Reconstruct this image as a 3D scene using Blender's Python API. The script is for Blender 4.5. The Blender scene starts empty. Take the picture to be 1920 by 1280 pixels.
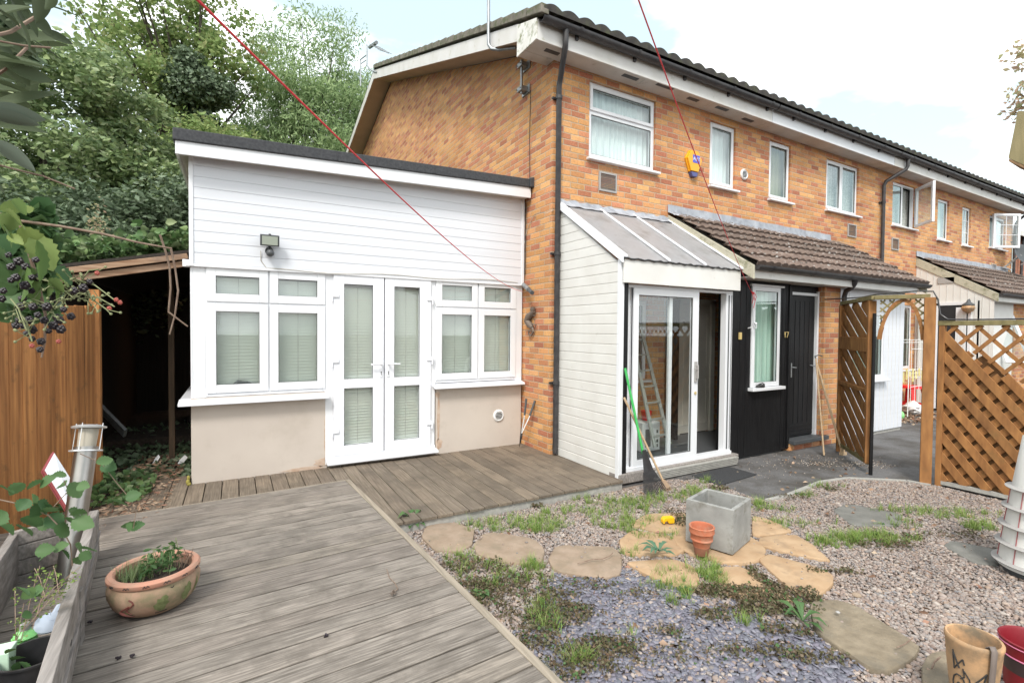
import bpy, math, random
import numpy as np
from mathutils import Vector, Matrix
random.seed(7); RS = np.random.RandomState(11)
R = math.radians
S = bpy.context.scene
COL = S.collection
# ------------------------------------------------------------------ camera
YAW, PITCH, ROLL, FPX = 0.513735, -0.023112, 0.0086417, 919.19
CAM = Vector((0, 0, 1.65))
fw = Vector((math.sin(YAW)*math.cos(PITCH), math.cos(YAW)*math.cos(PITCH), math.sin(PITCH)))
rt0 = Vector((math.cos(YAW), -math.sin(YAW), 0)); up0 = rt0.cross(fw)
rt = rt0*math.cos(ROLL) + up0*math.sin(ROLL); up = -rt0*math.sin(ROLL) + up0*math.cos(ROLL)
cd = bpy.data.cameras.new('camera'); co = bpy.data.objects.new('camera', cd); COL.objects.link(co)
cd.sensor_width = 36; cd.lens = FPX/1920*36; cd.clip_start = .05; cd.clip_end = 2000
mw = Matrix((( rt.x, up.x, -fw.x, CAM.x), (rt.y, up.y, -fw.y, CAM.y), (rt.z, up.z, -fw.z, CAM.z), (0, 0, 0, 1)))
co.matrix_world = mw; S.camera = co
def at(px, py, x=None, y=None, z=None):
    """surveyed point: where a sight line meets a real wall or ground plane"""
    d = fw + rt*((px-960)/FPX) + up*((640-py)/FPX)
    if x is not None: t = (x-CAM.x)/d.x
    elif y is not None: t = (y-CAM.y)/d.y
    else: t = (z-CAM.z)/d.z
    return CAM + d*t
# ------------------------------------------------------------------ world and sun
SUN_EL, SUN_AZ = 50, 222   # azimuth measured clockwise from +y
w = bpy.data.worlds.new('World'); S.world = w; w.use_nodes = True
nt = w.node_tree; N = nt.nodes; L = nt.links; N.clear()
sky = N.new('ShaderNodeTexSky'); sky.sky_type = 'NISHITA'; sky.sun_disc = False
sky.sun_elevation = R(SUN_EL); sky.sun_rotation = R(SUN_AZ); sky.air_density = 1.0; sky.dust_density = 2.5
tc = N.new('ShaderNodeTexCoord'); mp = N.new('ShaderNodeMapping'); mp.inputs['Scale'].default_value = (1.2, 1.2, 3.0)
mp.inputs['Location'].default_value = (.35, .1, .2)
n1 = N.new('ShaderNodeTexNoise'); n1.inputs['Scale'].default_value = 1.6; n1.inputs['Detail'].default_value = 7; n1.inputs['Roughness'].default_value = .52
cr = N.new('ShaderNodeValToRGB'); cr.color_ramp.elements[0].position = .44; cr.color_ramp.elements[1].position = .57
cr.color_ramp.elements[0].color = (.05, .05, .05, 1); cr.color_ramp.elements[1].color = (1, 1, 1, 1)
mx = N.new('ShaderNodeMixRGB'); mx.inputs['Color2'].default_value = (9.0, 9.1, 9.3, 1)
sc = N.new('ShaderNodeMixRGB'); sc.blend_type = 'MULTIPLY'; sc.inputs['Fac'].default_value = 1; sc.inputs['Color2'].default_value = (1.9, 1.8, 1.3, 1)
bg = N.new('ShaderNodeBackground'); bg.inputs['Strength'].default_value = .10
wo = N.new('ShaderNodeOutputWorld')
L.new(tc.outputs['Generated'], mp.inputs[0]); L.new(mp.outputs[0], n1.inputs[0]); L.new(n1.outputs[0], cr.inputs[0])
sk = N.new('ShaderNodeMixRGB'); sk.inputs['Fac'].default_value = .62; sk.inputs['Color2'].default_value = (4.1, 5.0, 5.4, 1)
L.new(sky.outputs[0], sc.inputs['Color1']); L.new(sc.outputs[0], sk.inputs['Color1']); L.new(sk.outputs[0], mx.inputs['Color1']); L.new(cr.outputs[0], mx.inputs['Fac'])
L.new(mx.outputs[0], bg.inputs[0]); L.new(bg.outputs[0], wo.inputs[0])
sd = bpy.data.lights.new('sun', 'SUN'); sd.energy = 1.45; sd.angle = R(14); sd.color = (1, .97, .93)
so = bpy.data.objects.new('sun', sd); COL.objects.link(so)
sdir = Vector((math.sin(R(SUN_AZ))*math.cos(R(SUN_EL)), math.cos(R(SUN_AZ))*math.cos(R(SUN_EL)), math.sin(R(SUN_EL))))
so.rotation_euler = sdir.to_track_quat('Z', 'Y').to_euler()
S.view_settings.view_transform = 'Standard'; S.view_settings.look = 'None'; S.view_settings.gamma = 1
S.view_settings.exposure = 1.18
# ------------------------------------------------------------------ materials
MATS = {}
def nodes(name):
    m = bpy.data.materials.new(name); m.use_nodes = True; MATS[name] = m
    t = m.node_tree; b = t.nodes['Principled BSDF']; return m, t, t.nodes, t.links, b
def ramp(N, stops):
    c = N.new('ShaderNodeValToRGB'); e = c.color_ramp.elements
    while len(e) > 1: e.remove(e[0])
    e[0].position = stops[0][0]; e[0].color = (*stops[0][1], 1)
    for p, col in stops[1:]:
        q = e.new(p); q.color = (*col, 1)
    return c
def pos(N, L, scale=(1, 1, 1), rotz=0, gen='geo'):
    mpn = N.new('ShaderNodeMapping'); mpn.vector_type = 'POINT'
    g = N.new('ShaderNodeNewGeometry'); L.new(g.outputs['Position'], mpn.inputs[0])
    mpn.inputs['Scale'].default_value = scale
    if rotz:
        m0 = N.new('ShaderNodeMapping'); m0.inputs['Rotation'].default_value = (0, 0, rotz)
        L.new(g.outputs['Position'], m0.inputs[0]); L.new(m0.outputs[0], mpn.inputs[0])
    return mpn.outputs[0], g
def mat(name, c1, c2=None, sc=8, rough=.7, metal=0, bump=0, bsc=60, stretch=(1, 1, 1), rotz=0, island=None, contrast=(.35, .65), spec=.5, dirt=None, dsc=3, dthr=(.5, .7), bdist=.01, trans=0, detail=5, perpiece=False):
    m, t, N, L, b = nodes(name)
    b.inputs['Roughness'].default_value = rough; b.inputs['Metallic'].default_value = metal; b.inputs['Specular IOR Level'].default_value = spec
    v, g = pos(N, L, stretch, rotz)
    off = None
    if perpiece:
        off = N.new('ShaderNodeVectorMath'); off.operation = 'SCALE'; off.inputs[0].default_value = (37, 91, 53); L.new(g.outputs['Random Per Island'], off.inputs['Scale'])
        va = N.new('ShaderNodeVectorMath'); va.operation = 'ADD'; L.new(v, va.inputs[0]); L.new(off.outputs[0], va.inputs[1]); v = va.outputs[0]
    out = None
    if c2 is not None:
        n = N.new('ShaderNodeTexNoise'); n.inputs['Scale'].default_value = sc; n.inputs['Detail'].default_value = detail; L.new(v, n.inputs[0])
        c = ramp(N, [(contrast[0], c1), (contrast[1], c2)]); L.new(n.outputs[0], c.inputs[0]); out = c.outputs[0]
    if island:
        # island: list of colours, random per piece
        k = ramp(N, [(i/max(1, len(island)-1), col) for i, col in enumerate(island)]); L.new(g.outputs['Random Per Island'], k.inputs[0])
        if out is None: out = k.outputs[0]
        else:
            mm = N.new('ShaderNodeMixRGB'); mm.blend_type = 'MULTIPLY'; mm.inputs['Fac'].default_value = 1
            L.new(out, mm.inputs['Color1']); L.new(k.outputs[0], mm.inputs['Color2']); out = mm.outputs[0]
    if dirt:
        n = N.new('ShaderNodeTexNoise'); n.inputs['Scale'].default_value = dsc; n.inputs['Detail'].default_value = 8; n.inputs['Roughness'].default_value = .65
        g2 = N.new('ShaderNodeNewGeometry'); L.new(g2.outputs['Position'], n.inputs[0])
        if off:
            o2 = N.new('ShaderNodeVectorMath'); o2.operation = 'SCALE'; o2.inputs[0].default_value = (.9, .7, .5); L.new(g2.outputs['Random Per Island'], o2.inputs['Scale'])
            v2 = N.new('ShaderNodeVectorMath'); v2.operation = 'ADD'; L.new(g2.outputs['Position'], v2.inputs[0]); L.new(o2.outputs[0], v2.inputs[1]); L.new(v2.outputs[0], n.inputs[0])
        c = ramp(N, [(dthr[0], (0, 0, 0)), (dthr[1], (1, 1, 1))]); L.new(n.outputs[0], c.inputs[0])
        mm = N.new('ShaderNodeMixRGB'); mm.inputs['Color2'].default_value = (*dirt, 1); L.new(c.outputs[0], mm.inputs['Fac'])
        if out is None: mm.inputs['Color1'].default_value = (*c1, 1)
        else: L.new(out, mm.inputs['Color1'])
        out = mm.outputs[0]
    if out is None: b.inputs['Base Color'].default_value = (*c1, 1)
    else: L.new(out, b.inputs['Base Color'])
    if bump:
        n = N.new('ShaderNodeTexNoise'); n.inputs['Scale'].default_value = bsc; n.inputs['Detail'].default_value = 4; L.new(v, n.inputs[0])
        bp = N.new('ShaderNodeBump'); bp.inputs['Strength'].default_value = bump; bp.inputs['Distance'].default_value = bdist
        L.new(n.outputs[0], bp.inputs['Height']); L.new(bp.outputs[0], b.inputs['Normal'])
    if trans:
        tr = N.new('ShaderNodeBsdfTranslucent'); ms = N.new('ShaderNodeMixShader'); ms.inputs[0].default_value = trans
        if out is None: tr.inputs[0].default_value = (*c1, 1)
        else: L.new(out, tr.inputs[0])
        o = N['Material Output']; L.new(b.outputs[0], ms.inputs[1]); L.new(tr.outputs[0], ms.inputs[2]); L.new(ms.outputs[0], o.inputs[0])
    return m
def glass(name, tint=(.97, .985, .98), refl=1.0, dust=.0):
    m, t, N, L, b = nodes(name); N.remove(b)
    tr = N.new('ShaderNodeBsdfTransparent'); tr.inputs[0].default_value = (*tint, 1)
    gl = N.new('ShaderNodeBsdfGlossy'); gl.inputs['Roughness'].default_value = .015; gl.inputs[0].default_value = (.9, .95, .95, 1)
    fr = N.new('ShaderNodeFresnel'); fr.inputs[0].default_value = 1.52
    mu = N.new('ShaderNodeMath'); mu.operation = 'MULTIPLY'; mu.inputs[1].default_value = 1.6*refl; mu.use_clamp = True
    ge = N.new('ShaderNodeNewGeometry'); sb = N.new('ShaderNodeMath'); sb.operation = 'SUBTRACT'; sb.inputs[0].default_value = 1; L.new(ge.outputs['Backfacing'], sb.inputs[1])
    m2 = N.new('ShaderNodeMath'); m2.operation = 'MULTIPLY'; L.new(sb.outputs[0], m2.inputs[1])
    ms = N.new('ShaderNodeMixShader'); L.new(fr.outputs[0], mu.inputs[0]); L.new(mu.outputs[0], m2.inputs[0]); L.new(m2.outputs[0], ms.inputs[0])
    L.new(tr.outputs[0], ms.inputs[1]); L.new(gl.outputs[0], ms.inputs[2]); L.new(ms.outputs[0], N['Material Output'].inputs[0])
    return m
def brick(name, stops, mortar=(.36, .27, .19), dark=0):
    m, t, N, L, b = nodes(name)
    g = N.new('ShaderNodeNewGeometry'); s = N.new('ShaderNodeSeparateXYZ'); L.new(g.outputs['Position'], s.inputs[0])
    def ma(op, a, bb=None, c=None, clamp=False):
        n = N.new('ShaderNodeMath'); n.operation = op; n.use_clamp = clamp
        for i, q in enumerate((a, bb, c)):
            if q is None: continue
            if isinstance(q, (int, float)): n.inputs[i].default_value = q
            else: L.new(q, n.inputs[i])
        return n.outputs[0]
    u0 = ma('ADD', s.outputs[0], s.outputs[1])
    nz = N.new('ShaderNodeTexNoise'); nz.inputs['Scale'].default_value = 14; L.new(g.outputs['Position'], nz.inputs[0])
    wob = ma('MULTIPLY', ma('SUBTRACT', nz.outputs[0], .5), .010)
    v = ma('DIVIDE', ma('ADD', s.outputs[2], wob), .075); row = ma('FLOOR', v); fv = ma('FRACT', v)
    u = ma('ADD', ma('DIVIDE', ma('ADD', u0, wob), .225), ma('MULTIPLY', ma('MODULO', row, 2), .5)); colm = ma('FLOOR', u); fu = ma('FRACT', u)
    du = ma('MULTIPLY', ma('MINIMUM', fu, ma('SUBTRACT', 1, fu)), .225)
    dv = ma('MULTIPLY', ma('MINIMUM', fv, ma('SUBTRACT', 1, fv)), .075)
    d = ma('MINIMUM', du, dv)
    mask = N.new('ShaderNodeMapRange'); mask.inputs[1].default_value = .003; mask.inputs[2].default_value = .0075; L.new(d, mask.inputs[0])
    cx = N.new('ShaderNodeCombineXYZ'); L.new(colm, cx.inputs[0]); L.new(row, cx.inputs[1])
    wn = N.new('ShaderNodeTexWhiteNoise'); wn.noise_dimensions = '3D'; L.new(cx.outputs[0], wn.inputs[0])
    big = N.new('ShaderNodeTexNoise'); big.inputs['Scale'].default_value = 1.3; L.new(g.outputs['Position'], big.inputs[0])
    val = ma('ADD', wn.outputs[0], ma('MULTIPLY', ma('SUBTRACT', big.outputs[0], .5), .35), None, True)
    c = ramp(N, stops); c.color_ramp.interpolation = 'LINEAR'; L.new(val, c.inputs[0])
    fine = N.new('ShaderNodeTexNoise'); fine.inputs['Scale'].default_value = 55; fine.inputs['Detail'].default_value = 6; fine.inputs['Roughness'].default_value = .7; L.new(g.outputs['Position'], fine.inputs[0])
    fc0 = ramp(N, [(.3, (.72, .70, .70)), (.7, (1.18, 1.16, 1.12))]); L.new(fine.outputs[0], fc0.inputs[0])
    cx2 = N.new('ShaderNodeCombineXYZ'); L.new(row, cx2.inputs[0]); L.new(colm, cx2.inputs[1]); cx2.inputs[2].default_value = 7.3
    w2 = N.new('ShaderNodeTexWhiteNoise'); w2.noise_dimensions = '3D'; L.new(cx2.outputs[0], w2.inputs[0])
    v2 = ramp(N, [(0, (.84, .82, .80)), (1, (1.13, 1.14, 1.16))]); L.new(w2.outputs[0], v2.inputs[0])
    fc = N.new('ShaderNodeMixRGB'); fc.blend_type = 'MULTIPLY'; fc.inputs[0].default_value = 1; L.new(fc0.outputs[0], fc.inputs[1]); L.new(v2.outputs[0], fc.inputs[2])
    mm = N.new('ShaderNodeMixRGB'); mm.blend_type = 'MULTIPLY'; mm.inputs[0].default_value = 1; L.new(c.outputs[0], mm.inputs[1]); L.new(fc.outputs[0], mm.inputs[2])
    md = N.new('ShaderNodeMixRGB'); md.inputs[1].default_value = (*mortar, 1); L.new(mask.outputs[0], md.inputs[0]); L.new(mm.outputs[0], md.inputs[2])
    # weather stain in large patches
    st = N.new('ShaderNodeTexNoise'); st.inputs['Scale'].default_value = .9; st.inputs['Detail'].default_value = 7; L.new(g.outputs['Position'], st.inputs[0])
    sr = ramp(N, [(.5, (1, 1, 1)), (.75, (.8, .77, .75))]); L.new(st.outputs[0], sr.inputs[0])
    m3 = N.new('ShaderNodeMixRGB'); m3.blend_type = 'MULTIPLY'; m3.inputs[0].default_value = 1; L.new(md.outputs[0], m3.inputs[1]); L.new(sr.outputs[0], m3.inputs[2])
    L.new(m3.outputs[0], b.inputs['Base Color']); b.inputs['Roughness'].default_value = .85; b.inputs['Specular IOR Level'].default_value = .25
    h = ma('ADD', mask.outputs[0], ma('MULTIPLY', fine.outputs[0], .5))
    bp = N.new('ShaderNodeBump'); bp.inputs['Strength'].default_value = .9; bp.inputs['Distance'].default_value = .006; L.new(h, bp.inputs['Height']); L.new(bp.outputs[0], b.inputs['Normal'])
    return m
brick('brick', [(0, (.45, .18, .11)), (.2, (.53, .23, .13)), (.36, (.595, .285, .135)), (.6, (.645, .335, .14)), (.82, (.675, .38, .165)), (1, (.565, .285, .15))], (.50, .40, .29))
brick('brick_red', [(0, (.40, .12, .08)), (.5, (.50, .18, .10)), (1, (.45, .2, .13))])
mat('upvc', (.75, .76, .785), (.70, .715, .745), sc=2, rough=.32, dirt=(.6, .6, .57), dsc=5, dthr=(.66, .85))
mat('upvc_bright', (.77, .785, .83), rough=.3)
mat('cladding', (.68, .70, .745), (.645, .665, .71), sc=3, rough=.38, bump=.05, bsc=50, stretch=(.1, 1, 6))
mat('cladding_cream', (.70, .695, .67), (.65, .64, .61), sc=4, rough=.45, dirt=(.45, .43, .38), dsc=7, dthr=(.66, .82))
mat('fascia', (.68, .67, .655), (.61, .595, .56), sc=3, rough=.5, dirt=(.33, .32, .2), dsc=6, dthr=(.62, .78))
mat('fascia_mossy', (.76, .75, .72), (.66, .65, .60), sc=6, rough=.6, dirt=(.20, .22, .10), dsc=11, dthr=(.5, .66))
mat('soffit', (.62, .60, .57), (.54, .51, .47), sc=4, rough=.7, dirt=(.3, .27, .22), dsc=7, dthr=(.6, .8))
mat('soffit_beige', (.55, .47, .38), (.48, .41, .33), sc=3, rough=.7)
mat('render', (.545, .485, .43), (.505, .445, .395), sc=2.2, rough=.9, bump=.25, bsc=120, dirt=(.43, .375, .32), dsc=2.6, dthr=(.52, .8), bdist=.003)
mat('render_patch', (.42, .29, .21), (.52, .42, .34), sc=14, rough=.95)
mat('felt', (.035, .037, .042), (.06, .062, .068), sc=40, rough=.85, bump=.3, bsc=200)
mat('black_plastic', (.018, .018, .02), (.03, .03, .032), sc=20, rough=.35)
mat('gutter', (.028, .027, .030), (.05, .047, .048), sc=9, rough=.45, dirt=(.09, .08, .075), dsc=14, dthr=(.55, .8))
mat('black_timber', (.006, .006, .007), (.013, .013, .014), sc=5, spec=.22, rough=.5, stretch=(12, 12, .6), bump=.25, bsc=14, dirt=(.04, .037, .034), dsc=9, dthr=(.62, .9))
mat('tile_brown', (.11, .077, .062), (.17, .125, .10), sc=9, rough=.85, bump=.4, bsc=80, dirt=(.36, .32, .30), dsc=19, dthr=(.60, .66), island=[(.8, .8, .8), (1.2, 1.15, 1.15)])
mat('tile_dark', (.055, .052, .050), (.10, .092, .085), sc=9, rough=.9, dirt=(.12, .13, .08), dsc=8, dthr=(.5, .7))
mat('tile_edge', (.15, .135, .11), (.23, .21, .175), sc=8, rough=.95, dirt=(.10, .11, .06), dsc=11, dthr=(.45, .6))
mat('lead', (.30, .32, .36), (.42, .44, .48), sc=7, rough=.55, dirt=(.22, .23, .26), dsc=9)
mat('concrete', (.24, .24, .23), (.33, .33, .315), sc=6, rough=.95, bump=.3, bsc=70, dirt=(.16, .15, .125), dsc=6.5, dthr=(.54, .72), spec=.2, bdist=.004)
mat('mortar_edge', (.42, .40, .31), (.50, .47, .38), sc=9, rough=.95, dirt=(.2, .2, .12), dsc=9, dthr=(.5, .7))
mat('poly_sheet', (.60, .59, .60), (.72, .72, .74), sc=3, rough=.22, dirt=(.42, .40, .39), dsc=3, dthr=(.45, .72), trans=.55)
mat('alu', (.75, .76, .77), rough=.35, metal=.7)
mat('steel', (.42, .40, .38), (.30, .285, .27), sc=5, rough=.32, metal=1)
mat('galv', (.40, .42, .43), (.28, .30, .31), sc=20, rough=.45, metal=.7)
mat('blind', (.88, .90, .85), (.84, .86, .81), sc=3, rough=.7)
mat('net', (.86, .92, .92), (.72, .80, .80), sc=2, rough=.9, stretch=(26, 1, .4), contrast=(.4, .6))
mat('curtain_dark', (.20, .20, .12), (.38, .38, .24), sc=2, rough=.9, stretch=(20, 1, .4))
mat('curtain_green', (.62, .80, .70), (.45, .64, .55), sc=2, rough=.9, stretch=(22, 1, .4), contrast=(.4, .6))
mat('curtain_pattern', (.30, .33, .31), (.62, .62, .60), sc=60, rough=.9)
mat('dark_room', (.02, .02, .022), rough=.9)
mat('room_wall', (.55, .50, .44), rough=.9)
mat('cream_paint', (.80, .76, .68), (.74, .70, .62), sc=5, rough=.5)
mat('rope_red', (.85, .07, .08), (.70, .04, .06), sc=200, rough=.6)
mat('terracotta', (.40, .115, .055), (.48, .16, .085), sc=12, rough=.8, dirt=(.40, .25, .18), dsc=9)
mat('terracotta_dark', (.20, .08, .045), (.28, .12, .07), sc=12, rough=.85)
mat('pot_pale', (.50, .30, .155), (.38, .24, .13), sc=7, rough=.65, dirt=(.17, .13, .085), dsc=8, dthr=(.46, .66))
mat('pot_rim', (.46, .22, .15), (.40, .24, .17), sc=14, rough=.75)
mat('pot_body', (.33, .195, .135), (.40, .265, .185), sc=5, rough=.8, bump=.3, bsc=40, dirt=(.20, .165, .095), dsc=7, dthr=(.42, .62), bdist=.004)
mat('cactus_green', (.11, .13, .045), (.17, .19, .08), sc=40, rough=.8, bump=.3)
mat('paint_red', (.17, .045, .035), (.13, .05, .04), sc=20, rough=.7)
mat('paint_black', (.03, .03, .03), rough=.7)
mat('soil', (.035, .026, .02), (.07, .052, .04), sc=30, rough=1, bump=.8, bsc=60, bdist=.03)
mat('asphalt', (.10, .097, .098), (.15, .146, .145), sc=90, rough=.9, bump=.5, bsc=220, dirt=(.065, .058, .052), dsc=2.2, dthr=(.42, .62), bdist=.004)
mat('mat_rubber', (.028, .029, .032), (.042, .043, .046), sc=300, rough=.9, bump=.5, bsc=300)
mat('kerb', (.30, .29, .27), (.38, .37, .34), sc=20, rough=.95, bump=.3)
mat('sand_slab', (.37, .245, .145), (.44, .31, .195), sc=9, rough=.95, bump=1, bsc=16, dirt=(.27, .195, .13), dsc=8, dthr=(.52, .76), bdist=.006, spec=.2)
mat('path_slab', (.25, .185, .13), (.31, .235, .175), sc=10, rough=.92, bump=1, bsc=22, dirt=(.2, .16, .11), dsc=6, dthr=(.5, .75), bdist=.006)
mat('olive_slab', (.18, .145, .10), (.25, .205, .145), sc=12, rough=.95, bump=1, bsc=25, dirt=(.15, .13, .10), dsc=5)
mat('grey_slab', (.15, .147, .132), (.20, .195, .178), sc=9, rough=.95, bump=.4)
mat('gravel', (.4, .3, .25), rough=.8, island=[(0.176, 0.130, 0.111), (0.320, 0.247, 0.210), (0.240, 0.211, 0.198), (0.384, 0.321, 0.285), (0.216, 0.165, 0.143), (0.344, 0.270, 0.230), (0.168, 0.157, 0.155), (0.432, 0.376, 0.333), (0.296, 0.211, 0.158), (0.256, 0.227, 0.214), (0.336, 0.290, 0.258), (0.200, 0.195, 0.206)], spec=.3)
mat('gravel_bed', (.20, .15, .12), (.34, .27, .22), sc=90, rough=1, bump=1, bsc=90, bdist=.01)
mat('slate', (.2, .2, .25), rough=.75, island=[(.105, .105, .13), (.185, .183, .225), (.14, .138, .17), (.24, .235, .275), (.16, .168, .195), (.205, .19, .235), (.12, .11, .135)])
mat('debris', (.3, .2, .15), rough=.9, island=[(.34, .22, .14), (.20, .11, .07), (.42, .33, .24), (.27, .12, .08)])
def leafmat(name, cols, rough=.55, trans=.3, spec=.3):
    return mat(name, cols[0], island=cols, rough=rough, trans=trans, spec=spec)
mat('litter_pale', (.3, .25, .2), rough=.9, island=[(.45, .38, .30), (.20, .13, .09), (.52, .47, .42), (.12, .09, .07)])
leafmat('leaf_grass', [(0.122, 0.216, 0.037), (0.193, 0.323, 0.064), (0.274, 0.372, 0.095), (0.143, 0.240, 0.048), (0.326, 0.383, 0.136), (0.255, 0.264, 0.095)], trans=.25)
leafmat('leaf_moss', [(0.066, 0.058, 0.034), (0.131, 0.122, 0.063), (0.163, 0.103, 0.069), (0.098, 0.103, 0.046), (0.197, 0.155, 0.103), (0.109, 0.077, 0.052), (0.087, 0.115, 0.046)], trans=.15)
leafmat('leaf_weed', [(0.064, 0.136, 0.044), (0.088, 0.168, 0.064), (0.120, 0.200, 0.064)], trans=.25)
leafmat('leaf_bluegreen', [(.07, .15, .09), (.11, .20, .12)], trans=.15)
leafmat('leaf_mid', [(0.137, 0.203, 0.082), (0.223, 0.312, 0.130), (0.326, 0.408, 0.187), (0.174, 0.259, 0.130), (0.447, 0.504, 0.295)])
leafmat('leaf_dark', [(0.064, 0.099, 0.048), (0.105, 0.155, 0.080), (0.174, 0.233, 0.142), (0.089, 0.138, 0.073)], trans=.15, spec=.5)
leafmat('leaf_light', [(0.181, 0.277, 0.088), (0.277, 0.389, 0.143), (0.347, 0.416, 0.158), (0.222, 0.319, 0.110), (0.389, 0.402, 0.190)], trans=.4)
leafmat('leaf_willow', [(0.199, 0.296, 0.127), (0.304, 0.424, 0.196), (0.400, 0.510, 0.251), (0.164, 0.243, 0.110)], trans=.35)
leafmat('leaf_ivy', [(0.069, 0.137, 0.044), (0.115, 0.212, 0.077), (0.196, 0.285, 0.109), (0.092, 0.158, 0.066), (0.276, 0.339, 0.175)], trans=.25)
leafmat('leaf_olive', [(0.051, 0.069, 0.035), (0.074, 0.098, 0.048), (0.093, 0.121, 0.065), (0.061, 0.084, 0.039)], trans=.35, spec=.25, rough=.65)
leafmat('leaf_silver', [(.13, .17, .13), (.18, .22, .17)], trans=.2)
leafmat('leaf_bramble', [(.11, .19, .05), (.15, .24, .08), (.24, .31, .09), (.13, .20, .07)], trans=.4)
leafmat('leaf_bramble_dark', [(0.057, 0.126, 0.048), (0.092, 0.168, 0.064), (0.115, 0.200, 0.080)], trans=.3)
leafmat('leaf_birch', [(0.469, 0.450, 0.244), (0.562, 0.375, 0.281), (0.413, 0.450, 0.225)], trans=.4)
mat('bark', (.10, .085, .065), (.055, .045, .035), sc=6, rough=.95, stretch=(3, 3, .6), bump=.6, bsc=18, bdist=.03)
mat('twig', (.17, .11, .08), (.26, .19, .14), sc=30, rough=.8)
mat('twig_green', (.22, .24, .12), rough=.8)
mat('berry', (.012, .010, .014), island=[(.010, .008, .012), (.025, .014, .02)], rough=.38)
mat('berry_red', (.38, .05, .04), island=[(.40, .06, .05), (.30, .10, .06)], rough=.4)
def wood(name, c1, c2, grain=(1.2, 26, 26), rotz=0, isl=((.78, .78, .78), (1.15, 1.13, 1.1)), dirt=None, dthr=(.5, .75), dsc=2.2, rough=.8, sc=2.2):
    return mat(name, c1, c2, sc=sc, rough=rough, stretch=grain, rotz=rotz, bump=.45, bsc=2.5, bdist=.006, island=[isl[0], (1, 1, 1), isl[1], (.92, .9, .9), (1.06, 1.04, 1.0)], dirt=dirt, dthr=dthr, dsc=dsc, contrast=(.3, .7), detail=9, perpiece=True)
DROT = R(3.9)
wood('deck_back', (.105, .083, .062), (.225, .182, .138), grain=(34, 1.6, 30), dirt=(.10, .08, .06), dthr=(.47, .68), dsc=2.6)
wood('deck_front', (.105, .09, .076), (.30, .265, .23), grain=(2.4, 46, 40), rotz=-DROT, dirt=(.125, .107, .09), dthr=(.48, .72), dsc=5.5, isl=((.80, .79, .78), (1.16, 1.15, 1.14)))
wood('deck_edge', (.20, .17, .13), (.34, .29, .23), grain=(30, 1.2, 30))
wood('planter_wood', (.15, .135, .125), (.33, .30, .28), grain=(30, 1.2, 16), dirt=(.13, .11, .09), dsc=4)
wood('fence_wood', (.25, .10, .032), (.53, .24, .08), grain=(16, 16, .8), isl=((.62, .58, .55), (1.2, 1.2, 1.2)), dirt=(.13, .075, .035), dthr=(.56, .76), dsc=5)
wood('shed_wood', (.20, .105, .055), (.40, .27, .18), grain=(1.5, 20, 20), dirt=(.14, .10, .08))
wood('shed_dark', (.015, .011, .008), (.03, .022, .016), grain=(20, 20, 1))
wood('shed_wood_dull', (.05, .032, .018), (.10, .062, .035), grain=(20, 20, 1))
wood('post_wood', (.13, .075, .035), (.22, .13, .06), grain=(20, 20, 1))
wood('trellis_wood', (.205, .088, .028), (.365, .172, .056), grain=(8, 8, 2.0), dirt=(.17, .10, .035), dthr=(.58, .78), dsc=4)
wood('trellis_shaded', (.12, .055, .02), (.20, .10, .035), grain=(8, 8, 2.0))  # trellis wood in a deeper brown: shade in the slat gaps put into colour
wood('trellis_green', (.15, .13, .055), (.25, .21, .10), grain=(8, 8, 2.0))
wood('handle_wood', (.36, .25, .15), (.50, .38, .25), grain=(30, 30, 2))
glass('glass'); glass('glass_bright', (.96, .985, .98), 1.7)
def plain(name, c, rough=.5, metal=0): return mat(name, c, rough=rough, metal=metal)
for n_, c_, r_ in (('green_plastic', (.04, .36, .08), .35), ('yellow_plastic', (.85, .47, .01), .4), ('red_plastic', (.75, .02, .02), .35), ('bucket_red', (.20, .010, .018), .45), ('white_plastic', (.8, .8, .8), .4),
                   ('tub_dark', (.045, .03, .032), .45), ('blue_plastic', (.04, .09, .35), .4), ('alarm_yellow', (.85, .40, .015), .35), ('alarm_blue', (.08, .09, .25), .4), ('logo_blue', (.10, .12, .55), .5),
                   ('brass', (.55, .42, .18), .35), ('straw', (.30, .21, .14), .95), ('card_white', (.72, .72, .72), .7), ('cloth_black', (.012, .012, .014), .9), ('disc_grey', (.42, .48, .58), .3),
                   ('bottle_green', (.25, .62, .22), .35), ('mint', (.60, .80, .62), .4), ('stone_grey', (.35, .34, .33), .7), ('tile_white', (.78, .80, .84), .25), ('tile_red', (.35, .08, .09), .6), ('dark_grey', (.07, .075, .08), .5),
                   ('cable_grey', (.45, .42, .36), .7), ('bag_white', (.7, .68, .68), .5), ('pink', (.55, .16, .28), .5), ('yellow_pale', (.75, .68, .30), .5), ('floodglass', (.38, .42, .36), .2), ('ornament', (.16, .125, .10), .6), ('teal', (.06, .30, .33), .5), ('moss_yellow', (.30, .26, .06), .9)):
    plain(n_, c_, r_)
plain('strap_brown', (.16, .13, .115), .7)
plain('ladder_grey', (.30, .31, .29), .5)
plain('tile_cream', (.40, .36, .29), .3)
plain('lichen_grey', (.36, .34, .32), .95)
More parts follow.
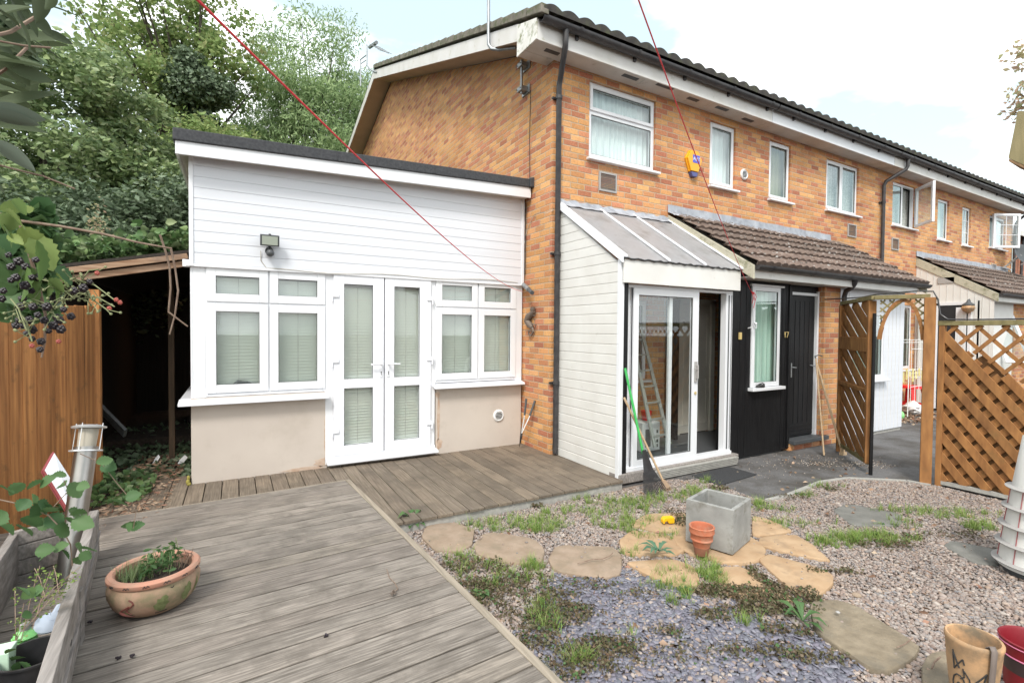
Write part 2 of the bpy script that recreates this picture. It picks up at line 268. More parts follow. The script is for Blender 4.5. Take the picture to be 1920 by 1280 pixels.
# ------------------------------------------------------------------ mesh helpers
ORG = {}
class MB:
    def __init__(s): s.v = []; s.f = []; s.M = None; s.marks = []
    def mark(s): s.marks.append((len(s.v), len(s.f)))
    def add(s, vs, fs):
        k = len(s.v)
        if s.M is not None: vs = [s.M @ Vector(p) for p in vs]
        s.v += [tuple(p) for p in vs]; s.f += [tuple(i+k for i in f) for f in fs]
        return s
    def box(s, x0, x1, y0, y1, z0, z1):
        return s.add([(x0,y0,z0),(x1,y0,z0),(x1,y1,z0),(x0,y1,z0),(x0,y0,z1),(x1,y0,z1),(x1,y1,z1),(x0,y1,z1)],
                     [(0,3,2,1),(4,5,6,7),(0,1,5,4),(1,2,6,5),(2,3,7,6),(3,0,4,7)])
    def bar(s, a, b, w, t, upv=(0,0,1)):
        a = Vector(a); b = Vector(b); d = (b-a).normalized(); u = Vector(upv)
        if abs(d.dot(u)) > .98: u = Vector((0,1,0))
        sd_ = d.cross(u).normalized(); n = sd_.cross(d).normalized()
        p = [a-sd_*w/2-n*t/2, a+sd_*w/2-n*t/2, a+sd_*w/2+n*t/2, a-sd_*w/2+n*t/2]; q = [v+(b-a) for v in p]
        return s.add(p+q, [(0,1,2,3),(7,6,5,4),(0,4,5,1),(1,5,6,2),(2,6,7,3),(3,7,4,0)])
    def prism(s, poly, vec):
        vec = Vector(vec); n = len(poly); p = [Vector(q) for q in poly]
        return s.add(p+[q+vec for q in p], [tuple(range(n))[::-1], tuple(range(n, 2*n))]+[(i,(i+1)%n,n+(i+1)%n,n+i) for i in range(n)])
    def tube(s, pts, r, n=8, cap=True):
        pts = [Vector(p) for p in pts]; m = len(pts); rr = r if isinstance(r, (list, tuple)) else [r]*m
        d0 = (pts[1]-pts[0]).normalized(); u = d0.orthogonal().normalized(); vs = []
        for i, p in enumerate(pts):
            d = (pts[min(i+1, m-1)]-pts[max(i-1, 0)]).normalized(); u = (u-d*u.dot(d)).normalized(); w_ = d.cross(u)
            vs += [p+(u*math.cos(2*math.pi*k/n)+w_*math.sin(2*math.pi*k/n))*rr[i] for k in range(n)]
        fs = [(i*n+k, i*n+(k+1)%n, (i+1)*n+(k+1)%n, (i+1)*n+k) for i in range(m-1) for k in range(n)]
        if cap: fs += [tuple(range(n))[::-1], tuple(range((m-1)*n, m*n))]
        return s.add(vs, fs)
    def lathe(s, prof, c=(0,0,0), n=32, sx=1, sy=1, closed=False):
        vs = [(c[0]+r*math.cos(2*math.pi*k/n)*sx, c[1]+r*math.sin(2*math.pi*k/n)*sy, c[2]+z) for r, z in prof for k in range(n)]
        m = len(prof); fs = [(i*n+k, i*n+(k+1)%n, (i+1)*n+(k+1)%n, (i+1)*n+k) for i in range(m-1) for k in range(n)]
        return s.add(vs, fs)
    def disc(s, c, r, n=24, nrm=(0,0,1), th=.004, sx=1):
        nrm = Vector(nrm).normalized(); u = nrm.orthogonal().normalized(); w_ = nrm.cross(u); c = Vector(c)
        p = [c+(u*math.cos(2*math.pi*k/n)*sx+w_*math.sin(2*math.pi*k/n))*r for k in range(n)]
        return s.prism(p, nrm*th)
    def sphere(s, c, r, n=10, m=6, sz=1):
        pr = [(r*math.sin(math.pi*i/m)+1e-5, -r*sz*math.cos(math.pi*i/m)) for i in range(m+1)]
        return s.lathe(pr, c, n)
    def build(s, name, material, parent=None, smooth=False, bevel=0, **kw):
        if s.marks:
            cuts = [(0, 0)]+[m for m in s.marks if m[0] > 0]+[(len(s.v), len(s.f))]; first = None
            for (v0, f0), (v1, f1) in zip(cuts[:-1], cuts[1:]):
                if v1 == v0: continue
                q = MB(); q.v = s.v[v0:v1]; q.f = [tuple(i-v0 for i in f) for f in s.f[f0:f1]]; o = q.build(name, material, parent, smooth, bevel, **kw); first = first or o
            return first
        me = bpy.data.meshes.new(name); o0 = Vector(ORG.get(parent.name, (0,0,0))) if parent else Vector((0,0,0))
        if parent is None and s.v:
            a = np.array(s.v); o0 = Vector(((a[:,0].min()+a[:,0].max())/2, (a[:,1].min()+a[:,1].max())/2, a[:,2].min()))
        me.from_pydata([tuple(Vector(v)-o0) for v in s.v], [], s.f); me.validate()
        me.materials.append(MATS[material])
        if smooth:
            me.polygons.foreach_set('use_smooth', [True]*len(me.polygons))
            try: me.set_sharp_from_angle(angle=R(38))
            except Exception: pass
        ob = bpy.data.objects.new(name, me); COL.objects.link(ob)
        if parent: ob.parent = parent; ORG[ob.name] = o0
        else: ob.location = o0; ORG[ob.name] = o0
        if bevel:
            md = ob.modifiers.new('bevel', 'BEVEL'); md.width = bevel; md.segments = 2; md.limit_method = 'ANGLE'; md.angle_limit = R(40); md.harden_normals = False
        for k_, v_ in kw.items(): ob[k_] = v_
        return ob
def thing(name, label, cat, loc, group=None):
    o = bpy.data.objects.new(name, None); COL.objects.link(o); o.location = loc; o.empty_display_size = .1
    o['label'] = label; o['category'] = cat; ORG[o.name] = Vector(loc)
    if group: o['group'] = group
    return o
def tag(o, label, cat, group=None):
    o['label'] = label; o['category'] = cat
    if group: o['group'] = group
    return o
def npmesh(name, verts, tris, material, parent=None, smooth=False, kind=None, nper=3):
    me = bpy.data.meshes.new(name); verts = np.asarray(verts, dtype=np.float32).reshape(-1, 3); tris = np.asarray(tris, dtype=np.int32).reshape(-1, nper)
    if parent: verts = verts-np.array(ORG[parent.name], dtype=np.float32)
    me.vertices.add(len(verts)); me.vertices.foreach_set('co', verts.ravel())
    me.loops.add(tris.size); me.loops.foreach_set('vertex_index', tris.ravel())
    me.polygons.add(len(tris)); me.polygons.foreach_set('loop_start', np.arange(0, tris.size, nper, dtype=np.int32))
    me.update(calc_edges=True); me.validate()
    if smooth: me.polygons.foreach_set('use_smooth', np.ones(len(me.polygons), dtype=bool))
    me.materials.append(MATS[material]); ob = bpy.data.objects.new(name, me); COL.objects.link(ob)
    if parent: ob.parent = parent; ORG[ob.name] = ORG[parent.name]
    if kind: ob['kind'] = kind
    return ob
def leaves(name, C, size, material, parent=None, kind=None, flat=.5, aspect=.5, fold=.25, axis=None, droop=0, shape='rhomb'):
    """many folded leaf blades: C (N,3) centres, size scalar/array"""
    C = np.asarray(C, dtype=np.float64); n = len(C); s = (np.ones(n)*size)*(.7+.6*RS.rand(n))
    a = RS.randn(n, 3) if axis is None else np.asarray(axis)+RS.randn(n, 3)*.5
    a[:, 2] = a[:, 2]*flat-droop; a /= np.linalg.norm(a, axis=1)[:, None]
    r = RS.randn(n, 3); r[:, 2] *= .45; b = np.cross(a, r); b /= np.linalg.norm(b, axis=1)[:, None]; c = np.cross(a, b)
    s = s[:, None]; h = b*s*aspect; up_ = c*s*fold*aspect
    if shape == 'rhomb':
        V = np.stack([C-a*s*.5, C-a*s*.02+h*.5+up_, C+a*s*.5, C-a*s*.02-h*.5+up_], 1)
        T = np.array([[0, 1, 2], [0, 2, 3]])
    else:   # six point leaf
        V = np.stack([C-a*s*.5, C-a*s*.22+h*.44+up_, C+a*s*.12+h*.42+up_, C+a*s*.5-c*s*.08, C+a*s*.12-h*.42+up_, C-a*s*.22-h*.44+up_, C-a*s*.05], 1)
        T = np.array([[0, 1, 6], [1, 2, 6], [2, 3, 6], [3, 4, 6], [4, 5, 6], [5, 0, 6]])
    k = V.shape[1]; F = (T[None]+(np.arange(n)*k)[:, None, None]).reshape(-1, 3)
    return npmesh(name, V.reshape(-1, 3), F, material, parent, kind=kind)
def inpoly(P, poly):
    x, y = P[:, 0], P[:, 1]; c = np.zeros(len(P), bool); n = len(poly)
    for i in range(n):
        x0, y0 = poly[i][:2]; x1, y1 = poly[(i+1) % n][:2]
        hit = ((y0 > y) != (y1 > y)) & (x < (x1-x0)*(y-y0)/((y1-y0) or 1e-9)+x0); c ^= hit
    return c
def smoothpoly(poly, it=2):
    p = [Vector(q[:2]) for q in poly]
    for _ in range(it):
        p = [q for i in range(len(p)) for q in (p[i]*.87+p[(i+1) % len(p)]*.13, p[i]*.13+p[(i+1) % len(p)]*.87)]
    return p
def P2(pts, z=.03): return [tuple(at(a, b, z=z)[:2]) for a, b in pts]
# ------------------------------------------------------------------ ground
b = MB(); b.box(-300, 300, -120, 500, -.40, -.03); g = b.build('ground', 'soil'); g['kind'] = 'structure'
ASPH = P2([(1140, 918), (1215, 903), (1300, 897), (1352, 910), (1400, 930), (1437, 938), (1475, 930), (1540, 905), (1590, 897), (1700, 902), (1745, 909)], 0)
ASPH = [(3.40, 4.2)] + ASPH + [(6.75, 2.3), (6.75, -1.5), (60, -1.5), (60, 4.6), (9, 5.2), (3.4, 5.2)]
b = MB(); b.prism([(x, y, -.025) for x, y in ASPH], (0, 0, .029)); o = b.build('asphalt_path', 'asphalt'); o['kind'] = 'structure'
b = MB(); b.box(.4, 6.7, -1.2, 4.0, -.028, -.012); o = b.build('gravel_bed', 'gravel_bed'); o['kind'] = 'structure'
b = MB()
kp = P2([(1437, 940), (1475, 931), (1540, 905), (1590, 898), (1700, 903), (1745, 911)], 0)
for p, q in zip(kp[:-1], kp[1:]): b.bar((*p, .005), (*q, .005), .05, .03)
o = b.build('kerb_edging', 'kerb'); o['kind'] = 'structure'
# ------------------------------------------------------------------ decking
t = thing('back_deck', 'brown weathered deck of boards running up to the white garden room', 'decking', (1.3, 4.8, 0))
b = MB(); x = -.98; RSb = random.Random(3)
while x < 3.50:
    y0 = 3.82+RSb.uniform(0, .012); y1 = 5.76 if x > -.52 else 6.1
    xe = min(x+.1365, 3.5)
    if x < .98 and x > -.98: y0 = 4.6
    zt = .10+RSb.uniform(-.0015, .0015); b.box(x, xe, y0, y1, zt-.026, zt); x += .144
b.build('deck_boards', 'deck_back', t, bevel=.003)
b = MB(); b.box(.9, 3.5, 3.845, 3.885, -.03, .071); b.build('edge_beam', 'kerb', t)
t = thing('front_deck', 'raised grey weathered deck in the foreground', 'decking', (0, 3, 0))
# local frame rotated
def dk(u, v, z): # u along boards, v away from camera from corner (.965,5.03)
    cu, su = math.cos(DROT), math.sin(DROT); return Vector((.965+u*cu-v*su*-1*-1, 5.03+u*su+v*cu, z))
b = MB(); v = 0.0; ZD = .145
while v > -4.6:
    z_ = ZD+RSb.uniform(-.0015, .0015); uL = -2.6
    p = [dk(uL, v-.1345, z_-.028), dk(-.02, v-.1345, z_-.028), dk(-.02, v, z_-.028), dk(uL, v, z_-.028)]
    b.prism(p, (0, 0, .028)); v -= .1455
b.build('deck_boards', 'deck_front', t, bevel=.003)
b = MB(); b.prism([dk(-.018, -4.6, .0), dk(.026, -4.6, .0), dk(.026, .0, .0), dk(-.018, 0, 0)], (0, 0, ZD+.002)); b.build('edge_board', 'deck_edge', t, bevel=.003)
b = MB(); b.prism([dk(-2.6, .002, .0), dk(.026, .002, .0), dk(.026, .028, .0), dk(-2.6, .028, 0)], (0, 0, ZD-.004)); b.build('back_edge_board', 'deck_edge', t, bevel=.003)
# ------------------------------------------------------------------ stepping stones
SL = []
def slab(pts, m, label, z=.024, th=.06, group=None, world=False, nm='stepping_stone'):
    p0 = [Vector(q[:2]) for q in (pts if world else P2(pts, z))]; c0 = sum(p0, Vector((0, 0)))/len(p0); p = smoothpoly([c0+(q-c0)*(1.0 if world else 1.02) for q in p0], 2); SL.append([tuple(q) for q in p])
    n = len(p); c = sum(p, Vector((0, 0)))/n; b = MB()
    rnd = random.Random(int(c.x*1000)); p = [c+(q-c)*(1+rnd.uniform(-.012, .012)) for q in p]
    ring = lambda s_, zz: [(c.x+(q.x-c.x)*s_, c.y+(q.y-c.y)*s_, zz+(rnd.uniform(-.002, .002))) for q in p]
    vs = ring(1, z-th)+ring(1.0, z-.012)+ring(.985, z-.003)+ring(.95, z)+ring(.5, z+.001)+[(c.x, c.y, z)]
    fs = []
    for k in range(4): fs += [(k*n+i, k*n+(i+1) % n, (k+1)*n+(i+1) % n, (k+1)*n+i) for i in range(n)]
    fs += [(4*n+i, 4*n+(i+1) % n, 5*n) for i in range(n)]
    b.add(vs, fs); o = b.build(nm, m, None, smooth=True); tag(o, label, 'stone slab', group); return o
slab([(790,1005),(800,982),(850,978),(890,990),(885,1020),(860,1033),(815,1030)], 'path_slab', 'flat stepping stone nearest the corner where the two decks meet')
slab([(888,1020),(905,1000),(930,997),(1000,1008),(1022,1030),(1015,1052),(960,1055),(895,1038)], 'path_slab', 'middle one of the three path stones leading from deck to stone circle')
slab([(1028,1045),(1045,1020),(1150,1024),(1165,1040),(1163,1075),(1130,1082),(1040,1068)], 'path_slab', 'stepping stone with a thin brown twig lying across it')
slab([(1518,1128),(1560,1122),(1600,1130),(1725,1208),(1715,1230),(1665,1256),(1625,1245),(1530,1180)], 'olive_slab', 'big olive grey slab in the gravel in front of the patterned clay pot', z=.03)
slab([(1728,1250),(1740,1225),(1770,1218),(1810,1225),(1840,1260),(1830,1300),(1760,1310),(1730,1285)], 'olive_slab', 'small rounded slab partly under the patterned clay pot', z=.03)
slab([(1560,955),(1590,943),(1690,962),(1690,985),(1600,985)], 'grey_slab', 'flat grey slab sunk in far gravel near the trellis gate', z=.012)
slab([(1768,1022),(1785,1012),(1875,1030),(1875,1060),(1830,1055)], 'grey_slab', 'dark grey slab beside the ribbed white container', z=.012)
CC = Vector((3.235, 2.475))
def pxpoly(pts): return P2(pts, .035)
G8 = 'wedge stones of the paved circle'
wedges = [([(1160,1012),(1185,992),(1262,1003),(1285,1030),(1262,1040),(1170,1038)], 'wedge stone of the paved circle just left of the terracotta pot, with a rosette weed'),
 ([(1172,1052),(1262,1046),(1300,1060),(1312,1082),(1300,1112),(1205,1072)], 'wedge stone of the paved circle with a blue green weed at its upper edge'),
 ([(1345,1063),(1385,1060),(1400,1066),(1492,1122),(1470,1126),(1350,1112)], 'wedge stone at the front of the paved circle, bordered by low brown weed'),
 ([(1422,1048),(1438,1036),(1520,1058),(1562,1075),(1562,1092),(1540,1112),(1498,1112),(1470,1092)], 'large rounded wedge stone at the right front of the paved circle'),
 ([(1420,1020),(1425,1006),(1490,1000),(1525,1020),(1560,1052),(1480,1036)], 'wedge stone on the right side of the paved circle'),
 ([(1410,1000),(1411,965),(1440,972),(1490,995),(1425,1004)], 'wedge stone of the circle just right of the concrete planter'),
 ([(1180,982),(1212,962),(1290,960),(1288,995),(1230,996)], 'wedge stone under the yellow plastic toy')]
for pts, lb in wedges: slab(pts, 'sand_slab', lb, group=G8)
slab([(CC.x+.335*math.cos(a)*1.0, CC.y+.335*math.sin(a)) for a in [k*math.pi/8 for k in range(16)]], 'sand_slab', 'round centre stone carrying the concrete planter and terracotta pot', world=True, z=.03)
# ------------------------------------------------------------------ gravel, slate, grass
def ico(sub):
    import bmesh
    bm = bmesh.new(); bmesh.ops.create_icosphere(bm, subdivisions=sub, radius=1); v = np.array([p.co[:] for p in bm.verts]); f = np.array([[q.index for q in t_.verts] for t_ in bm.faces]); bm.free(); return v, f
def stones(name, P, r, sub, material, flat=.6):
    v, f = ico(sub); n = len(P); k = len(v)
    sx = r*(.8+.5*RS.rand(n)); sy = r*(.65+.45*RS.rand(n)); sz = r*(flat*(.7+.5*RS.rand(n)))
    base = v[None]*(1+.10*RS.randn(n, k, 1)) if sub < 2 else v[None]*(1+.04*RS.randn(n, k, 1))
    V = base*np.stack([sx, sy, sz], 1)[:, None, :]
    tx = RS.randn(n)*.35; c, s_ = np.cos(tx), np.sin(tx); y = V[..., 1]*c[:, None]-V[..., 2]*s_[:, None]; z = V[..., 1]*s_[:, None]+V[..., 2]*c[:, None]
    a = RS.rand(n)*6.283; ca, sa = np.cos(a)[:, None], np.sin(a)[:, None]; x = V[..., 0]
    V = np.stack([x*ca-y*sa, x*sa+y*ca, z], -1)+P[:, None, :]
    F = f[None]+(np.arange(n)*k)[:, None, None]
    return npmesh(name, V.reshape(-1, 3), F.reshape(-1, 3), material, smooth=True, kind='stuff')
def vnoise(P, s, seed):
    r = np.random.RandomState(seed); G = r.rand(64, 64); x = P[:, 0]*s+20; y = P[:, 1]*s+20
    xi = np.floor(x).astype(int); yi = np.floor(y).astype(int); fx = x-xi; fy = y-yi; fx = fx*fx*(3-2*fx); fy = fy*fy*(3-2*fy)
    g_ = lambda a, b_: G[a % 64, b_ % 64]
    return g_(xi, yi)*(1-fx)*(1-fy)+g_(xi+1, yi)*fx*(1-fy)+g_(xi, yi+1)*(1-fx)*fy+g_(xi+1, yi+1)*fx*fy
n = 175000
P = np.stack([RS.uniform(.95, 6.62, n), RS.uniform(.35, 3.84, n), np.zeros(n)], 1)
d = P[:, 0]*.4915+P[:, 1]*.871; lat = P[:, 0]*.871-P[:, 1]*.4915
vis = (np.abs(lat) < d*1.09) & (d > 1.9)
edge = 1.0-(P[:, 1]-5.03)*.0685; keep = vis & (P[:, 0] > edge+.02) & ~inpoly(P, ASPH)
onslab = np.zeros(n, bool)
for s_ in SL: onslab |= inpoly(P, s_)
keep &= ~onslab | (RS.rand(n) < .0025)
P[onslab, 2] = .034
keep &= ~((P[:, 0] > 4.3) & (P[:, 1] > 3.75))
P = P[keep]; d = d[keep]
SZ = P2([(1180,1072),(1040,1085),(1010,1120),(985,1200),(1060,1300),(1620,1330),(1600,1240),(1500,1180),(1380,1150),(1290,1110)], 0)
inS = inpoly(P+np.stack([RS.randn(len(P))*.05, RS.randn(len(P))*.05, np.zeros(len(P))], 1), SZ)
P[:, 2] += np.where(P[:, 2] > .01, -.006, RS.uniform(-.010, .005, len(P))+.010*vnoise(P, 2, 5))
r = np.clip(.0088*np.exp(RS.randn(len(P))*.32), .005, .019)
thin = inS & (RS.rand(len(P)) < .60); P2_, r2, d2 = P[~thin], r[~thin], d[~thin]
near = d2 < 3.1
stones('gravel', P2_[near], r2[near], 2 if near.sum() < 25000 else 1, 'gravel'); stones('gravel', P2_[~near], r2[~near], 1, 'gravel')
# slate chips: flat broken pieces
m_ = inS & (RS.rand(len(P)) < .42); Q = P[m_].copy(); n = len(Q); Q[:, 2] = RS.uniform(0, .012, n)
ang = np.sort(RS.rand(n, 5)*.8+np.arange(5)*1.2566, axis=1); rad = (.009+.015*RS.rand(n, 1)**1.5)*(.6+.7*RS.rand(n, 5))
xy = np.stack([np.cos(ang)*rad*1.4, np.sin(ang)*rad*.85], -1); rot = RS.rand(n)*6.283
X = xy[..., 0]*np.cos(rot)[:, None]-xy[..., 1]*np.sin(rot)[:, None]; Y = xy[..., 0]*np.sin(rot)[:, None]+xy[..., 1]*np.cos(rot)[:, None]
tl = RS.randn(n, 2)*.22; Zt = X*tl[:, :1]+Y*tl[:, 1:]; th = .004
V = np.concatenate([np.stack([X, Y, Zt], -1), np.stack([X, Y, Zt+th], -1)], 1)+Q[:, None, :]
T = [[5,6,7],[5,7,8],[5,8,9]]+sum([[[i,(i+1) % 5,5+(i+1) % 5],[i,5+(i+1) % 5,5+i]] for i in range(5)], [])
npmesh('slate_chippings', V.reshape(-1, 3), (np.array(T)[None]+(np.arange(n)*10)[:, None, None]).reshape(-1, 3), 'slate', kind='stuff')
# grass blades
def blades(name, C, h, material, wdt=.004, kind='stuff', parent=None, lean=.5):
    n = len(C); a = RS.rand(n)*6.283; l = RS.rand(n)*lean; hh = h*(.5+.8*RS.rand(n)); dx, dy = np.cos(a)*l*hh, np.sin(a)*l*hh
    px, py = -np.sin(a)*wdt/2, np.cos(a)*wdt/2
    Z = np.zeros(n); B = np.asarray(C)
    V = np.stack([B+np.stack([px, py, Z], 1), B-np.stack([px, py, Z], 1), B+np.stack([dx*.4-px*.8, dy*.4-py*.8, hh*.6], 1), B+np.stack([dx*.4+px*.8, dy*.4+py*.8, hh*.6], 1), B+np.stack([dx, dy, hh*.95], 1)], 1)
    T = np.array([[0, 1, 2], [0, 2, 3], [3, 2, 4]])
    return npmesh(name, V.reshape(-1, 3), (T[None]+(np.arange(n)*5)[:, None, None]).reshape(-1, 3), material, parent, kind=kind)
def patch(px, py, rx, ry, n):
    """scatter points inside an ellipse of the ground surveyed around a point; rx across, ry away (metres)"""
    c = at(px, py, z=0); a = RS.rand(n)*6.283; q = np.sqrt(RS.rand(n))*(.75+.5*RS.rand(n)); u, v_ = np.cos(a)*q*rx, np.sin(a)*q*ry
    cu, su = .871, -.4915
    pts = np.stack([c.x+u*cu+v_*.4915, c.y+u*su+v_*.871, np.zeros(n)], 1)
    keep = (pts[:, 0] > 1.04-(pts[:, 1]-5.03)*.0685) & (pts[:, 1] < 4.2)
    keep &= (vnoise(pts, 9, 77)*.5+vnoise(pts, 21, 78)*.3+RS.rand(n)*.2) > .40+.30*(q-.55)
    return pts[keep]
GP = [(965,985,.42,.16,700),(1010,990,.2,.12,400),(1090,925,.12,.06,160),(1090,935,.2,.1,160),(1120,960,.5,.14,800),(1180,985,.3,.2,800),(1170,945,.35,.12,600),(1230,938,.3,.08,400),(1290,930,.3,.1,350),(1330,905,.12,.1,120),(1310,920,.15,.08,150),
      (1230,1010,.2,.06,200),(1000,1065,.1,.05,130),(980,1090,.25,.12,250),(950,1065,.2,.1,200),(870,1055,.12,.1,160),(880,1100,.15,.2,150),(1010,1170,.09,.06,150),(1020,1145,.07,.06,90),(1090,1245,.1,.05,90),(1265,1105,.16,.08,330),(1335,1085,.07,.12,230),(1330,1060,.05,.1,120),
      (1410,1170,.08,.04,90),(1425,945,.1,.05,100),(1445,955,.25,.09,240),(1480,985,.35,.1,350),(1600,1012,.3,.13,650),(1560,1020,.25,.10,420),(1660,1010,.3,.08,260),(1760,965,.5,.12,500),(1830,990,.2,.08,260),(1700,985,.3,.08,170),(1550,915,.2,.06,90),(1510,930,.15,.05,90),(1300,1080,.25,.06,220),(1260,1130,.1,.05,90),(1100,1190,.3,.05,60),(1700,960,.35,.1,130),(1180,1040,.08,.05,70)]
Tc = np.concatenate([patch(a, b_, c_*1.1, d_*1.25, max(6, int(n_*.20))) for a, b_, c_, d_, n_ in GP])
k_ = RS.randint(5, 22, len(Tc)); Tb = np.repeat(Tc, k_, axis=0); Tb[:, :2] += RS.randn(len(Tb), 2)*np.repeat(RS.uniform(.004, .014, len(Tc)), k_)[:, None]
blades('grass', Tb, np.repeat(RS.uniform(.03, .085, len(Tc)), k_), 'leaf_grass', wdt=.003, lean=1.25)
MP = [(960,950,.12,.06,350),(1010,950,.2,.06,500),(900,1065,.25,.12,600),(960,1110,.35,.22,1500),(1050,1160,.25,.12,900),(900,1110,.15,.15,450),(1000,1200,.2,.12,600),(1080,1140,.12,.06,300),(1140,1230,.22,.14,1500),(1050,1260,.2,.1,500),(1400,1120,.3,.07,900),(1440,1145,.3,.10,1300),(1350,1110,.25,.06,600),(1480,1130,.2,.08,600),(1510,1120,.15,.07,450),(1420,1085,.06,.14,420),(1460,1110,.08,.08,250),(1270,970,.12,.16,400),(1280,985,.08,.1,250),(1480,1185,.2,.07,400),(1440,1230,.25,.08,450),(1540,1240,.15,.06,250),(1340,1160,.12,.07,260),(1250,1190,.1,.05,120),(1350,918,.12,.05,160),(1560,1075,.18,.05,280),(1560,920,.1,.06,100),(1480,935,.2,.06,120),(1650,1025,.3,.08,300),(1700,1010,.2,.05,150),(1040,1120,.2,.08,350),(1110,1100,.2,.07,180),(1200,1120,.2,.06,150),(1300,1230,.3,.08,180),(990,1165,.2,.2,500),(1780,1005,.3,.08,150)]
C = np.concatenate([patch(a, b_, c_, d_, int(n_*1.1)) for a, b_, c_, d_, n_ in MP]); C[:, 2] = RS.uniform(.008, .045, len(C))
leaves('ground_cover', C, .018, 'leaf_moss', kind='stuff', aspect=.8, fold=.2, flat=.5)
C = np.concatenate([patch(a, b_, c_, d_, int(n_*.045)) for a, b_, c_, d_, n_ in MP+GP]); C[:, 2] = RS.uniform(.012, .05, len(C))
leaves('clover', C, .022, 'leaf_weed', kind='stuff', aspect=.8, fold=.2, flat=.4)
C = np.stack([RS.uniform(1.2, 6.4, 260), RS.uniform(1, 3.8, 260), RS.uniform(.01, .022, 260)], 1)
leaves('leaf_litter', C, .045, 'debris', kind='stuff', aspect=.6, flat=.15)
C = np.concatenate([patch(1330, 890, .9, .3, 120), patch(1540, 865, .9, .35, 500), patch(1600, 872, .6, .15, 400), patch(1480, 880, 1.2, .5, 200)]); C[:, 2] = .009
leaves('path_litter', C, .015, 'litter_pale', kind='stuff', aspect=.8, flat=.1)
# rosette weeds
def rosette(px, py, ln, n, m, label, z=.01, w_=.22, lift=.5):
    c = at(px, py, z=z); b = MB(); rd = random.Random(px)
    for k in range(n):
        a = 6.283*k/n+rd.uniform(-.3, .3); l = ln*rd.uniform(.65, 1.1); d_ = Vector((math.cos(a), math.sin(a), 0)); s_ = Vector((-d_.y, d_.x, 0)); lf = rd.uniform(.15, 1)*lift; vs = []
        prof = [(0, .12), (.2, .45), (.4, .8), (.6, 1), (.8, .75), (1, .05)]
        for i, (t_, q) in enumerate(prof):
            q *= (1.25 if i % 2 else .85)
            p = c+d_*l*t_+Vector((0, 0, .012+lf*l*math.sin(t_*2.4)*.8)); hw = l*w_*q*.5
            vs += [p-s_*hw+Vector((0, 0, hw*.3)), p, p+s_*hw+Vector((0, 0, hw*.3))]
        b.add(vs, [f for i in range(5) for f in ((i*3, i*3+1, i*3+4, i*3+3), (i*3+1, i*3+2, i*3+5, i*3+4))])
    return tag(b.build('rosette_weed', m, None, smooth=True), label, 'weed')
rosette(1235, 1036, .15, 11, 'leaf_bluegreen', 'blue green toothed rosette weed on the paved circle', z=.045)
rosette(1505, 1168, .15, 10, 'leaf_weed', 'bright green spear leaved weed beside the big olive slab', w_=.2, lift=.9)
rosette(775, 985, .15, 14, 'leaf_weed', 'leafy green weed in the corner between the two decks', w_=.3, lift=1.1)
rosette(905, 1118, .07, 8, 'leaf_weed', 'small weed growing against the edge of the front deck', w_=.5)
# ------------------------------------------------------------------ walls and windows
def wall_holes(b, x0, x1, z0, z1, y, holes, depth=.10):
    """front skin facing -y with real openings and reveals"""
    xs = sorted({x0, x1, *[h[0] for h in holes], *[h[1] for h in holes]}); zs = sorted({z0, z1, *[h[2] for h in holes], *[h[3] for h in holes]})
    for i in range(len(xs)-1):
        for k in range(len(zs)-1):
            mx_, mz_ = (xs[i]+xs[i+1])/2, (zs[k]+zs[k+1])/2
            if any(h[0] < mx_ < h[1] and h[2] < mz_ < h[3] for h in holes): continue
            b.add([(xs[i], y, zs[k]), (xs[i+1], y, zs[k]), (xs[i+1], y, zs[k+1]), (xs[i], y, zs[k+1])], [(0, 1, 2, 3)])
    for h in holes:
        a, c, e, f = h
        b.add([(a,y,e),(a,y,f),(a,y+depth,f),(a,y+depth,e)], [(0,1,2,3)]); b.add([(c,y,e),(c,y+depth,e),(c,y+depth,f),(c,y,f)], [(0,1,2,3)])
        b.add([(a,y,f),(c,y,f),(c,y+depth,f),(a,y+depth,f)], [(0,1,2,3)]); b.add([(a,y,e),(a,y+depth,e),(c,y+depth,e),(c,y,e)], [(0,1,2,3)])
def ringf(b, x0, x1, z0, z1, w_, y0, y1):
    b.box(x0, x0+w_, y0, y1, z0, z1); b.box(x1-w_, x1, y0, y1, z0, z1); b.box(x0+w_, x1-w_, y0, y1, z1-w_, z1); b.box(x0+w_, x1-w_, y0, y1, z0, z0+w_)
def xm(b, M_): b.M = M_; return b
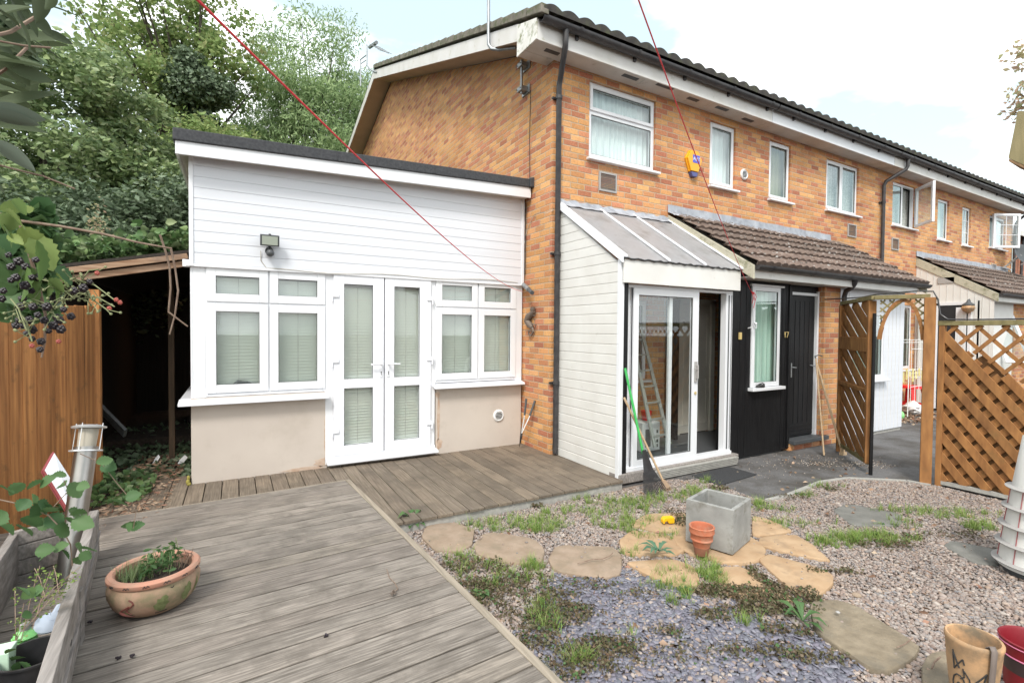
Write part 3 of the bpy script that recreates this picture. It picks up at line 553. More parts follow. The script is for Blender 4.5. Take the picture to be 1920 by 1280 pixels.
def window(parent, x0, x1, z0, z1, y, lights, curtain='net', fw_=.055, sill=True, sash=.045, M_=None, room=True, sm='upvc', fold=.012, barsx=0, glassm='glass_bright', skip=(), cl=None):
    """y = front plane of the frame; lights = list of (x0,x1,z0,z1,is_sash)"""
    b = xm(MB(), M_); ringf(b, x0, x1, z0, z1, fw_*.6, y, y+.06)
    for i, (a, c, e, f, sa) in enumerate(lights):
        if i in skip: continue
        ringf(b, a, c, e, f, sash if sa else fw_*.55, y-(.016 if sa else .002), y+.045)
    # mullions between lights
    for i, (a, c, e, f, sa) in enumerate(lights):
        if c < x1-fw_*1.2: b.box(c-.004, min([l[0] for l in lights if l[0] > c-.01] or [c+.04])+.004, y+.004, y+.05, e-.01, f+.01)
        if f < z1-fw_*1.2: b.box(a-.004, c+.004, y+.003, y+.05, f-.004, min([l[2] for l in lights if l[2] > f-.01] or [f+.04])+.004)
    fr = b.build('window', sm, parent, bevel=.004)
    for i, (a, c, e, f, sa) in enumerate(lights):
        if i in skip: continue
        q = sash if sa else fw_*.55; g_ = xm(MB(), M_); g_.box(a+q-.003, c-q+.003, y+.012, y+.016, e+q-.003, f-q+.003); g_.build('pane', glassm, fr)
        k_ = xm(MB(), M_); ringf(k_, a+q-.001, c-q+.001, e+q-.001, f-q+.001, .005, y+.002, y+.012); k_.build('gasket', 'black_plastic', fr)
        if barsx:
            k_ = xm(MB(), M_); w2 = (c-a)
            k_.box((a+c)/2-.008, (a+c)/2+.008, y+.005, y+.02, e+q, f-q)
            for z_ in [e+(f-e)*(j+1)/3 for j in range(2)]: k_.box(a+q, c-q, y+.006, y+.019, z_-.008, z_+.008)
            k_.build('glazing_bar', 'upvc', fr)
    if curtain:
        k_ = xm(MB(), M_); n_ = int((x1-x0)/.012); vs = []
        for i in range(n_+1):
            xx = x0+.02+(x1-x0+.10)*i/n_; yy = y+.13+fold*math.sin(i*.95+2*math.sin(i*.13))
            vs += [(xx, yy, z0+.02), (xx, yy, z1-.02)]
        k_.add(vs, [(2*i, 2*i+2, 2*i+3, 2*i+1) for i in range(n_)]); k_.build('curtain', curtain, fr, smooth=True)
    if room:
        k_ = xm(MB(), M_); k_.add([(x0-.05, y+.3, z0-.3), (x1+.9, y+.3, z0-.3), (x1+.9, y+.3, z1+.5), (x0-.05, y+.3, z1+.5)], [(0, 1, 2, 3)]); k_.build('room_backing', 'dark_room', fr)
    if sill:
        k_ = xm(MB(), M_); k_.box(x0-.035, x1+.05, y-.10, y+.03, z0-.045, z0-.012); k_.build('sill', 'upvc', fr, bevel=.006)
    return fr
# main terrace ------------------------------------------------------
YW = 5.08; ZS = 4.97; YF = 4.80; SLP = .3736; YR = 12.3
XG = 3.42; XV = 3.0
def tiles(b, x0, x1, ya, za, yb, zb, amp=.020, per=.165, course=.32, step=.022, th=.03, dx=.0275):
    """wavy interlocking tiles laid in overlapping courses from eave (a) to top (b)"""
    Ls = math.hypot(yb-ya, zb-za); nc = max(1, round(Ls/course)); nx = int((x1-x0)/dx)
    ux, uz = (yb-ya)/Ls, (zb-za)/Ls; nx_, nz_ = -uz, ux
    for c in range(nc):
        s0, s1 = c*Ls/nc, (c+1)*Ls/nc+.03; off = .0; vs = []
        for i in range(nx+1):
            xx = x0+(x1-x0)*i/nx; wv = amp*(abs(math.cos(math.pi*(xx+off)/per))**1.0)
            for s_, h in ((s0, -.012), (s0, step+wv), (s1, wv-.006)):
                vs.append((xx, ya+ux*s_+nx_*h, za+uz*s_+nz_*h))
        b.add(vs, [f for i in range(nx) for f in ((3*i, 3*i+3, 3*i+4, 3*i+1), (3*i+1, 3*i+4, 3*i+5, 3*i+2))])
H = [(XG, 7.385), (7.385, 11.34), (11.34, 15.07), (15.07, 18.75)]
HW = [[(3.98,5.155,3.895,4.87),(6.29,6.89,3.89,4.86)], [(7.76,8.36,3.89,4.86),(9.47,10.60,3.93,4.86)], [(11.96,12.97,3.93,4.83),(14.08,14.67,3.84,4.77)], [(15.43,15.93,3.83,4.76),(17.12,18.20,3.93,4.76)]]
HL = ['end terrace house of yellow brick with the plain brick gable', 'second terrace house from the gable end, net curtained double window and shared downpipe', 'third terrace house, upstairs window swung open outward', 'farthest terrace house of the yellow brick row with an open georgian barred casement']
for hi, ((x0, x1), wins) in enumerate(zip(H, HW)):
    t = thing('terraced_house', HL[hi], 'house', ((x0+x1)/2, YW, 0), 'yellow brick terrace of houses')
    b = MB(); dn = [] if hi != 0 else []
    holes = list(wins)
    if hi == 0: holes += [(4.22, 5.06, .98, 2.08), (5.68, 6.42, .05, 2.08)]
    if hi == 2: holes += [(12.28, 13.0, .88, 2.27)]
    wall_holes(b, x0, x1, -.02, ZS+.15, YW, holes)
    if hi == 0:
        # gable wall polygon
        pts = [(XG, YW, -.02), (XG, YW, ZS+.13), (XG, YR, 5.08+(YR-5.04)*SLP+.03), (XG, 17.2, 6.62), (XG, 17.2, -.02)]
        b.add(pts, [(0, 1, 2, 3, 4)])
    if hi == 3:
        b.add([(x1, YW, -.02), (x1, YW, ZS+.13), (x1, YR, 7.8), (x1, 17.2, 6.6), (x1, 17.2, -.02)], [(4, 3, 2, 1, 0)])
    b.build('wall', 'brick', t)
    # roof
    xa = XV if hi == 0 else x0; xb = x1+(.25 if hi == 3 else 0)
    b = MB(); tiles(b, xa, xb, 4.66, 5.235, YR+.02, 5.235+(YR-4.64)*SLP-.03, course=.345, step=.028, amp=.036, per=.24, dx=.03)
    b.add([(xa, YR, 5.235+(YR-4.66)*SLP-.02), (xb, YR, 5.235+(YR-4.66)*SLP-.02), (xb, 17.6, 6.72), (xa, 17.6, 6.72)], [(0, 1, 2, 3)])
    rf = b.build('roof', 'tile_dark', t)
    if hi == 0:
        b = MB(); k = 0
        nc = round(math.hypot(YR-4.66, (YR-4.66)*SLP)/.345)
        for c in range(nc):   # stepped tile ends along the verge
            ya = 4.66+(YR-4.66)*c/nc; yb = 4.66+(YR-4.66)*(c+1)/nc+.02; za = 5.235+(ya-4.66)*SLP; zb = 5.235+(yb-4.66)*SLP
            b.prism([(XV-.03, ya, za-.055), (XV-.03, yb, zb-.055), (XV-.03, yb, zb+.030), (XV-.03, ya, za+.052)], (.10, 0, 0))
        b.build('verge', 'tile_edge', rf, bevel=.006)
        b = MB()
        y0_, z0_ = 5.22, 5.08+(5.22-5.04)*SLP; z1_ = 5.08+(YR-5.04)*SLP
        b.prism([(XV, y0_, z0_), (XV, YR+.1, z1_+.035), (XV, YR+.1, z1_+.245), (XV, y0_, z0_+.205)], (.022, 0, 0))
        b.prism([(XV, YR+.1, z1_+.035), (XV, 17.2, 6.60), (XV, 17.2, 6.76), (XV, YR+.1, z1_+.235)], (.022, 0, 0))
        b.build('barge_board', 'fascia', t)
        b = MB(); b.prism([(XV+.02, y0_, z0_+.02), (XV+.02, YR+.1, z1_+.055), (XV+.02, 17.2, 6.62), (XV+.02, 17.2, 6.64), (XV+.02, YR+.1, z1_+.075), (XV+.02, y0_, z0_+.04)], (XG-XV-.02+.003, 0, 0)); b.build('verge_soffit', 'soffit_beige', t)
        b = MB(); b.prism([(XV-.012, YF-.003, ZS-.01), (XV-.012, 5.24, ZS-.01), (XV-.012, 5.24, 5.345), (XV-.012, YF-.003, 5.195)], (.02, 0, 0)); b.build('eave_box_end', 'fascia_mossy', t, bevel=.003)
        b = MB(); b.box(XV+.008, XG, YW-.001, 5.23, ZS-.004, ZS+.012); b.build('box_underside', 'soffit', t)
        b = MB()
        for px0, py0, px1, py1 in [(1022,93,1050,100),(1168,140,1195,150),(1232,157,1258,170),(1290,183,1312,188),(1343,200,1365,207),(1393,222,1412,228)]:
            b.mark(); c0 = at(px0, py0, z=ZS); c1 = at(px1, py1, z=ZS); b.box(c0.x, max(c1.x, c0.x+.16), c0.y-.03, c0.y+.03, ZS-.006, ZS+.001)
        b.build('soffit_vent', 'dark_grey', t)
    b = MB(); b.box(xa+.01, xb, YF, YF+.02, ZS-.012, 5.19); b.build('fascia', 'fascia' if hi != 1 else 'upvc', t, bevel=.003)
    b = MB(); b.box(xa+.01 if hi == 0 else xa, xb, YF+.02, YW+.004, ZS-.002 if hi else ZS, ZS+.014); s_ = b.build('soffit', 'soffit', t)
    b = MB()
    for xx in np.arange(x0+1.3, x1, 1.32): b.box(xx, xx+.008, YF+.02, YW, ZS-.006, ZS)
    b.build('soffit_joint', 'fascia', s_)
    # gutter: half round trough
    b = MB(); n_ = 12; vs = []
    for xx in (xa+.02, xb):
        for rr in (.058, .052):
            for k in range(n_+1):
                a = math.pi+math.pi*k/n_; vs.append((xx, 4.735+rr*math.cos(a), 5.19+rr*math.sin(a)*1.05))
    m1 = n_+1; fs = []
    for k in range(n_): fs += [(k, k+1, 2*m1+k+1, 2*m1+k), (m1+k+1, m1+k, 3*m1+k, 3*m1+k+1), (k, m1+k, m1+k+1, k+1)]
    fs += [(0, 2*m1, 3*m1, m1), (n_, m1+n_, 3*m1+n_, 2*m1+n_)]
    b.add(vs, fs)
    for xx in np.arange(xa+.55, xb, .92):
        b.M = Matrix.Translation((xx, 4.735, 5.19)); b.tube([(0,0,0),(.001,0,0)], .001, 3); b.M = None
        ring_ = [(xx-.02, 4.735+.064*math.cos(math.pi+math.pi*k/8), 5.195+.066*math.sin(math.pi+math.pi*k/8)) for k in range(9)]
        b.add(ring_+[(p[0]+.04, p[1], p[2]) for p in ring_], [(k, k+1, k+10, k+9) for k in range(8)])
        b.box(xx-.018, xx+.018, 4.77, 4.803, 5.10, 5.19)
    b.build('gutter', 'gutter', t, smooth=True)
    # windows
    YFm = YW+.035
    if hi == 0:
        a, c, e, f = wins[0]; window(t, a, c, e, f, YFm, [(a+.03, c-.03, f-.36, f-.03, 1), (a+.03, c-.03, e+.03, f-.38, 0)], 'net')
        a, c, e, f = wins[1]; window(t, a, c, e, f, YFm, [(a+.03, c-.03, e+.03, f-.03, 1)], 'net')
        fr = window(t, 4.22, 5.06, .98, 2.08, YFm, [(4.25, 5.03, .98+.72, 2.05, 1), (4.25, 5.03, 1.01, 1.68, 1)], None)
    if hi == 1:
        a, c, e, f = wins[0]; window(t, a, c, e, f, YFm, [(a+.03, c-.03, e+.03, f-.03, 1)], 'curtain_dark')
        a, c, e, f = wins[1]; m_ = (a+c)/2; window(t, a, c, e, f, YFm, [(a+.03, m_-.02, e+.03, f-.03, 1), (m_+.02, c-.03, e+.03, f-.03, 0)], 'curtain_pattern')
    if hi == 2:
        a, c, e, f = wins[0]; m_ = a+.50; fr = window(t, a, c, e, f, YFm, [(a+.03, m_-.02, e+.03, f-.03, 0), (m_+.02, c-.03, e+.03, f-.03, 0)], 'curtain_pattern', skip=(1,))
        Mh = Matrix.Translation((12.93, YW-.02, 0)) @ Matrix.Rotation(R(-131), 4, 'Z'); b = MB(); b.M = Mh; ringf(b, 0, .62, e+.03, f-.03, .055, -.02, .03); s_ = b.build('open_sash', 'upvc', t, bevel=.004); b = MB(); b.M = Mh; b.box(.05, .57, .0, .004, e+.08, f-.08); b.build('pane', 'glass_bright', s_)
        a, c, e, f = wins[1]; window(t, a, c, e, f, YFm, [(a+.03, c-.03, e+.03, f-.03, 0)], 'curtain_green')
        window(t, 12.28, 13.0, .88, 2.27, YFm, [(12.31, 12.97, .91, 2.24, 0)], 'curtain_green')
    if hi == 3:
        a, c, e, f = wins[0]; window(t, a, c, e, f, YFm, [(a+.03, c-.03, e+.03, f-.03, 0)], 'net', barsx=1)
        a, c, e, f = wins[1]; window(t, a, c, e, f, YFm, [(a+.03, (a+c)/2-.02, e+.03, f-.03, 0), ((a+c)/2+.02, c-.03, e+.03, f-.03, 0)], 'net', skip=(0,))
        Mh = Matrix.Translation((17.25, YW-.03, 0)) @ Matrix.Rotation(R(-28), 4, 'Z'); b = MB(); b.M = Mh; ringf(b, 0, .72, e-.02, f+.04, .06, -.02, .03)
        b.box(.352, .366, 0, .01, e+.05, f-.02); b.box(.05, .67, 0, .01, e+.31, e+.325); b.box(.05, .67, 0, .01, e+.57, e+.585); s_ = b.build('open_sash', 'upvc', t, bevel=.004); b = MB(); b.M = Mh; b.box(.05, .67, .002, .006, e+.03, f-.0); b.build('pane', 'glass_bright', s_)
    # wall vents
    def vent(x_, z_, w_, h_):
        b = MB(); ringf(b, x_, x_+w_, z_, z_+h_, .022, YW-.02, YW+.002); f_ = b.build('wall_vent', 'stone_grey', t)
        b = MB()
        for k in range(int((h_-.04)/.02)): b.add([(x_+.02, YW-.003, z_+.025+k*.02), (x_+w_-.02, YW-.003, z_+.025+k*.02), (x_+w_-.02, YW-.016, z_+.036+k*.02), (x_+.02, YW-.016, z_+.036+k*.02)], [(0, 1, 2, 3)])
        b.build('louvre', 'stone_grey', f_)
    if hi == 0: vent(4.145, 3.485, .30, .25)
    if hi == 1: vent(10.23, 3.50, .30, .25)
    if hi == 2: vent(11.95, 3.40, .30, .25)
    if hi == 3: vent(17.3, 3.25, .3, .25)
    if hi == 0:
        b = MB(); b.M = Matrix.Translation((7.10, YW, 4.17)) @ Matrix.Rotation(R(90), 4, 'X'); b.lathe([(.085, .0), (.085, .015), (.07, .028), (.062, .018), (.0001, .018)], n=28); v_ = b.build('round_vent', 'white_plastic', t, smooth=True)
        b = MB()
        for k in range(5): w_ = math.sqrt(max(.0, .055**2-(.02*(k-2))**2)); b.box(7.10-w_, 7.10+w_, YW-.026, YW-.016, 4.167+.02*(k-2), 4.173+.02*(k-2))
        b.build('slot', 'dark_grey', v_)
    # downpipes
    def pipe(pts, r_=.034, clips=()):
        b = MB(); b.tube(pts, r_, 14)
        for z_ in clips: b.tube([(pts[-1][0], pts[-1][1], z_-.02), (pts[-1][0], pts[-1][1], z_+.02)], r_+.008, 14); b.box(pts[-1][0]-.07, pts[-1][0]+.0, YW-.03, YW, z_-.012, z_+.012)
        b.build('downpipe', 'gutter', t, smooth=True)
    if hi == 0: pipe([(3.36, 4.74, 5.15), (3.36, 4.745, 5.02), (3.365, 4.76, 4.95), (3.455, 4.98, 4.72), (3.465, 5.02, 4.64), (3.465, 5.02, .12)], clips=(4.5, 1.0, 2.6))
    if hi == 1: pipe([(11.75, 4.74, 5.15), (11.75, 4.745, 5.0), (11.74, 4.77, 4.94), (11.47, 4.99, 4.72), (11.45, 5.02, 4.64), (11.45, 5.02, 2.7)], clips=(4.3,))
    if hi == 3: pipe([(18.75, 4.74, 5.15), (18.75, 4.76, 4.98), (18.70, 4.98, 4.75), (18.69, 5.02, 4.65), (18.69, 5.02, .1)], clips=(4.2,))
# lean-to roofs with fronts (the brick entrance porches) ------------
def leanto(x0, x1, label, first):
    t = thing('entrance_lean_to', label, 'lean-to', ((x0+x1)/2, 4.4, 0))
    ye, ze, yr, zr = 3.70, 2.47, YW-.02, 3.34
    b = MB(); tiles(b, x0-.02, x1, ye, ze, yr, zr, amp=.024, per=.15, course=.25, step=.030, dx=.025); rf = b.build('roof', 'tile_brown', t)
    fl = RS.rand(420, 2)**np.array([1, 1.25]); Cf = np.stack([x0+.1+fl[:, 0]*(x1-x0-.3), ye+.05+fl[:, 1]*(yr-ye-.1), np.zeros(420)], 1); Cf[:, 2] = ze+(Cf[:, 1]-ye)*(zr-ze)/(yr-ye)+.045; leaves('lichen', Cf[:230], .034, 'lichen_grey', rf, aspect=.7, flat=.25, kind='stuff')
    b = MB(); b.prism([(x0+.1, ye+.1, ze-.02), (x0+.1, yr, zr-.04), (x0+.1, yr, zr-.1), (x0+.1, ye+.1, ze-.1)], (x1-x0-.2, 0, 0)); b.build('roof_board', 'soffit', t)
    b = MB(); zt = lambda y_: ze+(y_-ye)*(zr-ze)/(yr-ye)
    b.prism([(x0-.04, ye+.02, ze-.18), (x0-.04, YW, zr-.20), (x0-.04, YW, zr-.015), (x0-.04, ye+.02, ze-.015)], (.03, 0, 0)); b.build('barge_board', 'mortar_edge', t, bevel=.003)
    b = MB(); b.prism([(x1-.02, ye+.02, ze-.16), (x1-.02, YW, zr-.18), (x1-.02, YW, zr-.015), (x1-.02, ye+.02, ze-.015)], (.03, 0, 0)); b.build('barge_board', 'mortar_edge', t)
    b = MB(); xf = x1-.35
    n_ = 26; vs = []
    for i in range(n_+1):
        xx = x0-.05+(xf-x0+.05)*i/n_; wz = .008*math.sin(i*1.7)
        vs += [(xx, YW-.008, zr+.13+wz*.6), (xx, YW-.012, zr+.02), (xx, YW-.10, zr-.02+wz), (xx, YW-.13, zr-.045+wz)]
    b.add(vs, [(4*i+k, 4*i+4+k, 4*i+5+k, 4*i+1+k) for i in range(n_) for k in range(3)]); b.build('lead_flashing', 'lead', t, smooth=True)
    b = MB(); b.box(x0-.01, x1-.25, ye+.06, ye+.085, 2.31, 2.45); b.build('fascia', 'fascia', t, bevel=.003)
    b = MB(); b.box(x0, x1-.25, ye+.085, 4.35, 2.32, 2.335); b.build('soffit', 'soffit', t)
    # gutter
    b = MB(); pr = [(.052*math.cos(math.pi+math.pi*k/10), .054*math.sin(math.pi+math.pi*k/10)) for k in range(11)]
    vs = [(xx, ye+.01+p, 2.455+q) for xx in (x0+.0, x1+.03) for p, q in pr]; b.add(vs, [(k, k+1, k+12, k+11) for k in range(10)])
    vs2 = [(xx, ye+.01+p*.9, 2.457+q*.9) for xx in (x0+.0, x1+.03) for p, q in pr]; b.add(vs2, [(k+1, k, k+11, k+12) for k in range(10)])
    b.add([vs[k] for k in range(11)], [tuple(range(11))]); b.add([vs[11+k] for k in range(11)], [tuple(range(11))[::-1]])
    for xx in np.arange(x0+.3, x1, .9):
        r2_ = [(xx-.02, ye+.01+p*1.12, 2.458+q*1.12) for p, q in pr]; b.add(r2_+[(p[0]+.04, p[1], p[2]) for p in r2_], [(k, k+1, k+12, k+11) for k in range(10)])
    b.build('gutter', 'gutter', t, smooth=True)
    return t
t = leanto(5.46, 10.0, 'brown tiled lean-to over the black door marked 17, white flecked tiles', True)
LT1 = t
# black boarded front
holes = [(5.84, 6.44, .93, 2.25)]
b = MB(); wall_holes(b, 5.42, 6.70, .03, 2.315, 4.03, holes, .06)
b.add([(5.42, 4.03, .03), (5.42, 4.03, 2.315), (5.42, 4.12, 2.315), (5.42, 4.12, .03)], [(0, 1, 2, 3)]); b.add([(6.70, 4.03, .03), (6.70, 4.12, .03), (6.70, 4.12, 2.315), (6.70, 4.03, 2.315)], [(0, 1, 2, 3)])
b.box(6.70, 7.46, 4.075, 4.12, 2.18, 2.315)
b.build('boarded_panel', 'black_timber', t)
b = MB()
for xx in (5.50, 5.62, 5.74, 6.52, 6.60): b.box(xx, xx+.012, 4.027, 4.031, .05, 2.30)
b.box(6.655, 6.715, 4.015, 4.06, .05, 2.30); b.box(5.418, 5.50, 4.02, 4.034, .04, 2.3)
b.build('batten', 'black_timber', t)
fr = window(t, 5.84, 6.44, .93, 2.25, 4.01, [(5.87, 6.41, .96, 2.22, 0)], 'curtain_green', sill=False, room=False)
b = MB(); b.box(5.80, 6.50, 3.95, 4.04, .885, .925); b.box(5.80, 6.5, 3.99, 4.03, 2.25, 2.275); b.build('sill', 'upvc', fr, bevel=.004)
b = MB(); b.box(6.74, 7.40, 4.09, 4.13, .17, 2.18); d_ = b.build('door', 'black_timber', t, bevel=.002)
b = MB(); b.box(6.78, 7.36, 4.082, 4.091, .20, .24); b.box(6.78, 7.36, 4.082, 4.091, .30, .33)
for k in range(5): b.box(6.80+k*.115, 6.806+k*.115, 4.086, 4.091, .36, 2.1)
b.build('beading', 'black_timber', d_)
b = MB(); b.tube([(6.82, 4.06, 1.16), (6.90, 4.05, 1.155)], .008, 8); b.box(6.80, 6.835, 4.07, 4.09, 1.02, 1.22); b.tube([(7.26, 4.06, 1.18), (7.36, 4.05, 1.165)], .007, 8); b.build('handle', 'galv', d_)
b = MB(); b.box(7.405, 7.445, 4.05, 4.13, .15, 2.25); b.box(6.72, 7.405, 4.06, 4.12, 2.18, 2.22); b.build('door_frame', 'upvc', t, bevel=.003)
b = MB(); b.box(6.70, 7.56, 3.93, 4.14, .10, .155); b.build('doorstep', 'dark_grey', t, bevel=.006)
b = MB(); b.box(6.70, 7.50, 4.0, 4.14, -.02, .098); b.build('brick_step', 'brick', t)
b = MB(); b.box(7.45, 7.87, 3.98, 4.4, -.02, 2.315); b.build('brick_pier', 'brick', t)
b = MB(); wall_holes(b, 7.87, 9.93, .06, 2.315, 4.0, [(8.25, 9.26, .92, 2.0)], .08); b.add([(9.93, 4.0, .06), (9.93, 5.07, .06), (9.93, 5.07, 3.1), (9.93, 4.0, 2.35)], [(0, 1, 2, 3)]); b.build('white_cladding', 'cladding', t)
b = MB()
for k in range(16): b.box(7.9+k*.125, 7.906+k*.125, 3.996, 4.001, .07, 2.31) if not (8.2 < 7.9+k*.125 < 9.3) else b.box(7.9+k*.125, 7.906+k*.125, 3.996, 4.001, .07, .9)
b.build('cladding_groove', 'fascia', t)
window(t, 8.25, 9.26, .92, 2.0, 4.01, [(8.28, 9.23, .95, 1.97, 0)], 'curtain_green')
b = MB(); b.box(7.87, 9.93, 4.02, 5.07, -.02, .06); b.build('plinth', 'kerb', t)
b = MB(); b.tube([(7.75, 3.72, 2.42), (7.76, 3.74, 2.36), (7.80, 3.80, 2.30), (7.86, 3.90, 2.27), (7.90, 3.94, 2.2), (7.90, 3.945, .15)], .034, 12); b.build('downpipe', 'gutter', t, smooth=True)
# hall inside behind the porch
b = MB(); b.add([(5.46, 5.079, 2.1), (5.46, 4.05, 2.315), (5.46, 4.05, 2.58), (5.46, 5.079, 3.2)], [(0, 1, 2, 3)]); b.build('inner_partition', 'cream_paint', t)
b = MB(); b.add([(6.62, 4.12, 0), (6.62, 5.07, 0), (6.62, 5.07, 2.6), (6.62, 4.12, 2.6)], [(0, 1, 2, 3)]); b.build('hall_wall', 'black_timber', t)
b = MB(); b.add([(5.42, 4.06, 0.02), (5.42, 4.20, .02), (6.62, 4.20, 0.02), (6.62, 4.20, 2.31), (5.42, 4.20, 2.31)], [(1, 2, 3, 4)]); b.build('panel_back', 'dark_room', t)
# numerals
def text(body, size, loc, rot, m, parent=None, name='numerals', extr=.004):
    cu = bpy.data.curves.new(name, 'FONT'); cu.body = body; cu.size = size; cu.extrude = extr; cu.align_x = 'CENTER'; cu.align_y = 'CENTER'
    ob = bpy.data.objects.new(name, cu); COL.objects.link(ob); dg = bpy.context.evaluated_depsgraph_get(); me = bpy.data.meshes.new_from_object(ob.evaluated_get(dg)); bpy.data.objects.remove(ob)
    Mx = Matrix.Translation(Vector(loc)-(Vector(ORG[parent.name]) if parent else Vector((0, 0, 0)))) @ rot.to_4x4(); me.transform(Mx); me.materials.clear(); me.materials.append(MATS[m])
    o = bpy.data.objects.new(name, me); COL.objects.link(o)
    if parent: o.parent = parent; ORG[o.name] = ORG[parent.name]
    return o
text('17', .115, (6.60, 4.02, 1.615), Matrix.Rotation(R(90), 3, 'X'), 'brass', t)
# second lean-to
t = leanto(13.12, 18.8, 'far cream sided lean-to of the next houses with brown tiled roof', False)
b = MB(); b.add([(13.1, 3.78, .05), (13.1, 3.78, 2.33), (13.1, 5.075, 3.18), (13.1, 5.075, .05)], [(0, 1, 2, 3)]); b.box(13.1, 14.95, 4.0, 4.03, .05, 2.33); b.build('cream_cladding', 'cladding_cream', t)
b = MB()
for k in range(11):
    yy = 3.84+k*.115; b.box(13.093, 13.099, yy, yy+.006, .06, 2.33+(yy-3.75)*.6)
b.build('cladding_groove', 'fascia', t)
b = MB(); b.box(13.085, 13.105, 4.17, 4.66, .06, 2.25); d_ = b.build('doorway', 'dark_room', t); b = MB(); b.box(13.07, 13.1, 4.12, 4.17, .05, 2.3); b.box(13.07, 13.1, 4.66, 4.70, .05, 2.3); b.box(13.07, 13.1, 4.12, 4.7, 2.25, 2.31); b.build('door_frame', 'upvc', d_)
b = MB(); b.box(13.06, 13.075, 4.19, 4.36, .2, 2.2)
b.build('open_door', 'upvc', d_); b = MB()
for k in range(3): b.box(13.052, 13.061, 4.21+k*.05, 4.235+k*.05, 1.2, 2.05)
b.build('door_glass', 'glass', d_)
b = MB(); ringf(b, 13.0, 13.2, 0, .01, .001, 0, .01); b = MB(); b.M = Matrix.Translation((13.09, 4.55, 2.72)); b.box(-.01, .0, -.14, .14, 0, .12); b.M = None; b.build('wall_vent', 'stone_grey', t)
Mh = Matrix.Translation((14.25, 3.9, 1.05)) @ Matrix.Rotation(R(-25), 4, 'Z') @ Matrix.Rotation(R(-22), 4, 'X'); b = MB(); b.M = Mh; ringf(b, 0, .62, 0, 1.15, .07, -.02, .03); s_ = b.build('open_window', 'upvc', t, bevel=.004); b = MB(); b.M = Mh; b.box(.06, .56, 0, .005, .06, 1.09); b.build('pane', 'glass', s_)
b = MB(); b.box(14.95, 18.7, 4.0, 4.3, -.02, 2.33); b.build('brick_front', 'brick', t)
# wall lamp on the cream side
t = thing('wall_lantern', 'round glass lantern on the cream side wall beyond the fence', 'wall lamp', (13.05, 4.14, 2.2))
b = MB(); b.lathe([(.001, .14), (.02, .12), (.035, .08), (.1, .03), (.1, .01)], (12.98, 4.14, 2.22), 14); b.tube([(13.1, 4.14, 2.3), (13.02, 4.14, 2.36), (12.98, 4.14, 2.34)], .01, 6); b.build('bracket', 'dark_grey', t, smooth=True)
b = MB(); b.lathe([(.09, .01), (.11, -.04), (.085, -.1), (.03, -.14), (.001, -.16)], (12.98, 4.14, 2.22), 14); b.build('lamp_glass', 'pot_pale', t, smooth=True)
# ------------------------------------------------------------------ garden room extension
t = thing('garden_room', 'flat roofed white clad extension with french doors, built against the brick gable', 'extension', (1.5, 6.5, 0))
XL, XR, YE = -.385, 3.395, 5.75
b = MB(); b.box(XL, .885, YE, YE+.12, .07, .95); b.box(2.165, XR, YE, YE+.12, .07, .95); b.box(.885, 2.165, YE+.03, YE+.12, .07, .15)
b.box(XL, XL+.1, YE+.12, 9.5, .0, 3.3); b.box(XL+.1, XR, 9.4, 9.5, 0, 3.3); b.build('rendered_wall', 'render', t, bevel=.004)
b = MB(); rp = random.Random(5)
def patchy(cx, cz, w_, h_, n_=14):
    p = [(cx+math.cos(6.283*k/n_)*w_*rp.uniform(.6, 1.1), YE-.0025, cz+math.sin(6.283*k/n_)*h_*rp.uniform(.6, 1.1)) for k in range(n_)]; b.prism(p[::-1], (0, .004, 0))
patchy(2.20, .50, .022, .34); patchy(2.21, .22, .05, .07); patchy(.865, .5, .012, .35); patchy(.83, .17, .09, .055); patchy(2.19, .84, .03, .05); patchy(.65, .115, .25, .022)
b.build('bare_render_patch', 'render_patch', t)
b = MB(); sl = .033
for k in range(12):   # shiplap boards
    z0 = 2.27+k*.1062
    b.prism([(XL+.03, YE-.005, z0), (XL+.03, YE-.029, z0+.001), (XL+.03, YE-.033, z0+.010), (XL+.03, YE-.033, z0+.103), (XL+.03, YE-.0315, z0+.106), (XL+.03, YE-.005, z0+.1062)], (XR-.03-XL-.03, 0, 0))
b.build('cladding', 'cladding', t)
b = MB(); b.box(XL-.005, XL+.032, YE-.043, YE, 2.25, 3.36); b.box(XR-.035, XR+.005, YE-.043, YE, 2.25, 3.42); b.box(XL-.06, XL, YE-.03, YE+.06, 2.24, 2.31); b.box(XL-.03, XR, YE-.04, YE-.003, 2.245, 2.272); b.build('corner_trim', 'upvc', t, bevel=.004)
b = MB(); b.prism([(-.46, 5.55, 3.265), (3.40, 5.55, 3.392), (3.40, 5.55, 3.535), (-.46, 5.55, 3.395)], (0, .022, 0)); b.prism([(-.482, 5.55, 3.265), (-.482, 9.5, 3.265), (-.482, 9.5, 3.395), (-.482, 5.55, 3.395)], (.022, 0, 0)); b.build('fascia', 'upvc', t, bevel=.003)
b = MB(); b.prism([(-.46, 5.572, 3.30), (3.395, 5.572, 3.41), (3.395, 5.572, 3.425), (-.46, 5.572, 3.315)], (0, 4, 0)); b.build('soffit', 'soffit', t)
b = MB(); b.prism([(-.50, 5.53, 3.385), (3.41, 5.53, 3.525), (3.41, 5.53, 3.635), (-.50, 5.53, 3.50)], (0, 4.05, 0)); b.prism([(3.36, 5.50, 3.52), (3.43, 5.50, 3.52), (3.43, 5.50, 3.66), (3.36, 5.50, 3.64)], (0, 4.0, 0)); b.build('felt_roof', 'felt', t, bevel=.01)
b = MB()
for xx in (.95, 2.05): b.box(xx, xx+.012, 5.524, 5.53, 3.40+.036*(xx+.5), 3.49+.036*(xx+.5)) 
b.build('felt_seam', 'felt', t)
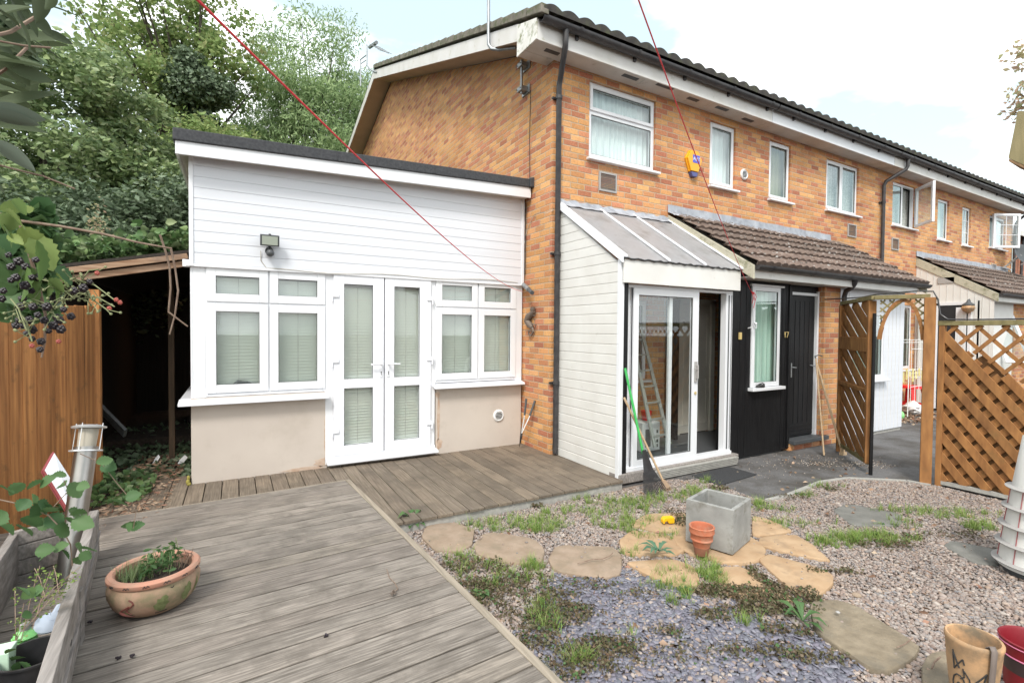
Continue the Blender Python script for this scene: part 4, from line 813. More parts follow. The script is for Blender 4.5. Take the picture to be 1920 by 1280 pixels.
# frame filling
YFE = YE-.004
b = MB(); b.box(XL+.02, -.26, YE-.005, YE+.07, .95, 2.25); b.box(.865, .95, YE-.005, YE+.07, .13, 2.25); b.box(2.095, 2.15, YE-.005, YE+.07, .13, 2.25); b.box(3.30, XR, YE-.005, YE+.07, .95, 2.27); b.box(XL, XL+.02, YE-.005, 6.6, .95, 2.25)
b.box(.95, 2.095, YE+.002, YE+.07, 2.255, 2.285); b.box(-.26, 3.3, YE+.03, YE+.07, 2.235, 2.29); b.build('white_surround', 'upvc', t, bevel=.004)
def lighting_unit(x0, x1, z0, z1, l, lab=None):
    fr = window(t, x0, x1, z0, z1, YE-.002, l, None, fw_=.05, sill=False, sash=.082, room=False)
    return fr
u1 = lighting_unit(-.27, .875, .955, 2.265, [(-.25, .30, 1.91, 2.25, 1), (.315, .865, 1.91, 2.25, 1), (-.25, .30, .99, 1.895, 1), (.315, .865, .99, 1.895, 1)])
u2 = lighting_unit(2.14, 3.31, .985, 2.30, [(2.155, 2.725, 1.935, 2.285, 1), (2.74, 3.295, 1.935, 2.285, 1), (2.155, 2.725, 1.02, 1.92, 1), (2.74, 3.295, 1.02, 1.92, 1)])
def blind(parent, x0, x1, z0, z1, y):
    b = MB(); n_ = int((z1-z0)/.034); rd = random.Random(int(x0*100))
    for k in range(n_):
        z_ = z0+k*.034; b.add([(x0, y+.014, z_), (x1, y+.014, z_+rd.uniform(-.001, .001)), (x1, y-.008, z_+.030), (x0, y-.008, z_+.030)], [(0, 1, 2, 3)])
        b.add([(x0, y+.014, z_-.003), (x1, y+.014, z_-.003), (x1, y+.012, z_), (x0, y+.012, z_)], [(0, 1, 2, 3)])
    bl = b.build('blind', 'blind', parent)
    b = MB(); b.box(x0, x1, y+.04, y+.044, z0-.02, z1+.02); b.build('blind_backing', 'blind', parent)
    b = MB(); xx = x0+(x1-x0)*.5
    b.box(xx-.0015, xx+.0015, y-.012, y-.009, z0+.05, z1); b.box(x0, x1, y-.02, y+.01, z1-.04, z1+.01); b.build('blind_cord', 'stone_grey', parent)
for (u_, rects) in ((u1, [(-.2, .26, 1.0, 2.2), (.36, .83, 1.0, 2.2)]), (u2, [(2.2, 2.68, 1.03, 2.24), (2.78, 3.26, 1.03, 2.24)])):
    for a, c, e, f in rects: blind(u_, a, c, e, f, YE+.07)
b = MB(); b.prism([(XL-.10, YE-.11, .885), (.895, YE-.11, .885), (.895, YE+.03, .915), (XL-.10, YE+.03, .915)], (0, 0, .028)); b.box(XL-.10, XL, YE+.03, 7.5, .905, .935); b.build('sill', 'upvc_bright', u1, bevel=.005)
b = MB(); b.prism([(2.115, YE-.11, .92), (3.39, YE-.11, .92), (3.39, YE+.03, .95), (2.115, YE+.03, .95)], (0, 0, .028)); b.build('sill', 'upvc_bright', u2, bevel=.005)
b = MB(); b.tube([(-.03, YE+.075, 1.05), (.02, YE+.07, 1.085), (.10, YE+.07, 1.075), (.2, YE+.07, 1.04)], [.012, .022, .018, .008], 8); b.build('window_ornament', 'dark_grey', u1, smooth=True)
# french doors
for (a, c, g0, g1, side) in ((.95, 1.512, 1.065, 1.385, -1), (1.524, 2.09, 1.635, 1.945, 1)):
    b = MB(); y0, y1 = YE-.028, YE+.04
    b.box(a, g0, y0, y1, .22, 2.262); b.box(g1, c, y0, y1, .22, 2.262)
    for e, f in ((.22, .33), (.975, 1.08), (2.15, 2.262)): b.box(g0, g1, y0, y1, e, f)
    d_ = b.build('french_door', 'upvc_bright', t, bevel=.005)
    for e, f in ((.33, .975), (1.08, 2.15)):
        b = MB(); b.box(g0, g1, YE-.006, YE-.002, e, f); b.build('pane', 'glass', d_)
        b = MB(); ringf(b, g0-.001, g1+.001, e-.001, f+.001, .005, YE-.018, YE-.006); b.build('gasket', 'black_plastic', d_)
    blind(d_, g0-.03, g1+.03, .30, 2.16, YE+.045)
    hx = 1.478 if side < 0 else 1.562
    b = MB(); b.box(hx-.014, hx+.014, y0-.009, y0, 1.09, 1.32); b.tube([(hx, y0-.01, 1.245), (hx, y0-.05, 1.245), (hx+side*.02*(1), y0-.055, 1.245), (hx+side*.13, y0-.052, 1.24)], [.011, .011, .010, .009], 8); b.build('handle', 'upvc_bright', d_, bevel=.002)
    b = MB(); b.box(hx-.004, hx+.004, y0-.0105, y0-.008, 1.115, 1.145); b.disc((hx, y0-.009, 1.15), .007, 10, (0, -1, 0), .002); b.build('keyhole', 'paint_black', d_)
    for z_ in (.48, 1.27, 2.0):
        b = MB(); xx = a if side < 0 else c
        b.box(min(xx-.025, xx+side*-.055), max(xx-.025+.05, xx-side*.055), y0-.016, y0, z_, z_+.045); b.tube([(xx+side*.015, y0-.008, z_-.05), (xx+side*.015, y0-.008, z_+.045)], .011, 8); b.build('hinge', 'upvc_bright', d_, bevel=.002)
b = MB(); b.prism([(.875, YE-.10, .14), (2.17, YE-.10, .14), (2.17, YE+.05, .165), (.875, YE+.05, .165)], (0, 0, .025)); b.box(.9, 2.15, YE-.02, YE+.05, .17, .22); b.build('threshold', 'upvc_bright', t, bevel=.004)
b = MB(); b.box(XL+.1, XR, YE+.35, YE+.36, .05, 2.25); b.build('room_backing', 'room_wall', t)
# round vent
b = MB(); b.M = Matrix.Translation((3.045, YE, .515)) @ Matrix.Rotation(R(90), 4, 'X'); b.lathe([(.078, 0), (.078, .014), (.062, .024), (.058, .016), (.0001, .016)], n=28); v_ = b.build('round_vent', 'white_plastic', t, smooth=True)
b = MB()
for k in range(5): w_ = math.sqrt(.052**2-(.019*(k-2))**2); b.box(3.045-w_, 3.045+w_, YE-.024, YE-.014, .512+.019*(k-2), .518+.019*(k-2))
b.build('slot', 'paint_black', v_)
# cable under the cladding
b = MB(); pts = [at(489, 470, y=5.70), at(489, 488, y=5.71), at(500, 503, y=5.715)]+[Vector((x_, 5.708, 2.262+.012*math.sin(x_*5)+.012*(x_-.4))) for x_ in np.linspace(.38, 3.3, 22)]
b.tube(pts, .004, 6); tag(b.build('cable', 'cable_grey', None, smooth=True), 'thin grey cable running under the white cladding to the floodlight', 'cable')
b = MB(); pts = [at(*q, x=3.405) for q in [(984, 455), (986, 440), (992, 420), (1003, 402)]]+[at(*q, y=5.07) for q in [(1012, 398), (1024, 400), (1038, 394)]]; b.tube(pts, .004, 6); tag(b.build('cable', 'cable_grey', None, smooth=True), 'short loose cable on the brick corner above the ornament', 'cable')
b = MB(); b.tube([(3.41, 5.60, 4.82), (3.41, 5.62, 4.2), (3.408, 5.60, 3.64)], .004, 6); b.tube([(3.402, 5.68, 3.35), (3.402, 5.69, 2.4)], .006, 6); tag(b.build('cable', 'paint_black', None, smooth=True), 'black aerial cable running down the gable brickwork', 'cable')
# floodlight
t = thing('floodlight', 'black security floodlight with sensor on white cladding', 'floodlight', (.31, 5.70, 2.45))
b = MB(); b.M = Matrix.Translation((.31, 5.62, 2.545)) @ Matrix.Rotation(R(12), 4, 'X'); b.box(-.088, .088, -.03, .035, -.055, .058); b.box(-.06, .06, .03, .06, -.03, .03); b.box(-.012, .012, -.03, .0, .056, .07); b.build('lamp_housing', 'dark_grey', t, bevel=.006)
b = MB(); b.M = Matrix.Translation((.31, 5.62, 2.545)) @ Matrix.Rotation(R(12), 4, 'X'); b.box(-.072, .072, -.034, -.029, -.042, .045); b.build('lamp_glass', 'floodglass', t)
b = MB(); b.tube([(.31, 5.715, 2.45), (.31, 5.66, 2.46), (.31, 5.64, 2.48)], .016, 8); b.disc((.31, 5.718, 2.45), .04, 14, (0, -1, 0), .015); b.build('bracket', 'dark_grey', t)
b = MB(); b.M = Matrix.Translation((.315, 5.63, 2.42)); b.sphere((0, 0, 0), .038, 14, 8); b.box(-.03, .03, .0, .05, -.02, .02); b.build('sensor', 'dark_grey', t, smooth=True)
# ------------------------------------------------------------------ white porch
t = thing('glazed_porch', 'narrow white clad porch with sloping sheet roof and sliding glass door', 'porch', (4.4, 4.5, 0))
XP0, XP1, YP = 3.525, 5.42, 3.93
b = MB(); k = 0; z0 = .08
while z0 < 3.2:
    z1 = z0+.1095
    yb = lambda z_: YP+.012 if z_ < 2.36 else YP+.012+(z_-2.36)*(5.07-YP)/(3.17-2.36)
    if z1 > 3.17: break
    xo = XP0
    pr = [(xo+.01, z0), (xo-.013, z0+.001), (xo-.017, z0+.010), (xo-.017, z1-.006), (xo-.012, z1-.0005), (xo+.01, z1-.0005)]
    # profile swept from y=yb to house, with raked end
    vs = [(px_, yb(pz_)+.0, pz_) for px_, pz_ in pr]+[(px_, 5.072, pz_) for px_, pz_ in pr]
    b.add(vs, [(i, (i+1) % 6, 6+(i+1) % 6, 6+i) for i in range(6)]+[(5, 4, 3, 2, 1, 0), (6, 7, 8, 9, 10, 11)]); z0 = z1
b.build('side_cladding', 'cladding_cream', t)
b = MB(); b.box(XP0-.024, XP0+.03, YP-.02, YP+.03, .07, 2.40); b.build('corner_trim', 'upvc', t, bevel=.004)
# roof slope
def rp_(u, y_): # top surface
    return 2.405+(y_-3.87)*(3.235-2.405)/(5.08-3.87)
b = MB(); b.prism([(XP0-.02, 3.87, rp_(0, 3.87)), (XP0-.02, 5.06, rp_(0, 5.06)), (XP0-.02, 5.06, rp_(0, 5.06)+.012), (XP0-.02, 3.87, rp_(0, 3.87)+.012)], (XP1-XP0+.02, 0, 0)); b.build('roof_sheet', 'poly_sheet', t)
b = MB()
for xx in (XP0-.03, 4.14, 4.72, XP1-.03): 
    b.mark(); w_ = .035 if xx > 3.6 and xx < 5.3 else .05
    b.prism([(xx, 3.855, rp_(0, 3.87)+.012), (xx, 5.05, rp_(0, 5.05)+.012), (xx, 5.05, rp_(0, 5.05)+.034), (xx, 3.855, rp_(0, 3.87)+.034)], (w_, 0, 0))
b.mark(); b.prism([(XP0-.045, 3.86, rp_(0, 3.87)-.05), (XP0-.045, 5.06, rp_(0, 5.06)-.05), (XP0-.045, 5.06, rp_(0, 5.06)+.03), (XP0-.045, 3.86, rp_(0, 3.87)+.03)], (.016, 0, 0))
b.build('glazing_bar', 'upvc_bright', t, bevel=.003)
b = MB(); vs = []
for i in range(31):
    xx = XP0-.02+(XP1+.05-XP0)*i/30; wz = .01*math.sin(i*2.1)+.006*math.sin(i*5)
    vs += [(xx, 5.07, 3.29+wz), (xx, 5.05, 3.245), (xx, 4.97, 3.19+wz*.5)]
b.add(vs, [(3*i+k, 3*i+3+k, 3*i+4+k, 3*i+1+k) for i in range(30) for k in range(2)]); b.build('flashing', 'lead', t, smooth=True)
b = MB(); b.box(XP0-.005, XP1-.02, 3.875, 3.90, 2.155, 2.40); b.build('fascia', 'cladding_cream', t, bevel=.004)
b = MB(); b.tube([(XP0-.02+(XP1-XP0)*i/40, 3.864, 2.405+.006*math.sin(i*1.9)) for i in range(41)], [.009+.004*math.sin(i*3.1) for i in range(41)], 6); b.build('eave_sealant', 'paint_black', t)
b = MB(); b.box(XP0+.03, XP0+.10, YP-.005, YP+.06, .10, 2.16); b.build('corner_post', 'black_timber', t)
# sliding frame
YS = 3.965
b = MB(); b.box(3.62, 3.665, YS, YS+.08, .15, 2.15); b.box(5.26, 5.38, YS, YS+.08, .15, 2.155); b.box(3.665, 5.26, YS, YS+.08, 2.12, 2.155); b.box(3.62, 5.38, YS-.02, YS+.08, .13, .175)
fr = b.build('door_frame', 'upvc', t, bevel=.003)
b = MB(); b.box(5.30, 5.315, YS-.006, YS+.001, .2, 2.1); b.box(5.355, 5.36, YS-.006, YS+.001, .2, 2.1); b.build('frame_track', 'dark_grey', fr)
b = MB(); ringf(b, 3.735, 4.745, .175, 2.118, .001, YS+.01, YS+.04); b.box(3.735, 3.805, YS-.012, YS+.03, .175, 2.118); b.box(4.655, 4.755, YS-.012, YS+.03, .175, 2.118); b.box(3.805, 4.655, YS-.012, YS+.03, 2.045, 2.118); b.box(3.805, 4.655, YS-.012, YS+.03, .175, .245)
sd_ = b.build('sliding_door', 'upvc', t, bevel=.004)
b = MB(); b.box(3.805, 4.655, YS+.006, YS+.012, .245, 2.045); b.build('pane', 'glass', sd_)
b = MB(); ringf(b, 3.804, 4.656, .244, 2.046, .007, YS-.004, YS+.006); b.build('gasket', 'black_plastic', sd_)
b = MB(); b.box(4.69, 4.725, YS-.03, YS-.012, 1.06, 1.30); b.box(4.70, 4.715, YS-.06, YS-.03, 1.10, 1.26); b.tube([(4.655, YS-.05, 1.22), (4.71, YS-.055, 1.21)], .006, 6); b.build('handle', 'stone_grey', sd_, bevel=.002)
b = MB(); b.disc((4.71, YS-.016, .93), .018, 12, (0, -1, 0), .006); b.build('lock', 'brass', sd_)
b = MB(); b.box(3.665, 3.735, YS+.045, YS+.075, .175, 2.12); b.box(4.33, 4.38, YS+.045, YS+.075, .175, 2.12); fx = b.build('fixed_light', 'upvc', t); b = MB(); b.box(3.70, 4.35, YS+.058, YS+.062, .18, 2.11); b.build('pane', 'glass', fx)
b = MB(); b.box(XP0-.02, 5.46, 3.90, 4.06, .03, .135); b.build('threshold', 'planter_wood', t, bevel=.008)
b = MB()
for k in range(5): b.box(4.0, 5.40, 3.872-k*.004, 3.90, .02+k*.02, .033+k*.02)
b.build('threshold_grooves', 'kerb', t)
b = MB(); b.box(XP0+.01, 6.6, 4.06, 5.07, .0, .125); b.build('floor', 'dark_grey', t)
# inner door (cream) and curtain, part of porch interior
b = MB(); b.box(5.72, 6.38, 5.09, 5.13, .13, 2.06); d_ = b.build('inner_door', 'cream_paint', t, bevel=.004)
b = MB()
for e, f in ((.25, .95), (1.1, 1.95)):
    for a in (5.80, 6.10): ringf(b, a, a+.22, e, f, .02, 5.082, 5.091)
b.build('door_moulding', 'cream_paint', d_)
b = MB(); b.box(5.66, 5.72, 5.06, 5.12, .12, 2.12); b.box(6.38, 6.46, 5.06, 5.12, .12, 2.12); b.box(5.66, 6.46, 5.06, 5.12, 2.06, 2.14); b.build('inner_door_frame', 'cream_paint', t)
b = MB(); b.box(5.38, 5.44, 4.85, 5.05, .12, 2.1); b.build('open_inner_door', 'black_timber', t)
# things in the porch
t = thing('stepladder', 'aluminium ladder leaning inside the glazed porch', 'ladder', (4.0, 4.3, .12))
b = MB(); A0 = at(1228, 838, y=4.30); A1 = at(1180, 610, y=4.75); off = Vector((.30, .05, 0))
b.bar(A0, A1, .02, .05, (1, 0, 0)); b.mark(); b.bar(A0+off, A1+off*.75, .02, .05, (1, 0, 0)); b.build('rail', 'ladder_grey', t)
b = MB()
for k in range(7):
    s_ = (k+.6)/7.5; p = A0.lerp(A1, s_); q = (A0+off).lerp(A1+off*.75, s_); b.mark(); b.bar(p, q, .045, .018)
b.build('rung', 'ladder_grey', t)
t = thing('cardboard_box', 'white printed carton on the porch floor behind the ladder', 'box', (4.55, 4.6, .125)); b = MB(); b.box(4.42, 4.72, 4.50, 4.78, .14, .50); b.build('carton', 'card_white', t, bevel=.004); b = MB(); b.box(4.47, 4.56, 4.497, 4.5, .2, .42)
for k in range(4): b.box(4.66, 4.69, 4.497, 4.5, .18+k*.06, .22+k*.06)
b.build('printed_mark', 'dark_grey', t)
b = MB(); b.lathe([(.05, 0), (.075, .12), (.07, .12), (.05, .01), (0, .01)], (4.60, 4.62, .51), 18); tag(b.build('bucket', 'red_plastic', None, smooth=True), 'small red tub standing on the white carton in the porch', 'bucket')
b = MB()
for k in range(6): b.box(4.42+.005*k, 4.52, 4.70, 4.78, .5+.05*k, .535+.05*k)
tag(b.build('paint_tray', 'bottle_green', None, bevel=.004), 'green ridged plastic tray inside the porch above the carton', 'tray')
b = MB(); b.lathe([(.11, 0), (.13, .22), (.12, .22), (.1, .01), (0, .01)], (4.05, 4.45, .13), 20); tag(b.build('bucket', 'blue_plastic', None, smooth=True), 'dark blue bucket on the porch floor under the ladder', 'bucket')
b = MB(); n_ = 14; vs = []
for j in range(9):
    z_ = 2.0-j*.13; ww = .06+.05*math.sin(j*.6)+.02*(j % 2)
    vs += [(6.60, 4.75-ww*1.3+.0, z_), (6.53-.03*math.sin(j), 4.75, z_), (6.60, 4.75+ww*1.3, z_)]
b.add(vs, [f for j in range(8) for f in ((3*j, 3*j+1, 3*j+4, 3*j+3), (3*j+1, 3*j+2, 3*j+5, 3*j+4))]); tag(b.build('hanging_coat', 'cloth_black', None, smooth=True), 'black coat hanging on the dark wall inside the doorway', 'coat')
# ------------------------------------------------------------------ wall mounted things
t = thing('alarm_box', 'yellow and blue hexagonal burglar alarm box on the upstairs brick', 'alarm box', (5.93, YW, 4.0))
c = (5.90, 4.13); hexp = [(-.075, .185), (.07, .185), (.15, .06), (.075, -.13), (-.075, -.13), (-.15, .06)]
b = MB(); b.prism([(c[0]+p*1.12, YW, c[1]+q) for p, q in hexp][::-1], (0, -.03, 0)); b.prism([(c[0]+p*1.02, YW-.03, c[1]+q*.95) for p, q in hexp][::-1], (0, -.03, 0)); b.build('cover', 'alarm_yellow', t, bevel=.008)
b = MB(); b.prism([(c[0]-.075, YW, c[1]-.133), (c[0]+.075, YW, c[1]-.133), (c[0]+.045, YW, c[1]-.2), (c[0]-.045, YW, c[1]-.2)], (0, -.058, 0)); b.build('strobe', 'alarm_blue', t, bevel=.006)
b = MB(); b.box(c[0]-.05, c[0]+.10, YW-.063, YW-.059, c[1]+.0, c[1]+.115); b.build('badge', 'logo_blue', t); text('ADT', .072, (c[0]+.025, YW-.065, c[1]+.055), Matrix.Rotation(R(90), 3, 'X'), 'upvc_bright', t, 'lettering', .001)
t = thing('wall_camera', 'small grey camera on the brick pier above the ornament', 'camera', (3.40, 5.6, 2.2))
p0 = at(982, 534, x=3.38); p1 = at(998, 549, x=3.25); b = MB(); b.tube([p0, p0.lerp(p1, .6)], .03, 12); b.build('camera_body', 'galv', t, smooth=True); b = MB(); b.tube([p0.lerp(p1, .6), p1], .027, 12); b.build('hood', 'dark_grey', t, smooth=True)
# chameleon-like ornament
t = thing('wall_ornament', 'metal lizard ornament with curled tail hung on the brick', 'ornament', tuple(at(993, 600, x=3.41)))
og = Vector((3.385, 0, 0)); yc = lambda px, py: at(px, py, x=3.39)
body = [(1001, 583), (997, 588), (991, 594), (989, 602), (993, 609), (998, 614)]; tail = [(998, 614), (1000, 621), (996, 629), (991, 626), (992, 620), (996, 621)]
b = MB(); b.tube([yc(*q) for q in body], [.026, .038, .048, .05, .042, .026], 10); b.sphere(yc(999, 580), .038, 10, 7); b.build('body', 'ornament', t, smooth=True)
b = MB(); b.tube([yc(*q) for q in tail], [.018, .015, .013, .011, .009, .006], 8); b.build('tail', 'ornament', t, smooth=True)
b = MB()
for q in ([(994, 590), (1003, 592), (1004, 588)], [(996, 606), (1005, 609), (1004, 614)], [(991, 596), (985, 600), (988, 604)]): b.tube([yc(*r_) for r_ in q], .008, 6)
b.build('leg', 'ornament', t, smooth=True)
# aerial bracket on the gable near corner
t = thing('mast_bracket', 'galvanised aerial bracket pole on the brick gable corner', 'bracket', (3.40, 5.7, 5.0))
b = MB(); b.tube([(3.34, 5.72, 4.80), (3.34, 5.72, 5.25)], .017, 10); b.build('pole', 'galv', t, smooth=True)
for z_ in (4.86, 5.18):
    b = MB(); b.box(3.30, 3.415, 5.66, 5.78, z_-.03, z_+.03); b.box(3.40, 3.42, 5.62, 5.82, z_-.055, z_+.055); b.tube([(3.28, 5.68, z_), (3.42, 5.68, z_)], .008, 6); b.tube([(3.28, 5.77, z_), (3.42, 5.77, z_)], .008, 6); b.build('clamp', 'galv', t, bevel=.004)
t = thing('mast', 'bent grey steel mast rising past the gable eave', 'mast', (3.0, 6.0, 5.3))
b = MB(); b.tube([at(968, 90, x=3.15), at(935, 94, x=3.05), at(922, 92, x=2.97), at(916, 84, x=2.95), at(916, 60, x=2.95), at(916, -40, x=2.95)], .022, 10); b.build('pole', 'galv', t, smooth=True)
# tv aerial at ridge
t = thing('tv_aerial', 'old television aerial on a curved pole at the roof ridge', 'aerial', (3.0, 12.3, 8))
q = lambda px, py: at(px, py, x=3.0)
b = MB(); b.tube([q(707, 136), q(700, 134), q(692, 128), q(688, 122), q(688, 85)], .022, 8); b.build('pole', 'galv', t, smooth=True)
b = MB(); b.tube([q(688, 103), q(676, 112)], .015, 6); b.tube([q(676, 112), q(676, 162)], .018, 6); b.tube([q(688, 112), q(677, 120)], .012, 6); b.build('boom', 'galv', t)
b = MB(); b.tube([q(693, 89), q(706, 80)], .045, 6); b.tube([q(702, 86), q(728, 100)], .012, 6)
for k in range(6): p = q(703+k*4, 86+k*2.4); b.tube([p+Vector((-.14, .0, 0)), p+Vector((.14, 0, 0))], .006, 4)
b.build('elements', 'galv', t)
# bell and hook on black panel
b = MB(); b.box(5.585, 5.63, 4.005, 4.028, 1.555, 1.645); tag(b.build('doorbell', 'brass', None, bevel=.004), 'small brass bell push on the black boards', 'doorbell')
b = MB(); b.lathe([(.055, 0), (.062, .012), (.055, .028), (.04, .034), (0, .034)], (6.0, 3.985, .928), 20, sx=1.35, sy=.6); b.tube([(5.94, 3.97, .97), (6.0, 3.96, .985), (6.06, 3.97, .965)], .008, 6); tag(b.build('brush', 'paint_black', None, smooth=True), 'small round black object lying on the window ledge of number 17', 'brush')
# ------------------------------------------------------------------ washing lines
def line(pts, r_, label, extra=None):
    b = MB(); b.tube(pts, r_, 8)
    if extra: extra(b)
    return tag(b.build('washing_line', 'rope_red', None, smooth=True), label, 'washing line')
A = at(345, -25, y=1.05); B = Vector((3.36, 5.66, 2.165)); pts = []
for i in range(31):
    s_ = i/30; p = A.lerp(B, s_); p.z -= .42*4*s_*(1-s_)*.25; pts.append(p)
line(pts, .0027, 'red washing line sagging across the garden to the brick pier')
A = at(1188, -25, y=1.25); B = at(1408, 545, y=3.98); pts = []
for i in range(31):
    s_ = i/30; p = A.lerp(B, s_); p.z -= .12*s_*(1-s_)*4*.5; pts.append(p)
def tail_(b):
    for k, (dx, l) in enumerate(((.0, .16), (.03, .22), (.055, .13))): b.tube([B, B+Vector((dx, -.02, -.04)), B+Vector((dx+.03, -.02, -l*.6)), B+Vector((dx+.015, -.01, -l))], .004, 5)
    b.sphere(B+Vector((.02, -.02, -.03)), .016, 8, 5)
line(pts, .0028, 'red washing line tied off beside the window of number 17', tail_)
t = thing('wall_hook', 'metal hook and rope loop at the left edge of number 17 window', 'hook', (5.82, 3.99, 1.8)); b = MB(); b.tube([(5.83, 4.0, 2.1), (5.828, 3.985, 1.78)], .004, 6); b.tube([(5.828, 3.985, 1.78), (5.85, 3.96, 1.74), (5.83, 3.95, 1.70), (5.80, 3.97, 1.72), (5.72, 3.99, 1.70)], .008, 6); b.sphere((5.85, 3.97, 1.76), .02, 8, 6); b.build('hook_body', 'alu', t, smooth=True)
# ------------------------------------------------------------------ tools
def stick(b, a, c, r_=.014, n=10): b.tube([a, c], r_, n)
t = thing('leaf_rake', 'black fan leaf rake with a green handle leaning on the porch', 'rake', (3.66, 3.58, 0))
tp = at(1172, 690, y=3.88); lo = at(1206, 850, y=3.66); ft = at(1224, 922, z=.03)
b = MB(); b.tube([tp, lo], .014, 10); b.build('handle', 'green_plastic', t, smooth=True)
b = MB(); c0 = lo+(tp-lo).normalized()*.05; dirn = (ft-lo); sdv = Vector((.87, .1, 0)); n_ = 15; vs = []
for i in range(n_): # solid head
    f_ = (i/(n_-1)-.5); vs += [lo+sdv*.07*f_+Vector((0, -.01, .04)), lo.lerp(ft, .52)+sdv*.19*f_+Vector((0, -.025+.04*f_*f_, 0))]
b.add(vs, [(2*i, 2*i+2, 2*i+3, 2*i+1) for i in range(n_-1)])
for i in range(n_):
    f_ = (i/(n_-1)-.5); a_ = lo.lerp(ft, .45)+sdv*.18*f_+Vector((0, -.024+.04*f_*f_, 0)); e_ = ft+sdv*.36*f_+Vector((0, -.02, .04*abs(f_)*2-.0)); b.bar(a_, e_, .009, .004, (0, 1, 0)); b.bar(e_, e_+Vector((0, -.03, -.022)), .008, .004)
b.build('tines', 'black_plastic', t)
t = thing('broom', 'old broom with a wooden handle leaning beside the green rake', 'broom', (3.8, 3.6, 0))
bt = at(1245, 905, y=3.62); bh = at(1170, 745, y=3.885)
b = MB(); b.tube([bh, bt], .012, 10); b.build('handle', 'handle_wood', t, smooth=True)
b = MB(); d_ = (bt-bh).normalized(); rd = random.Random(2)
b.tube([bt-d_*.03, bt+d_*.03, bt+d_*.05], [.025, .04, .045], 10)
for k in range(120):
    a = rd.uniform(0, 6.283); q_ = rd.uniform(0, 1)**.5; o_ = Vector((math.cos(a)*.04*q_, math.sin(a)*.03*q_, 0)); b.bar(bt+d_*.03+o_, bt+d_*.12+o_*1.9, .004, .003)
b.build('bristles', 'straw', t)
t = thing('loppers', 'long handled garden loppers propped on the brick pier', 'loppers', tuple(at(973, 845, z=.1)))
base = at(974, 838, z=.11); cr_ = at(978, 812, y=5.42)
for (hx_, hy_, px_, py_) in ((987, 747, 983.5, 778), (1003, 751, 993.5, 779)):
    top = at(hx_, hy_, y=5.42); mid = at(px_, py_, y=5.42)
    b = MB(); b.tube([cr_, mid], .0085, 8); h_ = b.build('handle', 'alu', t, smooth=True); b = MB(); b.tube([mid, top], .014, 10); b.build('grip', 'dark_grey', h_, smooth=True)
b = MB(); b.prism([cr_+Vector((-.012, 0, .03)), cr_+Vector((.016, 0, .03)), cr_+Vector((.012, 0, -.04)), base, cr_+Vector((-.02, 0, -.04))], (0, .008, 0)); b.build('blade', 'dark_grey', t)
for (x1p, y1p, x0p, y0p, m_, lb) in ((1530, 672, 1545, 855, 'handle_wood', 'thin pale cane leaning by the black door'), (1531, 680, 1580, 852, 'handle_wood', 'wooden handled hoe leaning against the brick pier')):
    a_ = at(x1p, y1p, y=3.96); c_ = at(x0p, y0p-2, z=.02); t = thing('garden_tool', lb, 'garden tool', tuple(c_))
    b = MB(); b.tube([a_, c_], .011 if x0p < 1560 else .015, 8); b.build('handle', m_, t, smooth=True)
    b = MB()
    if x0p > 1560: b.box(c_.x-.05, c_.x+.05, c_.y-.03, c_.y+.02, .005, .04); b.box(c_.x-.02, c_.x+.02, c_.y-.02, c_.y+.02, .03, .09)
    else: b.tube([a_, a_+Vector((-.03, 0, .03)), a_+Vector((.06, 0, .05)), a_+Vector((.16, .0, .03))], .008, 6)
    b.build('head', 'handle_wood' if x0p > 1560 else 'dark_grey', t)
b = MB(); pm = [at(a_, c_, z=.006) for a_, c_ in [(1297, 892), (1365, 875), (1419, 890), (1348, 911)]]; b.prism([(p.x, p.y, .006) for p in pm], (0, 0, .010)); tag(b.build('doormat', 'mat_rubber', None, bevel=.003), 'black rubber doormat on the asphalt before the porch', 'doormat')
# ------------------------------------------------------------------ pots
t = thing('concrete_planter', 'empty rectangular grey concrete planter on the round stone', 'planter', (3.25, 2.48, .04))
o_ = Vector((3.12, 2.262, 0)); u_ = Vector((-.105, .335, 0)); v_ = Vector((.356, .104, 0)); h_ = .325; z_ = .041
def qp(a, c, zz): p = o_+u_*a+v_*c; return (p.x, p.y, zz)
b = MB(); wl = .08
vs = [qp(0, 0, z_), qp(0, 1, z_), qp(1, 1, z_), qp(1, 0, z_), qp(0, 0, z_+h_), qp(0, 1, z_+h_), qp(1, 1, z_+h_), qp(1, 0, z_+h_), qp(wl, wl, z_+h_), qp(wl, 1-wl, z_+h_), qp(1-wl, 1-wl, z_+h_), qp(1-wl, wl, z_+h_), qp(wl, wl, z_+.09), qp(wl, 1-wl, z_+.09), qp(1-wl, 1-wl, z_+.09), qp(1-wl, wl, z_+.09)]
b.add(vs, [(3, 2, 1, 0), (0, 1, 5, 4), (1, 2, 6, 5), (2, 3, 7, 6), (3, 0, 4, 7), (4, 5, 9, 8), (5, 6, 10, 9), (6, 7, 11, 10), (7, 4, 8, 11), (8, 9, 13, 12), (9, 10, 14, 13), (10, 11, 15, 14), (11, 8, 12, 15), (12, 13, 14, 15)]); b.build('tub', 'concrete', t, bevel=.004)
t = thing('plant_pot', 'small banded terracotta pot in front of the concrete planter', 'plant pot', (3.01, 2.43, .04))
sp = at(1315, 1038, z=.04)
b = MB(); b.lathe([(.055, .045), (.072, .10), (.083, .11), (.083, .118), (.080, .122), (.086, .155), (.094, .163), (.094, .172), (.092, .195), (.096, .203), (.092, .208), (.083, .205), (.078, .19), (.06, .07), (0, .07)], (sp.x, sp.y, .04), 40, sx=.93, sy=.93); b.build('pot', 'terracotta', t, smooth=True)
